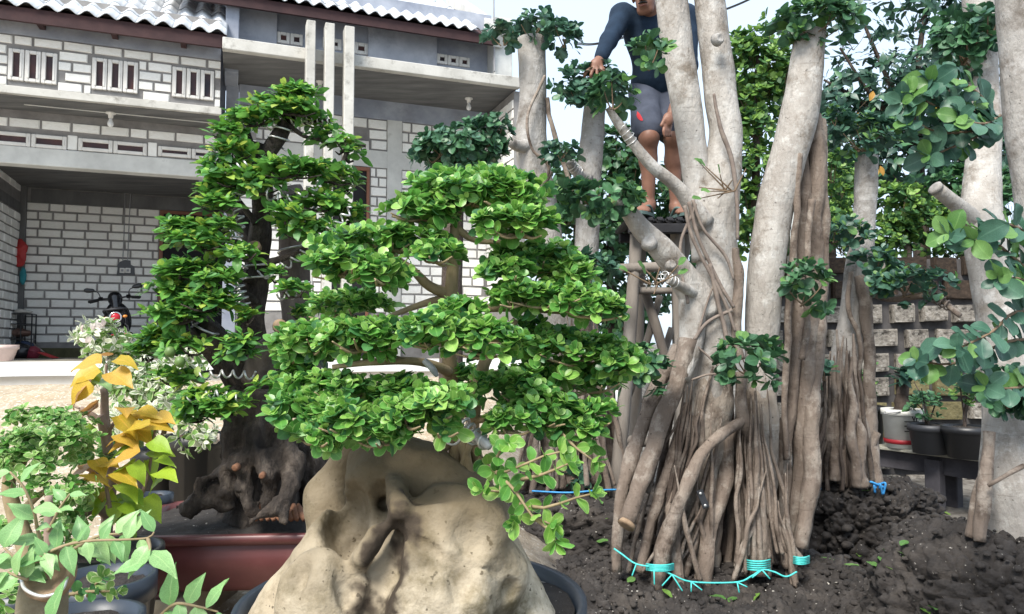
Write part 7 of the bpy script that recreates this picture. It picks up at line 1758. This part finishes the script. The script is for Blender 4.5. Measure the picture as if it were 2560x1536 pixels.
V, Qd = sdf_mesh([ell((0, .22, .735), (.125, .42, .055), .04), ell((0, -.1, .71), (.12, .2, .05), .04)], (-.2, -.5, .6), (.2, .75, .85), .014); bk('seat', V, [Qd], m_black)
m = MB(); m.tube([(-.15, .35, .71), (-.15, .60, .735), (-.10, .72, .74), (0, .76, .742), (.10, .72, .74), (.15, .60, .735), (.15, .35, .71)], .015, 8); bk('grab_rail', np.concatenate(m.V), m.F, m_potg)
V, Qd = sdf_mesh([ell((0, -.68, .97), (.11, .09, .12), .04), cap((0, -.66, 1.0), (0, -.62, .80), .08, .09, .04)], (-.25, -.85, .6), (.25, -.4, 1.2), .014); bk('headlight_cowl', V, [Qd], m_gloss)
m = MB(); m.tube([(-.36, -.45, .95), (-.18, -.58, .98), (0, -.62, .97), (.18, -.58, .98), (.36, -.45, .95)], .014, 8); hb_ = bk('handlebar', np.concatenate(m.V), m.F, m_black)
for s_ in (-1, 1):
    m = MB(); m.tube([(s_ * .22, -.55, .975), (s_ * .37, -.44, .948)], .021, 9); bk('grip', np.concatenate(m.V), m.F, m_tyre, hb_)
    m = MB(); m.box((s_ * .20, -.56, .985), (.07, .06, .06), None, .01); bk('switch_box', np.concatenate(m.V), m.F, m_black, hb_)
    m = MB(); m.tube([(s_ * .24, -.58, .95), (s_ * .36, -.56, .93)], .008, 6); bk('brake_lever', np.concatenate(m.V), m.F, m_black, hb_)
    m = MB(); m.tube([(s_ * .20, -.56, 1.0), (s_ * .23, -.54, 1.09), (s_ * .30, -.52, 1.12)], .008, 6); mi = bk('mirror', np.concatenate(m.V), m.F, m_black)
    V, Qd = sdf_mesh([ell((s_ * .34, -.51, 1.13), (.075, .018, .036), .01), ell((s_ * .38, -.51, 1.145), (.04, .018, .03), .02)], (s_ * .34 - .12, -.56, 1.06), (s_ * .34 + .12, -.46, 1.21), .008); bk('mirror_head', V, [Qd], m_black, mi)
    V, Qd = sdf_mesh([ell((s_ * .125, .735, .62), (.032, .03, .022), .01)], (s_ * .125 - .06, .68, .57), (s_ * .125 + .06, .79, .67), .006); bk('indicator', V, [Qd], m_amber)
RY = np.array([[1, 0, 0], [0, 0, 1], [0, -1, 0]])
m = MB(); m.lathe((0, 0, 0), [(.085, -.02), (.085, .012), (.066, .016), (.060, .0)], 26, cap1=False); tl = bk('light_ring', np.concatenate(m.V) @ RY.T + [0, .735, .62], m.F, m_chrome)
m = MB(); m.lathe((0, 0, 0), [(.062, -.02), (.062, .004), (.05, .022), (.02, .03)], 22); bk('tail_light', np.concatenate(m.V) @ RY.T + [0, .735, .62], m.F, m_tail, tl)
m = MB(); m.box((.03, .76, .41), (.235, .012, .105), None, .004); pl_ = bk('number_plate', np.concatenate(m.V), m.F, m_black, None, False)
m = MB(); m.box((.03, .7675, .366), (.233, .004, .014)); bk('plate_strip', np.concatenate(m.V), m.F, m_tail, pl_, False)
def bktext(txt, size, c, mat):
    cu = bpy.data.curves.new('t', 'FONT'); cu.body = txt; cu.size = size; cu.align_x = 'CENTER'; cu.extrude = .001; to = bpy.data.objects.new('t', cu); COL.objects.link(to); bpy.context.view_layer.update()
    me = bpy.data.meshes.new_from_object(to.evaluated_get(bpy.context.evaluated_depsgraph_get())); bpy.data.objects.remove(to)
    V = np.array([v.co[:] for v in me.vertices]); V = np.stack([V[:, 0] + c[0], np.full(len(V), c[1]) + V[:, 2], V[:, 1] + c[2]], -1)
    bk('lettering', V, [tuple(p.vertices) for p in me.polygons], mat, pl_, False)
bktext('JAZ', .075, (.065, .7685, .385), m_winfr)
m = MB(); m.box((0, .70, .30), (.15, .03, .20), np.array(Matrix.Rotation(-.25, 3, 'X')), .01); mg = bk('mudguard', np.concatenate(m.V), m.F, m_black)
m = MB(); m.box((.02, .722, .30), (.085, .012, .035), None, .004); bk('reflector', np.concatenate(m.V), m.F, m_tail, mg)
m = MB(); m.tube([(.13, .1, .25), (.15, .45, .30), (.16, .62, .34)], [.03, .05, .045], 12); bk('exhaust', np.concatenate(m.V), m.F, m_black)
m = MB(); m.tube([(-.05, 0, .2), (-.22, .05, -.02)], .012, 6); bk('side_stand', np.concatenate(m.V), m.F, m_black)
# wire rack with bags in the corner
u0, _ = gp(30, 850, -2.75); u1, _ = gp(84, 850, -2.75); zt_ = gp(30, 785, -2.75)[1]
rk_ = thing('wire_rack', Hp((u0 + u1) / 2, -2.75, zF), 'small black wire rack stacked with things in the garage corner', 'rack')
for uu in (u0, (u0 + u1) / 2, u1):
    for ww in (-2.86, -2.62):
        m = MB(); m.tube([Hp(uu, ww, zF + .03), Hp(uu, ww, zt_)], .009, 6); m.build('post', m_black, rk_)
for f in (.12, .45, .78, 1.0):
    m = MB(); hbox(m, u0, u1, -2.86, -2.62, zF + (zt_ - zF) * f - .01, zF + (zt_ - zF) * f + .004); m.build('shelf', m_black, rk_, False)
m_bag = flatmat('black_bag', (.012, .012, .016), .4); m_cloth = flatmat('pale_cloth', (.5, .48, .44), .8); m_brown = flatmat('brown_box', (.14, .08, .06), .7); m_redbag = flatmat('red_bag', (.42, .03, .03), .6); m_teal = flatmat('teal_cloth', (.02, .22, .26), .7); m_maroonb = flatmat('maroon_bag', (.20, .02, .04), .5); m_navy = flatmat('navy_cloth', (.03, .05, .10), .8)
def blob(name, c, r_, mat, label, cat, seed=0, amp=.02):
    V, Qd = sdf_mesh([ell(c, r_, .02)], np.array(c) - np.array(r_) * 1.4 - .03, np.array(c) + np.array(r_) * 1.4 + .03, min(r_) / 6, lambda p: -amp * fbm(p * 11, 3, seed) - amp * .5 * fbm(p * 30, 2, seed))
    tag(add(name, V, [Qd], mat, None, True, None, c), label, cat)
blob('bundle', Hp((u0 + u1) / 2 - .02, -2.72, zF + (zt_ - zF) * .58), (.15, .09, .06), m_brown, 'brown bundle on the middle shelf of the wire rack', 'bundle', 1)
blob('bundle', Hp((u0 + u1) / 2 + .02, -2.72, zF + (zt_ - zF) * .27), (.16, .10, .085), m_navy, 'dark blue bundle on the lower shelf of the wire rack', 'bundle', 2)
blob('cloth', Hp((u0 + u1) / 2, -2.72, zt_ + .03), (.13, .08, .03), m_cloth, 'pale crumpled cloth lying on top of the wire rack', 'cloth', 3)
blob('plastic_bag', Hp(u0 + .16, -2.45, zF + .12), (.15, .12, .11), m_bag, 'black plastic bag on the floor before the wire rack', 'bag', 4, .03)
blob('plastic_bag', Hp(u1 + .06, -2.45, zF + .10), (.10, .09, .09), m_maroonb, 'maroon plastic bag on the floor beside the black bag', 'bag', 5, .03)
ur, zr_ = gp(52, 632, -2.85); blob('hanging_bag', Hp(ur, -2.84, zr_), (.085, .06, .20), m_redbag, 'red bag hanging in the garage corner', 'bag', 6, .03)
ur, zr_ = gp(57, 690, -2.85); blob('hanging_cloth', Hp(ur, -2.86, zr_), (.045, .03, .13), m_teal, 'teal cloth hanging below the red bag', 'cloth', 7, .015)
a_ = gp(80, 868, -2.7); b_ = gp(135, 902, -2.0); t_ = thing('shovel', Hp(a_[0], -2.6, zF), 'shovel leaning low beside the wire rack', 'shovel')
m = MB(); m.tube([Hp(a_[0], -2.75, a_[1] + .05), Hp(gp(112, 885, -2.3)[0], -2.3, zF + .09)], .014, 7); m.build('handle', m_log, t_)
m = MB(); c = Hp(gp(120, 892, -2.2)[0], -2.2, zF + .065); m.box(c, (.22, .14, .012), np.array(Matrix.Rotation(.35, 3, 'Y')), .004); m.build('blade', m_redbag, t_)
c = P(8, 915, 7.7); c[2] = float(gz(c[0], c[1])) + .05; pot('plant_pot', c, .085, .125, .17, m_pink, 'pale pink pot standing at the garage entrance', rim=.012)
